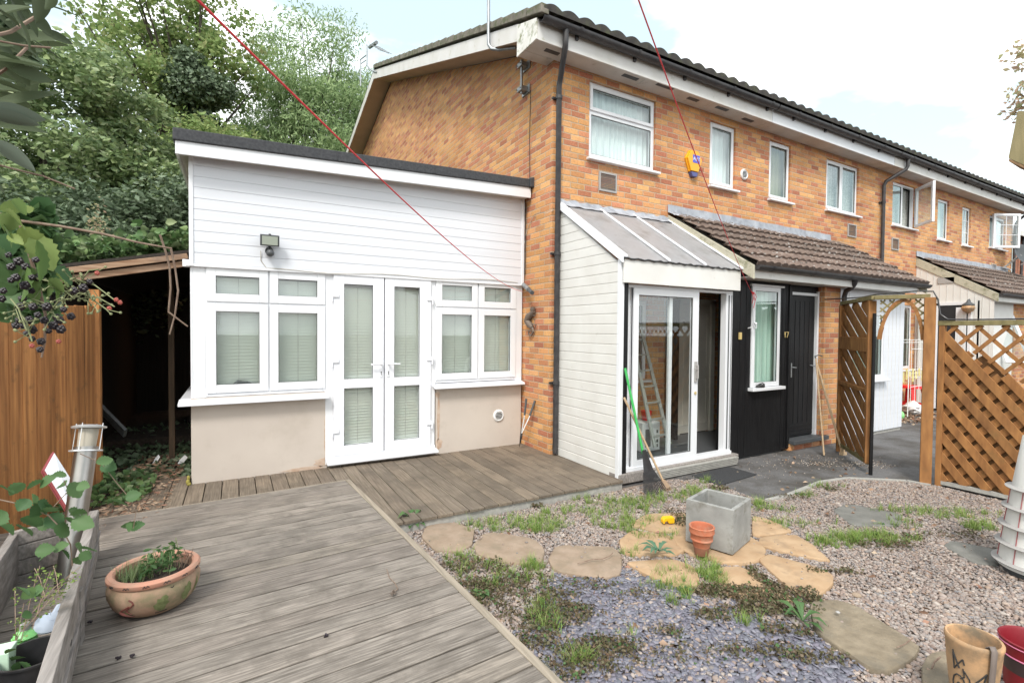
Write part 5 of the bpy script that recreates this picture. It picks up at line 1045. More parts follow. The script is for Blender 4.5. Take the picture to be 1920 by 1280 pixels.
b = MB(); b.lathe([(0, 0), (.05, 0), (.056, .04), (.062, .06), (.055, .062), (.04, .055), (0, .05)], (sp.x, sp.y, .04), 36, sx=.93, sy=.93); b.build('base', 'terracotta_dark', t, smooth=True)
t = thing('bowl_pot', 'wide decorated clay bowl with painted cactus shapes on the front deck', 'plant pot', (-.38, 3.2, .145))
bc = Vector((-.385, 3.235, ZD+.004))
prof = [(0, 0), (.12, 0), (.150, .012), (.185, .05), (.205, .10), (.208, .135), (.195, .165), (.186, .172)]
b = MB(); b.lathe(prof, bc, 48, sx=1.0, sy=1.0); b.lathe([(.17, .17), (.15, .10), (.0, .09)], bc, 48); b.build('bowl', 'pot_body', t, smooth=True)
b = MB(); b.lathe([(.186, .170), (.200, .172), (.208, .182), (.209, .198), (.200, .208), (.180, .208), (.170, .198), (.170, .165)], bc, 48); b.build('rim', 'pot_rim', t, smooth=True)
def onbowl(a, h, off=.002):
    for (r0, z0), (r1, z1) in zip(prof[:-1], prof[1:]):
        if z0 <= h <= z1 and z1 > z0: rr = r0+(r1-r0)*(h-z0)/(z1-z0); break
    return Vector((bc.x+(rr+off)*math.cos(a), bc.y+(rr+off)*math.sin(a), bc.z+h))
def decal(b, a0, h0, pts):
    """raised painted shape following the bowl: fan of small cells"""
    P_ = [(a0+p, h0+q) for p, q in pts]; ca = sum(p for p, _ in P_)/len(P_); ch = sum(q for _, q in P_)/len(P_)
    rings = []
    for s_ in (1, .66, .33): rings.append([onbowl(ca+(p-ca)*s_, ch+(q-ch)*s_, .0025) for p, q in P_])
    n_ = len(P_); vs = rings[0]+rings[1]+rings[2]+[onbowl(ca, ch, .0025)]
    fs = [(k*n_+i, k*n_+(i+1) % n_, (k+1)*n_+(i+1) % n_, (k+1)*n_+i) for k in range(2) for i in range(n_)]+[(2*n_+i, 2*n_+(i+1) % n_, 3*n_) for i in range(n_)]
    b.add(vs, fs)
blob = [(-.16, .02), (-.2, .05), (-.12, .06), (-.1, .09), (-.03, .085), (.0, .10), (.08, .105), (.14, .085), (.12, .06), (.18, .045), (.1, .03), (.08, .0), (.0, -.01), (-.08, .0)]
aa = -math.pi/2
b = MB(); decal(b, aa+.26, .045, [(p*.95, q*.8) for p, q in blob]); decal(b, aa+.86, .055, [(p*.8, q*.85) for p, q in blob]); decal(b, aa+1.2, .07, [(p*.35, q*.7) for p, q in blob]); decal(b, aa-.52, .03, [(p*.7, q*.35) for p, q in blob]); b.build('painted_cactus', 'cactus_green', t, smooth=True)
b = MB(); b.tube([onbowl(aa-.42+.1*math.sin(k*.9), .135-k*.012, .002) for k in range(8)], .004, 5); b.tube([onbowl(aa-.75+.05*k, .06-.004*k, .002) for k in range(8)], [.004, .008, .009, .01, .009, .008, .006, .004], 5); b.tube([onbowl(aa-.42-.05*k, .10-.006*k, .002) for k in range(6)], .004, 5); b.build('painted_vine', 'paint_red', t, smooth=True)
b = MB()
for a_ in np.arange(aa-.9, aa+1.3, .42):
    rr = .2105
    p = lambda da, h: (bc.x+rr*math.cos(a_+da), bc.y+rr*math.sin(a_+da), bc.z+h)
    b.tube([p(-.07, .186), p(-.03, .196), p(0, .185), p(.03, .197), p(.07, .188)], .0022, 4)
for k in range(9): b.tube([onbowl(aa+.12+k*.035, .028, .001), onbowl(aa+.13+k*.035, .034+.003*(k % 2), .001)], .0018, 4)
b.tube([onbowl(aa+.45, .155, .001), onbowl(aa+.49, .15, .001), onbowl(aa+.53, .156, .001)], .002, 4)
b.build('painted_marks', 'paint_black', t)
b = MB(); b.lathe([(.172, .150), (.10, .160), (0, .155)], bc, 32); b.build('compost', 'soil', t, smooth=True)
# plants inside the bowl
Cb = np.array([[bc.x+RS.randn()*.07, bc.y+RS.randn()*.06, bc.z+.155] for _ in range(240)])
t = thing('weeds_in_bowl', 'mixed green weeds growing out of the painted clay bowl', 'plant', tuple(bc+Vector((0, 0, .16))))
blades('grass_tuft', np.array([[bc.x-.09+RS.randn()*.035, bc.y+.0+RS.randn()*.03, bc.z+.155] for _ in range(170)]), .09, 'leaf_mid', wdt=.003, kind=None, parent=t, lean=.9)
b = MB(); LC = []; rd = random.Random(8)
for k in range(16):
    a = rd.uniform(0, 6.28); r0 = rd.uniform(0, .10); h = rd.uniform(.05, .16)*(1.6 if k < 3 else 1); p = bc+Vector((math.cos(a)*r0+.02, math.sin(a)*r0, .155)); q = p+Vector((rd.uniform(-.03, .03), rd.uniform(-.03, .03), h)); b.tube([p, p.lerp(q, .5)+Vector((.006, 0, 0)), q], .0022, 5)
    for j in range(int(h/.010)):
        s_ = .25+.75*j/(h/.010); LC.append(p.lerp(q, s_)+Vector((rd.uniform(-.028, .028), rd.uniform(-.028, .028), rd.uniform(-.01, .01))))
b.build('stems', 'twig_green', t); leaves('foliage', LC, .036, 'leaf_weed', t, aspect=.42, shape='six', flat=.5)
b = MB()
for k in range(10):
    p = bc+Vector((.11+rd.uniform(-.03, .03), .03+rd.uniform(-.03, .03), .155)); b.tube([p, p+Vector((rd.uniform(-.02, .03), rd.uniform(-.02, .02), .06)), p+Vector((rd.uniform(-.02, .05), rd.uniform(-.02, .02), rd.uniform(.07, .12)))], .0018, 4)
b.build('dry_stems', 'twig', t)
# big patterned pot with strap
bp_ = at(1826, 1192, z=.37); HP = .37
prof2 = [(0, 0), (.085, 0), (.09, .02), (.108, .14), (.122, .26), (.129, .335), (.134, .35), (.134, .362), (.128, .37), (.118, .368), (.112, .35), (.105, .26), (.08, .03), (0, .03)]
prof2 = [(r_*.74, z_) for r_, z_ in prof2]
t = thing('patterned_pot', 'tall tan clay pot with black scratched zigzags, nearest the camera', 'plant pot', (bp_.x, bp_.y, .045))
sc_ = (HP-.045)/HP
b = MB(); b.lathe([(r_*.97, z_*sc_) for r_, z_ in prof2], (bp_.x, bp_.y, .045), 56); b.build('pot', 'pot_pale', t, smooth=True)
def onpot(a, h, off=.0015):
    for (r0, z0), (r1, z1) in zip(prof2[:6], prof2[1:7]):
        if z0 <= h <= z1 and z1 > z0: rr = r0+(r1-r0)*(h-z0)/(z1-z0); break
    else: rr = .096
    return Vector((bp_.x+(rr*.97+off)*math.cos(a), bp_.y+(rr*.97+off)*math.sin(a), .045+h*sc_))
fa = math.atan2(-bp_.y, -bp_.x)  # side facing the viewer
b = MB()
for pl, r_ in (([(-.75, .31), (-.73, .22), (-.35, .285), (-.3, .26)], .0028), ([(-.74, .30), (-.5, .235)], .0035), ([(.1, .19), (.5, .25), (.42, .2)], .003), ([(-.35, .24), (-.3, .2), (-.45, .185)], .0025), ([(.25, .14), (.55, .10), (.3, .05)], .003)):
    P_ = []
    for (a0, h0), (a1, h1) in zip(pl[:-1], pl[1:]): P_ += [onpot(fa+a0+(a1-a0)*k/5, h0+(h1-h0)*k/5) for k in range(6)]
    b.tube(P_, r_, 5)
P_ = [onpot(fa-.5+.02*k*math.cos(k*.55), .15+.0035*k*math.sin(k*.55)) for k in range(26)]; b.tube(P_, .0028, 5); b.build('scratched_pattern', 'paint_black', t)
b = MB(); sa = fa+.62; inn = lambda h, rr: Vector((bp_.x+rr*math.cos(sa), bp_.y+rr*math.sin(sa), .045+h)); P_ = [inn(.29, .070), inn(.325, .080), inn(.338, .094), inn(.325, .104), inn(.26, .100), inn(.18, .094), inn(.08, .086)]
sdv = Vector((-math.sin(sa), math.cos(sa), 0))*.011; vs = []
for p in P_: vs += [p-sdv, p+sdv]
b.add(vs, [(2*i, 2*i+1, 2*i+3, 2*i+2) for i in range(6)]); s_ = b.build('strap', 'strap_brown', t, smooth=True); md = s_.modifiers.new('solid', 'SOLIDIFY'); md.thickness = .004
t = thing('red_tub', 'dark red plastic tub behind the patterned pot at the picture edge', 'tub', (3.0, .72, 0))
rc = at(1940, 1205, z=.27)+Vector((.0, 0, 0))
b = MB(); b.lathe([(0, 0), (.10, 0), (.13, .15), (.137, .2)], (rc.x, rc.y, .01), 40, sx=.8, sy=.8); b.build('lower_body', 'tub_dark', t, smooth=True)
b = MB(); b.lathe([(.138, .2), (.146, .262), (.150, .268), (.144, .272), (.136, .26), (.12, .05), (0, .05)], (rc.x, rc.y, .01), 40, sx=.8, sy=.8); b.build('rim_band', 'bucket_red', t, smooth=True)
b = MB(); b.lathe([(.1395, .197), (.1425, .2), (.1395, .204)], (rc.x, rc.y, .01), 40, sx=.8, sy=.8); b.lathe([(.1475, .25), (.150, .253), (.1475, .256)], (rc.x, rc.y, .01), 40, sx=.8, sy=.8); b.build('trim_line', 'pink', t, smooth=True)
# yellow toy
t = thing('toy_scoop', 'yellow plastic toy piece lying on the paved circle', 'toy', tuple(at(1252, 980, z=.036)))
c_ = at(1252, 976, z=.05); b = MB(); b.M = Matrix.Translation((c_.x, c_.y, .036)) @ Matrix.Rotation(R(-20), 4, 'Z'); arc = [(-.045+.0*k, 0) for k in range(0)]
pl = [(-.05, 0), (-.052, .03), (-.035, .05), (.045, .05), (.05, .04), (.05, 0), (.0, 0), (-.008, .018), (-.022, .022), (-.034, .015), (-.038, 0)]
b.prism([(x_, -.025, z_) for x_, z_ in pl], (0, .05, 0)); b.build('shell', 'yellow_plastic', t, bevel=.004)
# ribbed white container at right
t = thing('ribbed_container', 'tapering pale plastic container with projecting ribs at right edge', 'container', (4.75, 1.15, 0))
cc = at(1956, 1060, z=.08); b = MB(); prof3 = [(.225, .05), (.16, .62), (.118, .95), (.05, 1.02), (0, 1.03)]
b.lathe([(0, .05)]+prof3, (cc.x, cc.y, 0), 40); b.build('body', 'cladding_cream', t, smooth=True)
for k, zz in enumerate((.09, .215, .34, .465, .60)):
    rr = .225+(.16-.225)*(zz-.05)/.57; b = MB(); b.lathe([(rr-.002, zz-.006), (rr+.034, zz-.010), (rr+.036, zz-.005), (rr-.002, zz+.006)], (cc.x, cc.y, 0), 40); b.build('rib', 'stone_grey', t, smooth=True)
b = MB()
for k in range(8):
    a = k*math.pi/4+.35; p = lambda z_: (cc.x+(.228+(.163-.228)*(z_-.05)/.57)*math.cos(a), cc.y+(.228+(.163-.228)*(z_-.05)/.57)*math.sin(a), z_); b.tube([p(.07), p(.6)], .0025, 5)
b.build('seam', 'tile_red', t)
b = MB(); b.lathe([(0, -.01), (.20, -.01), (.20, .05), (0, .05)], (cc.x, cc.y, 0), 30); b.box(cc.x-.22, cc.x-.12, cc.y-.10, cc.y-.0, -.01, .03); b.build('foot', 'dark_grey', t)
# bird box
t = thing('bird_box', 'weathered wooden bird box high at the right edge', 'bird box', (3.5, .85, 0))
k0 = at(1890, 297, y=.9); k1 = at(1908, 208, y=.9); b = MB()
b.prism([k0, k1, k1+Vector((.22, -.05, .02)), k0+Vector((.24, -.06, -.05))], (.15, .0, .0)); b.build('box_body', 'trellis_green', t, bevel=.004)
b = MB(); b.prism([k0+Vector((0, -.003, -.003)), k0+Vector((.24, -.063, -.054)), k0+Vector((.38, -.06, -.06)), k0+Vector((.16, .0, -.01))], (0, 0, -.012)); b.build('floor_board', 'post_wood', t)
b = MB(); b.tube([(k0.x+.34, k0.y-.1, 0), (k0.x+.34, k0.y-.1, k0.z-.03)], .03, 10); b.build('pole', 'post_wood', t)
# ------------------------------------------------------------------ arch gate and trellis
def lattice(b, A_, B_, z0, z1, pitch, w_, th, both=True, off=0, clip=None, sgn=(1, -1), k_=1.0, push=0):
    """diagonal laths clipped to the rectangle between vertical planes A_ and B_"""
    A_ = Vector((A_[0], A_[1], 0)); B_ = Vector((B_[0], B_[1], 0)); Ld = (B_-A_).length; d_ = (B_-A_)/Ld; nrm = Vector((-d_.y, d_.x, 0)); Hh = z1-z0
    for si, sg in enumerate(sgn):
        c = -Hh/k_-Ld+off
        while c < Ld+Hh/k_:
            # line: z = sg*(s-c) for sg=1 ; z = -(s-c)+... use param
            pts_ = []
            for s_ in (0, Ld):
                z_ = sg*k_*(s_-c)
                if 0 <= z_ <= Hh: pts_.append((s_, z_))
            for z_ in (0, Hh):
                s_ = c+sg*z_/k_
                if 0 < s_ < Ld: pts_.append((s_, z_))
            if len(pts_) >= 2:
                pts_ = sorted(pts_)[::len(pts_)-1] if len(pts_) > 1 else pts_
                (s0, za), (s1, zb) = pts_[0], pts_[-1]
                if clip: r_ = clip(s0, za, s1, zb, si); 
                else: r_ = (s0, za, s1, zb)
                if r_ and abs(r_[2]-r_[0]) > .02:
                    s0, za, s1, zb = r_; o_ = nrm*((th*.5 if si else -th*.5)+push)
                    b.bar(A_+d_*s0+Vector((0, 0, z0+za))+o_, A_+d_*s1+Vector((0, 0, z0+zb))+o_, th, w_, (d_.x*-sg*k_, d_.y*-sg*k_, 1))
            c += pitch
t = thing('garden_arch', 'brown wooden arch gateway with a slatted side panel beside the brick pier', 'garden arch', (6.7, 3.0, 0))
g0, g1, g2 = (7.24, 3.63), (6.43, 2.88), (6.615, 2.43)
def post(b, p, w_, z0, z1, d0=None): b.box(p[0]-w_/2, p[0]+w_/2, p[1]-w_/2, p[1]+w_/2, z0, z1)
dv = (Vector(g1)-Vector(g0)).normalized()
b = MB(); b.bar((*g0, .02), (*g0, 2.03), .075, .045, (dv.x, dv.y, 0)); b.mark(); g1b = Vector(g0)+dv*1.02; b.bar((g1b.x, g1b.y, .12), (g1b.x, g1b.y, 2.03), .08, .05, (dv.x, dv.y, 0))
b.build('panel_post', 'trellis_wood', t, bevel=.004)
b = MB(); b.bar((*g0, 2.055), (*g1, 2.06), .07, .045); b.bar((*g1, 2.06), (*g2, 2.06), .09, .045); b.bar((*g0, .13), (g1b.x, g1b.y, .13), .04, .05); b.build('top_rail', 'trellis_green', t, bevel=.003)
b = MB(); b.bar((*g0, 1.52), (g1b.x, g1b.y, 1.51), .085, .17); b.mark(); b.bar((*g0, .98), (g1b.x, g1b.y, .97), .085, .05); b.build('cross_board', 'trellis_wood', t, bevel=.003)
b = MB(); lattice(b, g0, (g1b.x, g1b.y), .14, 2.02, .33, .095, .016, sgn=(-1,), k_=.62); lattice(b, g0, (g1b.x, g1b.y), .14, 2.02, .33, .098, .014, sgn=(-1,), off=.165, k_=.62, push=.022); b.build('slat', 'trellis_wood', t, bevel=.002)
b = MB(); b.bar((g1[0], g1[1], .0), (g1[0], g1[1], 1.88), .03, .035, (dv.x, dv.y, 0)); b.build('gate_post', 'black_timber', t, bevel=.003)
dg = (Vector(g2)-Vector(g1)).normalized()
b = MB(); b.bar((*g2, 0), (*g2, 2.045), .11, .10, (dg.x, dg.y, 0)); b.build('gate_post', 'trellis_wood', t, bevel=.004)
# arch braces
def brace(P0, P1, name):
    b = MB(); p0 = Vector((*P0, 1.60)); p1 = Vector((*P1, 2.03)); pts_ = []
    for k in range(11):
        s_ = k/10; h_ = Vector(P0).lerp(Vector(P1), 1-math.cos(s_*1.45)/1.0 if False else s_**1.5); pts_.append(Vector((h_.x, h_.y, 1.58+.44*math.sin(s_*math.pi/2))))
    for a_, c_ in zip(pts_[:-1], pts_[1:]): b.bar(a_, c_+(c_-a_)*.12, .032, .035)
    return b, pts_
mid = Vector(g1).lerp(Vector(g2), .53)
for P0 in (g1, g2):
    P0o = Vector(P0)+(mid-Vector(P0)).normalized()*.05; b, pp = brace(P0o, mid, ''); br = b.build('arch_brace', 'trellis_wood', t)
    b = MB(); Lh = (mid-P0o).length
    def clp(s0, za, s1, zb, si, L_=Lh):
        # keep the part above the curve
        out = [s0+(s1-s0)*k/24 for k in range(25)]; ks = []
        for k in range(25):
            s_, z_ = s0+(s1-s0)*k/24, za+(zb-za)*k/24; f_ = (max(0, s_/L_))**(1/1.5); zc = .44*math.sin(min(1, f_)*math.pi/2)
            if z_ > zc: ks.append(k)
        if len(ks) < 3: return None
        a_, c_ = ks[0]/24, ks[-1]/24; return (s0+(s1-s0)*a_, za+(zb-za)*a_, s0+(s1-s0)*c_, za+(zb-za)*c_)
    lattice(b, tuple(P0o), tuple(mid), 1.58, 2.03, .085, .018, .008, clip=clp); b.build('lattice', 'trellis_green', br)
# trellis fence panel
t = thing('trellis_fence', 'orange brown slatted fence panel with concave lattice top', 'fence', (6.65, 1.6, 0))
f0, f1 = (6.65, 2.325), (6.65, .45)
b = MB(); b.bar((*f0, 0), (*f0, 1.745), .06, .05, (0, 1, 0)); b.mark(); b.bar((*f1, 0), (*f1, 1.745), .06, .05, (0, 1, 0)); b.build('frame_post', 'trellis_wood', t, bevel=.003)
b = MB(); b.bar((6.65, 2.36, 1.765), (6.65, .45, 1.765), .07, .05); b.build('top_rail', 'trellis_green', t, bevel=.003); b = MB(); b.bar((6.65, 2.3, .045), (6.65, .45, .045), .04, .04); b.build('gravel_board', 'kerb', t)
Zt = lambda s_: 1.66-1.0*math.sin(min(1, max(0, s_/1.55))*1.35)   # top edge of the closed slats
def clipb(keep_above):
    def f(s0, za, s1, zb, si):
        ks = []
        for k in range(41):
            s_, z_ = s0+(s1-s0)*k/40, za+(zb-za)*k/40
            if (z_+.06 > Zt(s_)) == keep_above: ks.append(k)
        if len(ks) < 3: return None
        a_, c_ = ks[0]/40, ks[-1]/40; return (s0+(s1-s0)*a_, za+(zb-za)*a_, s0+(s1-s0)*c_, za+(zb-za)*c_)
    return f
b = MB(); lattice(b, f0, f1, .06, 1.74, .172, .078, .018, clip=clipb(False), sgn=(-1,), k_=1.26); b.build('slat', 'trellis_wood', t, bevel=.002)
b = MB(); lattice(b, (f0[0]+.02, f0[1]), (f1[0]+.02, f1[1]), .06, 1.74, .150, .072, .014, clip=clipb(False), sgn=(1,), k_=1.0); b.build('back_slat', 'trellis_wood', t, bevel=.002)
b = MB(); lattice(b, (f0[0]+.045, f0[1]), (f1[0]+.045, f1[1]), .06, 1.74, .172, .112, .012, clip=clipb(False), sgn=(-1,), k_=1.26, off=.086); b.build('rear_slat', 'trellis_shaded', t)
b = MB(); lattice(b, f0, f1, .06, 1.74, .20, .034, .016, clip=clipb(True), k_=1.1); b.build('lattice', 'trellis_wood', t)
b = MB(); pts_ = [(7.4, 3.95, 2.13), (7.24, 3.63, 2.12), (6.8, 3.2, 2.095), (6.45, 2.86, 2.10), (6.56, 2.55, 2.12), (6.60, 2.40, 2.11), (6.58, 2.35, 2.02), (6.585, 2.33, 1.86), (6.60, 2.27, 1.805), (6.63, 2.1, 1.80), (6.64, .5, 1.80)]
b.tube(pts_, .008, 8); tag(b.build('cable', 'black_plastic', None, smooth=True), 'black hose-like cable looping along the tops of the arch and fence', 'cable')
# ------------------------------------------------------------------ beyond the arch
t = thing('plastic_stool', 'bright red plastic stool seen through the arch', 'stool', (10.9, 4.3, 0))
sc0 = at(1706, 772, z=0); X0, Y0 = sc0.x, sc0.y
b = MB()
b.lathe([(0, .56), (.19, .56), (.215, .55), (.22, .51), (.205, .51)], (X0, Y0, 0), 20); b.build('seat', 'red_plastic', t, smooth=True)
for k in range(4):
    a = k*math.pi/2+.6; b = MB(); b.bar((X0+.18*math.cos(a), Y0+.18*math.sin(a), .53), (X0+.30*math.cos(a), Y0+.30*math.sin(a), 0), .075, .035, (math.cos(a), math.sin(a), 0)); b.build('leg', 'red_plastic', t, bevel=.004)
b = MB()
for k in range(4):
    a, a2 = k*math.pi/2+.6, (k+1)*math.pi/2+.6; b.bar((X0+.26*math.cos(a), Y0+.26*math.sin(a), .18), (X0+.26*math.cos(a2), Y0+.26*math.sin(a2), .18), .02, .04)
b.build('rail', 'red_plastic', t)
bagc = at(1712, 775, z=.0)-Vector((.25, .1, 0)); b = MB(); rd = random.Random(4); n_ = 14; m_ = 8; vs = []
for i in range(m_+1):
    for k in range(n_): r_ = .19*math.sin(math.pi*(i/m_*.9+.08))*rd.uniform(.75, 1.2); vs.append((bagc.x+r_*math.cos(6.283*k/n_), bagc.y+r_*math.sin(6.283*k/n_), .30*i/m_))
b.add(vs, [(i*n_+k, i*n_+(k+1) % n_, (i+1)*n_+(k+1) % n_, (i+1)*n_+k) for i in range(m_) for k in range(n_)]+[tuple(range(m_*n_, (m_+1)*n_))]); tag(b.build('carrier_bag', 'bag_white', None), 'crumpled white carrier bag in front of the red stool', 'bag')
b = MB(); gc = at(1683, 780, z=.06); b.tube([(gc.x, gc.y, .08), (gc.x+.06, gc.y-.02, .08)], .085, 16); tag(b.build('plastic_ring', 'bottle_green', None, smooth=True), 'green round toy on the ground left of the carrier bag', 'toy')
t = thing('clothes_airer', 'white wire clothes airer hung with pegs beyond the arch', 'clothes airer', (11.4, 4.4, 0))
a0 = at(1684, 640, y=4.45); a1 = at(1740, 640, y=4.45); b = MB()
for z_ in (1.53, 1.48, 1.35, .95, .88, .8, .62): b.tube([(a0.x if z_ > 1.4 else a0.x+.55, 4.45, z_), (a1.x, 4.45, z_)], .006, 5)
for x_ in np.linspace(a0.x+.55, a1.x, 5): b.tube([(x_, 4.45, .3), (x_, 4.45, 1.53)], .005, 5)
b.tube([(a0.x+.45, 4.45, .05), (a0.x+.45, 4.45, 1.6)], .009, 6); b.build('wire_frame', 'white_plastic', t)
b = MB()
for k in range(7): b.mark(); x_ = a0.x+.2+k*.13; b.box(x_, x_+.03, 4.43, 4.45, .72+.05*(k % 3), .92+.05*(k % 2))
b.build('peg', 'yellow_pale', t)
b = MB(); C = np.stack([RS.uniform(10.6, 12.6, 700), RS.uniform(4.1, 5.0, 700), RS.uniform(.0, .05, 700)], 1); leaves('litter_beyond_gate', C, .06, 'debris', kind='stuff', flat=.2)
b = MB(); b.box(13.0, 13.09, 4.72, 4.98, .05, 2.2); tag(b.build('drain_boxing', 'cladding_cream', None, bevel=.01), 'pale vertical boxing in the corner beyond the arch', 'boxing')
# distant house and dish
t = thing('distant_house', 'red brick and tile hung house far beyond the terrace', 'house', (36, 6, 0))
b = MB(); b.box(27, 48, 9.0, 18, 0, 6.6); b.build('wall', 'brick_red', t)
b = MB(); b.prism([(26.7, 8.6, 6.5), (26.7, 13.5, 8.9), (26.7, 18.4, 6.5)], (21.6, 0, 0)); b.build('roof', 'tile_dark', t)
b = MB(); b.box(26.7, 48.3, 8.55, 8.6, 6.38, 6.62); b.build('fascia', 'fascia', t)
b = MB(); b.tube([(33.9, 8.8, 6.5), (33.9, 8.9, 1)], .06, 8); b.build('downpipe', 'gutter', t)
for xx in (32.3, 35.2):
    b = MB(); ringf(b, xx, xx+1.1, 4.4, 6.0, .1, 8.93, 9.02); w_ = b.build('window', 'upvc', t); b = MB(); b.box(xx+.1, xx+1.0, 8.96, 8.98, 4.5, 5.9); b.build('pane', 'glass_bright', w_); b = MB(); b.box(xx+.1, xx+1.0, 8.985, 8.995, 4.5, 5.9); b.build('curtain', 'net', w_)
t = thing('satellite_dish', 'grey satellite dish on the far corner of the brick row', 'satellite dish', (19.1, 4.9, 3.9))
dc = at(1915, 478, y=4.7); b = MB(); b.M = Matrix.Translation(dc) @ Matrix.Rotation(R(70), 4, 'X') @ Matrix.Rotation(R(-20), 4, 'Y'); b.lathe([(0, 0), (.15, .02), (.27, .07), (.28, .07), (.15, .01), (0, -.01)], n=24); b.build('dish', 'dark_grey', t, smooth=True)
b = MB(); b.tube([dc+Vector((0, 0, -.25)), dc+Vector((-.15, -.35, -.2))], .02, 6); b.tube([dc, dc+Vector((-.1, .3, -.3))], .025, 6); b.tube([dc+Vector((-.1, .3, -.3)), (18.75, 5.1, dc.z-.3)], .025, 6); b.build('arm', 'alu', t)
# ------------------------------------------------------------------ left: fence, shed, planter
t = thing('board_fence', 'orange stained upright board fence at left under the brambles', 'fence', (-1.5, 5, 0))
fa_, fb_ = Vector((-2.05, 3.6)), Vector((-1.165, 6.0)); Lf = (fb_-fa_).length; df = (fb_-fa_)/Lf; nf = Vector((df.y, -df.x)); b = MB(); s_ = 0; rd = random.Random(9)
while s_ < Lf:
    w_ = rd.uniform(.105, .135); p = fa_+df*s_; q = fa_+df*min(Lf, s_+w_-.013); zt = 1.62+.24*(s_/Lf)+rd.uniform(-.008, .008); o1 = nf*rd.uniform(0, .02)
    b.prism([(p.x+o1.x, p.y+o1.y, .03), (q.x+o1.x, q.y+o1.y, .03), (q.x+o1.x, q.y+o1.y, zt), (p.x+o1.x, p.y+o1.y, zt)], (-nf.x*.018, -nf.y*.018, 0)); s_ += w_
b.build('board', 'fence_wood', t, bevel=.003)
b = MB(); b.bar((fb_.x, fb_.y+.03, 0), (fb_.x, fb_.y+.03, 2.0), .08, .08, (0, 1, 0)); b.build('end_post', 'fence_wood', t, bevel=.003)
t = thing('lean_to_shed', 'dark open timber shed with ragged plank roof edge between fence and garden room', 'shed', (-.9, 7, 0))
b = MB(); b.bar(at(88, 512, y=5.92), at(352, 480, y=5.92), .03, .055); b.bar(at(105, 526, y=5.95), at(350, 494, y=5.95), .03, .06); b.build('roof_beam', 'shed_wood', t, bevel=.004)
zl, zr_ = 2.16, 2.40
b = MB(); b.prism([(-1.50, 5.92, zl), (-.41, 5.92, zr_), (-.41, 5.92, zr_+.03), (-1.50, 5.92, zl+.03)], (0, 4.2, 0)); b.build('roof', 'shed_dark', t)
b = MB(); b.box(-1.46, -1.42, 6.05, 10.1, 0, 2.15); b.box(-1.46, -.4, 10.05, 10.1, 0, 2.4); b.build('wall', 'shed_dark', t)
b = MB(); b.box(-.69, -.63, 7.0, 7.06, 0, 2.3); b.build('post', 'shed_wood_dull', t, bevel=.004)
b = MB(); b.box(-1.42, -.4, 7.6, 10.05, .02, .25); b.build('heap', 'soil', t)
n = 800; C = np.stack([RS.uniform(-1.4, -.42, n), 6.1+RS.rand(n)**1.3*2.4, np.zeros(n)], 1); C[:, 2] = .03+np.clip((C[:, 1]-6.3)*.09, 0, .35)+RS.rand(n)*.06
leaves('ivy_litter', C, .075, 'leaf_dark', kind='stuff', flat=.3, aspect=.8)
n = 1500; C = np.stack([RS.uniform(-1.5, -.5, n), RS.uniform(4.6, 7.2, n), np.full(n, .02)+RS.rand(n)*.03], 1); C[:, 2] += np.where(C[:, 0] > -.98, .09, 0)
leaves('twig_litter', C, .06, 'debris', kind='stuff', flat=.15, aspect=.25)
n = 260; C = np.stack([RS.uniform(-1.3, -.7, n), RS.uniform(5.3, 6.3, n), .12+RS.rand(n)*.05], 1); leaves('creeping_weed', C, .07, 'leaf_ivy', kind='stuff', flat=.3, aspect=.8, shape='six')
b = MB(); p = at(176, 752, y=7.2); q = at(235, 812, y=6.9); b.bar(p, q, .12, .03, (1, 1, .6)); tag(b.build('old_board', 'galv', None), 'pale edged old board leaning in the dark shed', 'board')
for (px_, py_, w_, lb) in ((293, 865, .07, 'torn white scrap lying on shed floor'), (342, 866, .10, 'larger white paper scrap beside the garden room corner')):
    c_ = at(px_, py_, z=.12); b = MB(); b.add([c_+Vector((-w_/2, 0, -.02)), c_+Vector((w_*.1, -.04, .0)), c_+Vector((w_/2, 0, .05)), c_+Vector((w_*.2, .05, .07)), c_+Vector((-w_*.3, .04, .02))], [(0, 1, 2, 3, 4)]); o = b.build('paper_scrap', 'card_white', None); md = o.modifiers.new('s', 'SOLIDIFY'); md.thickness = .003; tag(o, lb, 'litter')
b = MB(); c_ = at(357, 898, z=.10); b.sphere((c_.x-.006, 5.73, .13), .018, 8, 6, 1.6); b.sphere((c_.x-.002, 5.735, .17), .014, 8, 6, 1.7); b.sphere((c_.x+.002, 5.73, .11), .02, 8, 6); tag(b.build('foam_clump', 'moss_yellow', None, smooth=True), 'yellow foam clump at foot of the rendered corner', 'foam')
# planter bed
t = thing('raised_bed', 'weathered grey timber raised bed at the deck edge', 'raised bed', (-.9, 3, 0))
pa, pb = Vector((-.79, 4.12)), Vector((-.47, 1.6)); dp_ = (pb-pa).normalized(); npv = Vector((dp_.y, -dp_.x))
def plank(b, A_, B_, z0, z1, th, n_): b.prism([(A_.x, A_.y, z0), (B_.x, B_.y, z0), (B_.x, B_.y, z1), (A_.x, A_.y, z1)], (n_.x*th, n_.y*th, 0))
b = MB(); plank(b, pa, pb, .16, .447, .045, npv); 
plank(b, pa-npv*.012, pb-npv*.012, .30, .306, .06, npv); b.build('side_board', 'planter_wood', t, bevel=.004)
pc = Vector((-1.16, 3.92)); pd = Vector((-1.0, 2.6)); b = MB()
for k in range(5): plank(b, pc, pa+npv*.0, -.0+k*.09, .085+k*.09, .03, Vector((.3, -.95)))
b.build('end_board', 'planter_wood', t, bevel=.004)
b = MB(); plank(b, pc+Vector((0, 0)), pd, 0, .43, -.04, npv); plank(b, pd, Vector((-.85, 1.5)), 0, .43, -.04, npv); b.build('inner_board', 'planter_wood', t, bevel=.004)
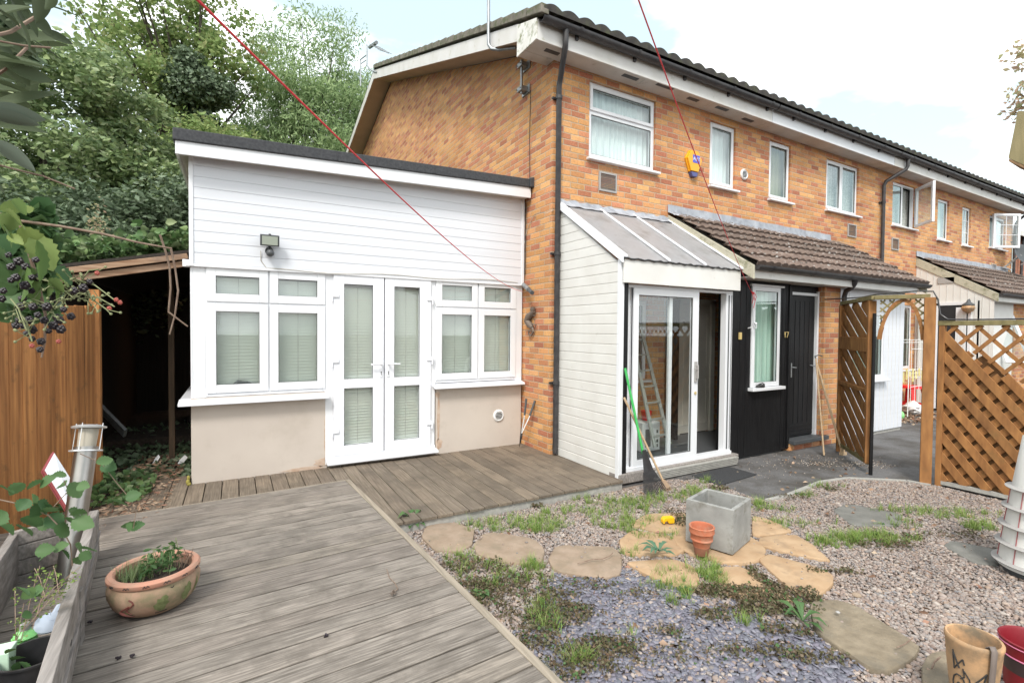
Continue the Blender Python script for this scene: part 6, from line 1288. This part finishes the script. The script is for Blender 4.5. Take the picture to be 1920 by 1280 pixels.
b = MB(); b.add([(pc.x, pc.y, .06), (pd.x, pd.y, .06), (-.85, 1.5, .06), (pb.x, pb.y, .06), (pa.x, pa.y, .06)], [(0, 1, 2, 3, 4)]); b.build('bed_soil', 'soil', t)
b = MB(); b.bar((-.665, 3.02, .06), (-.665, 3.02, .40), .05, .06, (0, 1, 0)); b.build('corner_stake', 'planter_wood', t, bevel=.003)
# bollard light
t = thing('bollard_light', 'leaning stainless steel garden bollard light in the raised bed', 'bollard light', (-.9, 4.0, .06))
bt_ = at(168, 797, y=3.95); bb_ = at(122, 1110, y=3.72); ax_ = (bt_-bb_).normalized(); Ll = (bt_-bb_).length
Mb_ = Matrix.Translation(bb_) @ ax_.to_track_quat('Z', 'Y').to_matrix().to_4x4()
def bl(prof, nm, m, par=t, n=24): b = MB(); b.M = Mb_; b.lathe(prof, n=n); return b.build(nm, m, par, smooth=True)
bl([(.055, 0), (.055, Ll-.16), (.062, Ll-.16), (.062, Ll-.13), (.05, Ll-.13), (0, Ll-.13)], 'pole', 'steel')
bl([(.046, Ll-.13), (.050, Ll-.02), (0, Ll-.02)], 'diffuser', 'tile_cream')
bl([(0, Ll-.018), (.085, Ll-.018), (.088, Ll-.008), (.06, Ll+.002), (0, Ll+.004)], 'cap', 'alu')
bl([(.055, Ll-.16), (.082, Ll-.158), (.082, Ll-.150), (.055, Ll-.148)], 'collar', 'alu')
b = MB(); b.M = Mb_
for a in (0, 1.57, 3.14, 4.71): b.tube([(.072*math.cos(a), .072*math.sin(a), Ll-.16), (.072*math.cos(a), .072*math.sin(a), Ll+.012)], .0025, 6)
b.build('rod', 'alu', t)
# tile board
t = thing('tile_panel', 'white panel with dark red edges leaning behind the bollard light', 'panel', tuple(at(118, 960, y=4.5)))
c4 = [at(100, 846, y=4.55), at(81, 880, y=4.45), at(128, 957, y=4.35), at(150, 925, y=4.5)]
nn = (c4[1]-c4[0]).cross(c4[2]-c4[0]).normalized()
if nn.y > 0: nn = -nn
b = MB(); b.prism(c4, -nn*.02); b.build('back_layer', 'tile_red', t); cm = sum(c4, Vector())/4; b = MB(); b.prism([cm+(p-cm)*.93+nn*.002 for p in c4], nn*.006); b.build('face', 'tile_white', t)
b = MB(); b.prism([p-nn*.03 for p in c4], -nn*.008); b.build('rear_edge', 'tile_red', t)
# solar disc, bottle, bucket, box in bed
t = thing('solar_light', 'grey round solar garden light leaning in the raised bed', 'solar light', tuple(at(93, 1166, z=.30)))
sc1 = at(93, 1166, z=.34); nv = Vector((.35, -.75, .75)).normalized(); b = MB(); Ms = Matrix.Translation(sc1) @ nv.to_track_quat('Z', 'Y').to_matrix().to_4x4(); b.M = Ms; b.lathe([(0, .010), (.03, .008), (.052, .0), (.055, -.006), (.05, -.012), (0, -.014)], n=28, sy=.8); b.build('disc', 'disc_grey', t, smooth=True)
b = MB(); b.tube([sc1, sc1+Vector((.01, .1, .02))], .014, 8); b.tube([sc1+nv*.012+Vector((0, .0, .05)), sc1+nv*.013+Vector((.003, 0, .025))], .0012, 4); b.build('stem', 'disc_grey', t)
bk = at(62, 1222, z=.33); t = thing('black_bucket', 'black plastic bucket sitting in the raised bed', 'bucket', (bk.x, bk.y, .06)); b = MB(); b.lathe([(0, 0), (.085, 0), (.112, .26), (.118, .262), (.118, .27), (.108, .27), (.08, .02), (0, .02)], (bk.x, bk.y, .06), 32); b.build('bucket_body', 'black_plastic', t, smooth=True)
b = MB(); b.tube([(bk.x+.116*math.cos(a), bk.y+.116*math.sin(a)*.98, .325+.05*math.sin(a*1)-.03) for a in np.linspace(3.3, 6.1, 12)], .003, 5); b.build('handle', 'galv', t)
bg_ = at(47, 1180, z=.34); t = thing('green_bottle', 'green plastic bottle with a pale cap in the raised bed', 'bottle', (bg_.x, bg_.y, .06)); b = MB(); b.lathe([(0, 0), (.045, 0), (.045, .2), (.038, .225), (.044, .235), (.03, .255), (.018, .262)], (bg_.x, bg_.y, .08), 24); b.build('bottle_body', 'bottle_green', t, smooth=True); b = MB(); b.lathe([(.018, .262), (.019, .285), (.014, .29), (0, .29)], (bg_.x, bg_.y, .08), 18); b.build('cap', 'stone_grey', t, smooth=True)
mt = at(5, 1225, z=.33); b = MB(); b.box(mt.x-.06, mt.x+.03, mt.y-.04, mt.y+.05, .10, .35); tag(b.build('carton', 'mint', None, bevel=.004), 'pale mint green carton at the left edge of the raised bed', 'carton')
# tube by deck, twigs, dried seedhead, crumbs
b = MB(); p0 = at(1018, 1238, z=.05); p1 = at(1048, 1275, z=.04); b.tube([p0, p1], .014, 14); tag(b.build('clear_tube', 'glass', None, smooth=True), 'short clear plastic tube lying by the front deck corner', 'tube')
t = thing('dried_flower', 'dried seed head with curved stalk lying on the front deck', 'seed head', tuple(at(737, 1108, z=.15)))
b = MB(); b.tube([at(a_, c_, z=.155) for a_, c_ in [(725, 1066), (730, 1082), (740, 1092), (746, 1103), (740, 1108)]], .0025, 6); b.build('stalk', 'twig', t, smooth=True)
b = MB(); pc_ = at(737, 1112, z=.16); rd = random.Random(1)
for k in range(26): d_ = Vector((rd.gauss(0, 1), rd.gauss(0, 1), abs(rd.gauss(0, .6)))).normalized()*.02; b.bar(pc_, pc_+d_, .006, .002)
b.build('seed_head', 'ornament', t)
for (px_, py_, lb) in ((222, 1231, 'left one of the two shrivelled dark berries on the deck'), (248, 1229, 'right one of the two shrivelled dark berries on the deck'), (168, 1165, 'dark berry by the foot of the raised bed'), (611, 1190, 'tiny dark bit on the deck near the front')):
    c_ = at(px_, py_, z=.155); b = MB(); rd = random.Random(px_)
    for k in range(7): b.sphere(c_+Vector((rd.uniform(-.007, .007), rd.uniform(-.007, .007), rd.uniform(-.004, .004))), .0055, 6, 4)
    tag(b.build('fallen_berry', 'berry', None, smooth=True), lb, 'berry')
def twig(pts, r_, lb): b = MB(); b.tube([at(a_, c_, z=zz) for a_, c_, zz in pts], r_, 5); tag(b.build('twig', 'twig', None, smooth=True), lb, 'twig')
twig([(1083, 1056, .042), (1110, 1048, .045), (1130, 1047, .046), (1143, 1042, .05), (1149, 1036, .055)], .0035, 'thin brown twig lying on the third path stone')
twig([(1682, 1213, .06), (1696, 1207, .06), (1711, 1196, .065)], .003, 'short reddish twig on the big olive slab')
twig([(1747, 1252, .055), (1752, 1240, .058), (1763, 1231, .06)], .004, 'pale curved twig on the small rounded slab')
for (px_, py_, zz, lb) in ((1571, 1147, .056, 'grey pebble on the big olive slab'), (1474, 1112, .0, 'round tan cobble among the gravel right of the circle')):
    c_ = at(px_, py_, z=zz); 
    if zz == 0: c_ = at(1606, 1115, z=.01)
    b = MB(); b.sphere(c_, .012 if zz else .028, 12, 8, .5); tag(b.build('pebble', 'stone_grey' if zz else 'path_slab', None, smooth=True), lb, 'pebble')
# ------------------------------------------------------------------ trees
def clusters(cx, cy, cz, rx, ry, rz, nc, cr_, per, shell=.55, sd=0):
    r_ = np.random.RandomState(sd); d_ = r_.randn(nc, 3); d_ /= np.linalg.norm(d_, axis=1)[:, None]; q = (shell+(1-shell)*r_.rand(nc))[:, None]**.8
    K = np.array([cx, cy, cz])+d_*q*np.array([rx, ry, rz]); rad = cr_*(.55+.9*r_.rand(nc)); out = []
    for k in range(nc):
        n_ = int(per*(rad[k]/cr_)**2); g_ = r_.randn(n_, 3); g_ /= np.linalg.norm(g_, axis=1)[:, None]; out.append(K[k]+g_*(r_.rand(n_, 1)**.5)*rad[k]*np.array([1, 1, .75]))
    return np.concatenate(out), K
def tree(name, label, base, crown, mleaf, size, group='trees and shrubs beyond the garden room', limbs=14, rt_=.16, cat='tree', extra=None, aspect=.55, **kw):
    t = thing(name, label, cat, base, group); P_, K = clusters(*crown)
    b = MB(); bx, by, bz = base; top = Vector((crown[0], crown[1], crown[2]+crown[5]*.3)); B0 = Vector(base)
    mid_ = B0.lerp(top, .45)+Vector((.2, .1, 0)); b.tube([B0, B0.lerp(mid_, .5), mid_, top], [rt_, rt_*.8, rt_*.6, rt_*.2], 8)
    idx = np.random.RandomState(3).choice(len(K), min(limbs, len(K)), replace=False)
    for i in idx:
        e_ = Vector(K[i]); s_ = mid_.lerp(top, random.random()*.7); m_ = s_.lerp(e_, .5)+Vector((0, 0, .15)); b.tube([s_, m_, e_], [rt_*.35, rt_*.2, rt_*.07], 5)
    b.build('trunk', 'bark', t, smooth=True); leaves('crown', P_, size*(.7+.6*RS.rand(len(P_))**2), mleaf, t, aspect=aspect, **kw)
    if extra: extra(t)
    return t
tree('broadleaf_tree', 'dense mid green tree at far left rising above the shed', (-3.6, 13.0, 0), (-3.0, 13.0, 4.6, 2.3, 1.4, 2.9, 140, .5, 240, .3, 1), 'leaf_mid', .13, rt_=.14)
tree('broadleaf_tree', 'dense green tree in front of the pale sycamore, left of the flat roof corner', (-1.3, 13.5, 0), (-1.3, 13.4, 4.0, 1.6, 1.3, 2.2, 90, .5, 270, .3, 2), 'leaf_mid', .13, rt_=.13)
def ivyclump(t):
    P_, K = clusters(-.85, 16.4, 8.3, .72, .6, .75, 26, .40, 480, .2, 5); P2b, K = clusters(-.6, 16.5, 6.8, .3, .3, 1.2, 12, .3, 300, .2, 55); leaves('ivy', np.concatenate([P_, P2b]), .11, 'leaf_dark', t, aspect=.8)
tree('sycamore_tree', 'tall pale yellow green tree with dark ivy on its trunk, behind the flat roof', (-1.0, 17.2, 0), (-1.5, 17.2, 9.2, 2.5, 1.5, 3.1, 120, .5, 115, .2, 3), 'leaf_light', .13, rt_=.2, limbs=50, extra=ivyclump, aspect=.8)
tree('broadleaf_tree', 'yellowish green low tree between the sycamore and the willow', (-.2, 16.0, 0), (-.1, 16.0, 5.7, 1.7, 1.2, 1.8, 60, .55, 260, .35, 33), 'leaf_light', .13, rt_=.12, limbs=20)
tree('willow_tree', 'feathery light green willow like tree beside the gable', (2.4, 18.5, 0), (2.5, 18.5, 8.0, 2.8, 1.7, 4.4, 190, .7, 300, .3, 4), 'leaf_willow', .18, rt_=.15, limbs=60, aspect=.24, droop=.7, flat=1.3)
tree('willow_tree', 'smaller feathery tree directly behind the roof ridge aerial', (5.0, 19.5, 0), (4.6, 19.5, 8.6, 1.6, 1.2, 3.0, 90, .55, 230, .3, 6), 'leaf_willow', .15, rt_=.1, limbs=30, aspect=.24, droop=.7, flat=1.3)
tree('laurel_bush', 'dark glossy laurel filling the space behind the shed roof', (-2.6, 10.6, 0), (-2.3, 10.6, 2.7, 2.2, .9, 1.3, 80, .5, 300, .3, 7), 'leaf_dark', .12, cat='shrub', rt_=.06, aspect=.45)
tree('laurel_bush', 'dark laurel between the shed and the flat roof', (-.7, 10.9, 0), (-.6, 10.9, 3.0, 1.1, .8, 1.5, 50, .5, 300, .3, 8), 'leaf_dark', .12, cat='shrub', rt_=.06, aspect=.45)
tree('laurel_bush', 'leafy shrub at the far left edge under the overhanging branch', (-4.3, 10.8, 0), (-4.2, 11.0, 3.2, 1.5, 1.2, 1.6, 60, .55, 280, .3, 9), 'leaf_mid', .13, cat='shrub', rt_=.07, aspect=.5)
tree('evergreen_tree', 'dark green tree just behind the flat roof near the gable', (2.0, 15.5, 0), (1.6, 15.6, 3.9, 2.3, 1.2, 1.5, 80, .55, 280, .3, 10), 'leaf_dark', .14, rt_=.12)
P_ = []
for k in range(46):
    cx_, cy_ = RS.uniform(-9, 7), RS.uniform(19, 22); a_, _ = clusters(cx_, cy_, RS.uniform(1.5, 5.0), 1.2, .8, 1.2, 8, .8, 90, .3, 100+k); P_.append(a_)
leaves('far_woodland', np.concatenate(P_), .24, 'leaf_mid', kind='stuff')
# bramble on shed roof
n = 5200; C = np.stack([RS.uniform(-2.2, -.42, n), RS.uniform(6.0, 9.2, n), np.zeros(n)], 1); C[:, 2] = 2.2+(C[:, 0]+1.5)*.2+np.abs(RS.randn(n))*.10+.22*vnoise(C, 1.6, 8)
t = thing('ivy_on_roof', 'bright bramble and ivy foliage sprawling over the shed roof', 'climber', (-1, 7, 2.3)); leaves('foliage', C, .085, 'leaf_ivy', t, shape='six', aspect=.8, flat=.4)
c_ = at(183, 418, y=7.5); P_ = np.array(c_)+RS.randn(160, 3)*np.array([.05, .05, .12]); leaves('flower_spike', P_, .035, 'leaf_birch', t)
# right birch sprays
t = tree('birch_tree', 'thin birch branches with pale reddish leaves above the roofs at right', (24.0, 2.8, 0), (22.9, 5.2, 10.2, 1.7, 1.4, 1.8, 30, .5, 80, .2, 12), 'leaf_birch', .2, rt_=.15, limbs=24, group=None)
# ------------------------------------------------------------------ foreground overhanging branch (top left)
t = thing('overhanging_shrub', 'large long grey green leaves hanging in from the top left, nearest the camera', 'shrub', (-.75, 1.7, 1.9))
def bigleaf(b, p, d_, l, w_, roll=0, bend=.25, ser=0):
    d_ = Vector(d_).normalized(); s_ = d_.cross(Vector((0, 0, 1)))
    if s_.length < .1: s_ = Vector((1, 0, 0))
    s_.normalize(); s_ = Matrix.Rotation(roll, 3, d_) @ s_; nn_ = s_.cross(d_); vs = []; m_ = 12
    for i in range(m_+1):
        t_ = i/m_; wd = w_*.5*(math.sin(math.pi*min(1, t_**.85*1.0))**.75 if 0 < t_ < 1 else .03)*(1+ser*(.5 if i % 2 else -.5)); c_ = Vector(p)+d_*l*t_-nn_*(-1)*(-bend*l*t_*t_)
        vs += [c_-s_*wd+nn_*wd*.28, c_-s_*wd*.5+nn_*wd*.10, c_, c_+s_*wd*.5+nn_*wd*.10, c_+s_*wd+nn_*wd*.28]
    b.add(vs, [(5*i+k, 5*i+k+1, 5*i+k+6, 5*i+k+5) for i in range(m_) for k in range(4)])
D1 = 1.35; V_ = lambda px, py, y_=D1: at(px, py, y=y_)
b = MB(); b2 = MB()
LV = [((-30,110),(92,125),.075,.2),((-20,150),(85,185),.05,.5),((-40,70),(130,60),.04,.9),((-20,100),(58,160),.07,.1),((-30,40),(60,5),.08,.2),((10,-20),(65,60),.06,.4),((-10,15),(38,50),.05,.3),((45,-20),(125,-3),.04,.3),((60,-10),(85,52),.045,1.),((80,-30),(70,45),.04,1.2),((40,20),(75,70),.04,.9),((30,30),(65,95),.035,1.),((55,25),(100,68),.035,1.2),((85,10),(150,28),.028,.8),((100,-20),(90,20),.03,.9),((-30,195),(60,200),.08,.1),((-30,170),(45,170),.07,.2),((-20,235),(90,240),.04,1.1),((-10,60),(50,75),.03,1.3),((-40,285),(50,300),.03,.8),((-30,330),(15,362),.035,.6),((60,75),(120,115),.03,.9),((20,130),(100,150),.03,1.2),((-20,140),(40,150),.045,.5),((-60,-20),(20,30),.09,.2),((-20,200),(110,165),.03,1.3),((80,60),(140,80),.028,1.0),((70,40),(95,90),.03,1.1)]
LV += [((RS.randint(-40, 60), RS.randint(-30, 170)), None, RS.uniform(.022, .045), RS.uniform(0, 1.4)) for _ in range(34)]
LV = [(a, (a[0]+RS.randint(10, 75), a[1]+RS.randint(-15, 75)) if c is None else c, w_, r_) for a, c, w_, r_ in LV]
for i, ((a0_, b0_), (a1_, b1_), w_, rl) in enumerate(LV):
    y0_ = D1+((i*37) % 11)*.035+(.35 if i >= 28 else 0); p = V_(a0_, b0_, y0_); q = V_(a1_, b1_, y0_+.03); bigleaf(b, p, q-p, (q-p).length, w_*.95, rl+(-.35 if i % 2 else .25), .04+.05*(i % 3))
for (a0_, b0_, a1_, b1_, w_) in [(-30, 205, 86, 222, .040), (-20, 262, 70, 320, .035), (-30, 212, 75, 232, .03)]:
    p = V_(a0_, b0_, 1.3); q = V_(a1_, b1_, 1.32); bigleaf(b2, p, q-p, (q-p).length, w_, -.7, .08)
for (b_, m_) in ((b, 'leaf_olive'), (b2, 'leaf_silver')):
    o = b_.build('foliage', m_, t, smooth=True)
b = MB(); b.tube([V_(-60, 80, 1.4), V_(20, 60, 1.45), V_(70, 30, 1.5), V_(110, -10, 1.5)], .0035, 6); b.mark(); b.tube([V_(-60, 180, 1.4), V_(10, 130, 1.4), V_(50, 90, 1.45)], .003, 6); b.mark(); b.tube([V_(-40, 300, 1.5), V_(30, 318, 1.55), V_(80, 330, 1.6), V_(140, 354, 1.6)], .0022, 6); b.mark(); b.tube([V_(-10, 76, 1.4), V_(45, 86, 1.4), V_(95, 90, 1.42)], .002, 6)
C = np.array([list(V_(px_, py_, 2.2)) for px_, py_ in zip(RS.uniform(-40, 60, 130), RS.uniform(-20, 150, 130))])
b.build('branch', 'twig', t, smooth=True); leaves('rear_leaves', C, .085, 'leaf_dark', t, aspect=.35, shape='six')
# ------------------------------------------------------------------ bramble with blackberries (left)
t = thing('bramble', 'bramble arching over the fence with clusters of blackberries', 'bramble', tuple(V_(0, 480, 2.3)))
W = lambda px, py, y_=2.3: at(px, py, y=y_)
b = MB()
b.tube([W(-40, 400), W(0, 402), W(33, 414), W(110, 424), W(190, 438), W(260, 455), W(322, 466)], [.006, .006, .0055, .005, .0045, .004, .003], 7)
b.tube([W(35, 414), W(45, 440), W(52, 465), W(62, 500), W(75, 545), W(85, 590), W(84, 640), W(78, 670)], [.0065, .006, .006, .0055, .005, .0045, .004, .003], 7)
b.tube([W(300, 440, 2.5), W(310, 470, 2.5), W(318, 500, 2.5), W(320, 540, 2.5), W(316, 585, 2.5), W(352, 612, 2.5)], [.0045, .0045, .004, .004, .004, .003], 6)
b.tube([W(320, 464, 2.5), W(328, 500, 2.5), W(334, 545, 2.5), W(328, 590, 2.5), W(318, 627, 2.5)], [.0045, .004, .004, .0035, .003], 6)
b.build('cane', 'twig', t, smooth=True)
b = MB(); rd = random.Random(12)
for (a0_, b0_, a1_, b1_) in [(130, 520, 225, 570), (120, 545, 200, 580), (150, 530, 185, 505), (60, 560, 110, 600), (40, 590, 60, 640), (90, 590, 130, 560), (20, 560, 50, 620), (150, 560, 215, 575), (60, 520, 140, 560), (150, 545, 175, 565)]:
    p, q = W(a0_, b0_, 2.25), W(a1_, b1_, 2.2); b.tube([p, p.lerp(q, .5)+Vector((0, 0, .02)), q], .0025, 5)
    for k in range(7): s_ = rd.random(); c_ = p.lerp(q, s_); e_ = c_+Vector((rd.uniform(-.05, .05), rd.uniform(-.04, .04), rd.uniform(-.05, .04))); b.tube([c_, e_], .0015, 4); b.sphere(e_, .005, 5, 4)
b.build('stalk', 'twig_green', t)
def druplets(b, c_, r_):
    for k in range(14):
        a = k*2.4; z_ = 1-2*(k+.5)/14; q_ = math.sqrt(1-z_*z_); b.sphere(c_+Vector((math.cos(a)*q_, math.sin(a)*q_, z_*1.15))*r_*.62, r_*.48, 6, 4)
BR = [(8,545),(30,520),(45,535),(60,545),(20,500),(75,520),(95,540),(40,560),(55,600),(70,590),(85,600),(100,610),(48,625),(38,600),(110,600),(62,635),(30,610),(98,560),(120,580),(132,593),(90,575),(60,520),(75,640),(105,555),(15,478),(5,560),(85,500),(65,487),(140,545),(155,540),(170,528),(45,610),(58,618),(92,620),(105,595),(40,575),(75,655),(60,575),(115,617),(20,525),(50,500),(35,490)]
for i, (px_, py_) in enumerate(BR):
    if i == 0: b = MB()
    b.mark(); druplets(b, W(px_+(i*7) % 5-2, py_, 2.15+.025*(i % 9)), .0095+.0022*(i % 3))
b.build('blackberry', 'berry', t, smooth=True)
b = MB()
for i, (px_, py_) in enumerate([(218, 562), (225, 567), (205, 578), (182, 512), (60, 648), (110, 640)]): b.mark(); druplets(b, W(px_, py_, 2.2), .0075)
b.build('unripe_berry', 'berry_red', t, smooth=True)
def leafgroup(name, L_, m_, y_, par):
    b = MB()
    for i, (a0_, b0_, a1_, b1_, w_) in enumerate(L_):
        p = at(a0_, b0_, y=y_+.02*(i % 5)); q = at(a1_, b1_, y=y_+.02*(i % 5)+.03*((i % 3)-1)); bigleaf(b, p, q-p, (q-p).length*1.1, w_*1.25, .9*(1 if i % 2 else -.7), .10, ser=.22)
    return b.build(name, m_, par, smooth=True)
leafgroup('leaves', [(10,395,48,425,.05),(30,400,10,430,.045),(40,425,70,470,.06),(65,440,95,500,.065),(55,400,40,385,.04),(5,420,25,460,.06),(70,450,82,520,.05),(50,500,48,560,.045),(58,500,65,565,.04),(48,500,30,540,.04),(90,525,120,545,.05),(98,520,110,560,.045),(105,515,128,535,.04),(92,520,92,558,.035),(0,385,35,395,.05),(15,440,40,455,.025),(20,375,50,400,.05),(-10,400,12,430,.06)], 'leaf_bramble', 2.2, t)
leafgroup('dark_leaves', [(-20,470,30,500,.09),(0,490,28,530,.08),(-30,520,20,560,.10),(0,560,32,580,.08),(35,460,60,490,.06),(100,500,135,530,.06),(20,570,28,605,.05),(-10,440,20,475,.08),(-10,560,15,600,.09),(60,470,45,440,.05),(30,520,45,480,.06),(80,480,65,440,.06),(-15,600,18,570,.07)], 'leaf_bramble_dark', 2.35, t)
C = np.array([list(W(px_, py_, 2.6)) for px_, py_ in zip(RS.uniform(-60, 100, 260), RS.uniform(390, 600, 260))]); leaves('rear_leaves', C, .085, 'leaf_bramble_dark', t, aspect=.7, shape='six')
# lower bramble spray over the raised bed
t = thing('bramble', 'leafy bramble spray reaching over the raised bed at lower left', 'bramble', tuple(at(60, 1000, y=2.9)))
leafgroup('leaves', [(0,912,25,922,.05),(45,905,20,925,.05),(50,918,80,900,.06),(75,910,100,895,.05),(60,925,65,945,.05),(70,940,90,960,.06),(55,935,35,955,.05),(95,945,60,965,.07),(40,970,75,985,.07),(90,965,115,985,.06),(75,960,110,955,.05),(100,990,130,1000,.06),(125,890,100,890,.035),(130,905,150,930,.055),(122,910,112,908,.04),(145,910,165,912,.04),(0,985,25,1000,.08),(-20,980,10,960,.08),(30,985,60,1000,.07),(70,990,100,975,.05),(130,965,160,960,.055),(135,975,172,985,.06),(120,970,145,985,.05),(128,955,150,968,.045),(145,985,130,975,.04),(65,1035,100,1028,.05),(95,1035,75,1045,.05),(100,1030,125,1020,.04),(115,1030,130,1045,.035),(140,1020,155,1035,.045),(150,1028,180,1030,.05),(148,1038,170,1045,.04),(140,1045,150,1055,.03),(190,870,215,878,.05),(195,880,215,895,.06),(180,868,210,860,.04),(208,938,240,945,.05),(235,935,262,925,.05),(228,985,255,988,.06),(245,990,268,982,.04),(248,980,240,995,.04)], 'leaf_bramble_dark', 2.9, t)
b = MB(); W3 = lambda px, py: at(px, py, y=2.95); b.tube([W3(-30, 930), W3(40, 945), W3(90, 965), W3(115, 990), W3(132, 1020), W3(136, 1060)], .003, 6); b.tube([W3(120, 900), W3(128, 920), W3(100, 950)], .002, 5); b.tube([W3(150, 850), W3(190, 868), W3(215, 900), W3(240, 930), W3(255, 960), W3(250, 990)], .0018, 5); b.build('stem', 'twig', t, smooth=True)
t = thing('dry_weeds', 'straggly yellowing weeds growing in the raised bed', 'weed', tuple(at(80, 1130, y=2.9)))
b = MB(); LC = []; rd = random.Random(21)
for (a0_, b0_, a1_, b1_) in [(50,1160,150,1062),(60,1165,130,1080),(40,1200,75,1060),(30,1230,28,1100),(70,1150,95,1070),(45,1180,120,1110),(80,1140,148,1075),(10,1250,60,1150),(85,1120,65,1065),(110,1110,100,1060),(60,1180,90,1100),(20,1270,45,1130)]:
    p, q = at(a0_, b0_, y=2.75), at(a1_, b1_, y=2.85); b.tube([p, p.lerp(q, .5)+Vector((0, .0, .02)), q], .0018, 4)
    for k in range(22): LC.append(p.lerp(q, .35+.65*rd.random())+Vector((rd.uniform(-.02, .02), rd.uniform(-.02, .02), rd.uniform(-.012, .012))))
b.build('stems', 'twig', t); leaves('seed_heads', LC, .014, 'leaf_grass', t, aspect=.6)
leafgroup('leaves', [(30,1100,55,1112,.04),(45,1105,60,1118,.04),(48,1120,75,1115,.035),(60,1112,78,1105,.04),(15,1240,45,1230,.05),(20,1250,40,1265,.05),(35,1240,55,1255,.04),(60,1255,85,1265,.05),(5,1265,25,1275,.05),(40,1270,70,1280,.05),(10,1225,30,1215,.04),(40,1155,60,1150,.03)], 'leaf_weed', 2.6, t)
# cycles settings
S.render.engine = 'CYCLES'; S.cycles.max_bounces = 6; S.cycles.transparent_max_bounces = 16; S.cycles.caustics_reflective = False; S.cycles.caustics_refractive = False
S.cycles.sample_clamp_indirect = 6
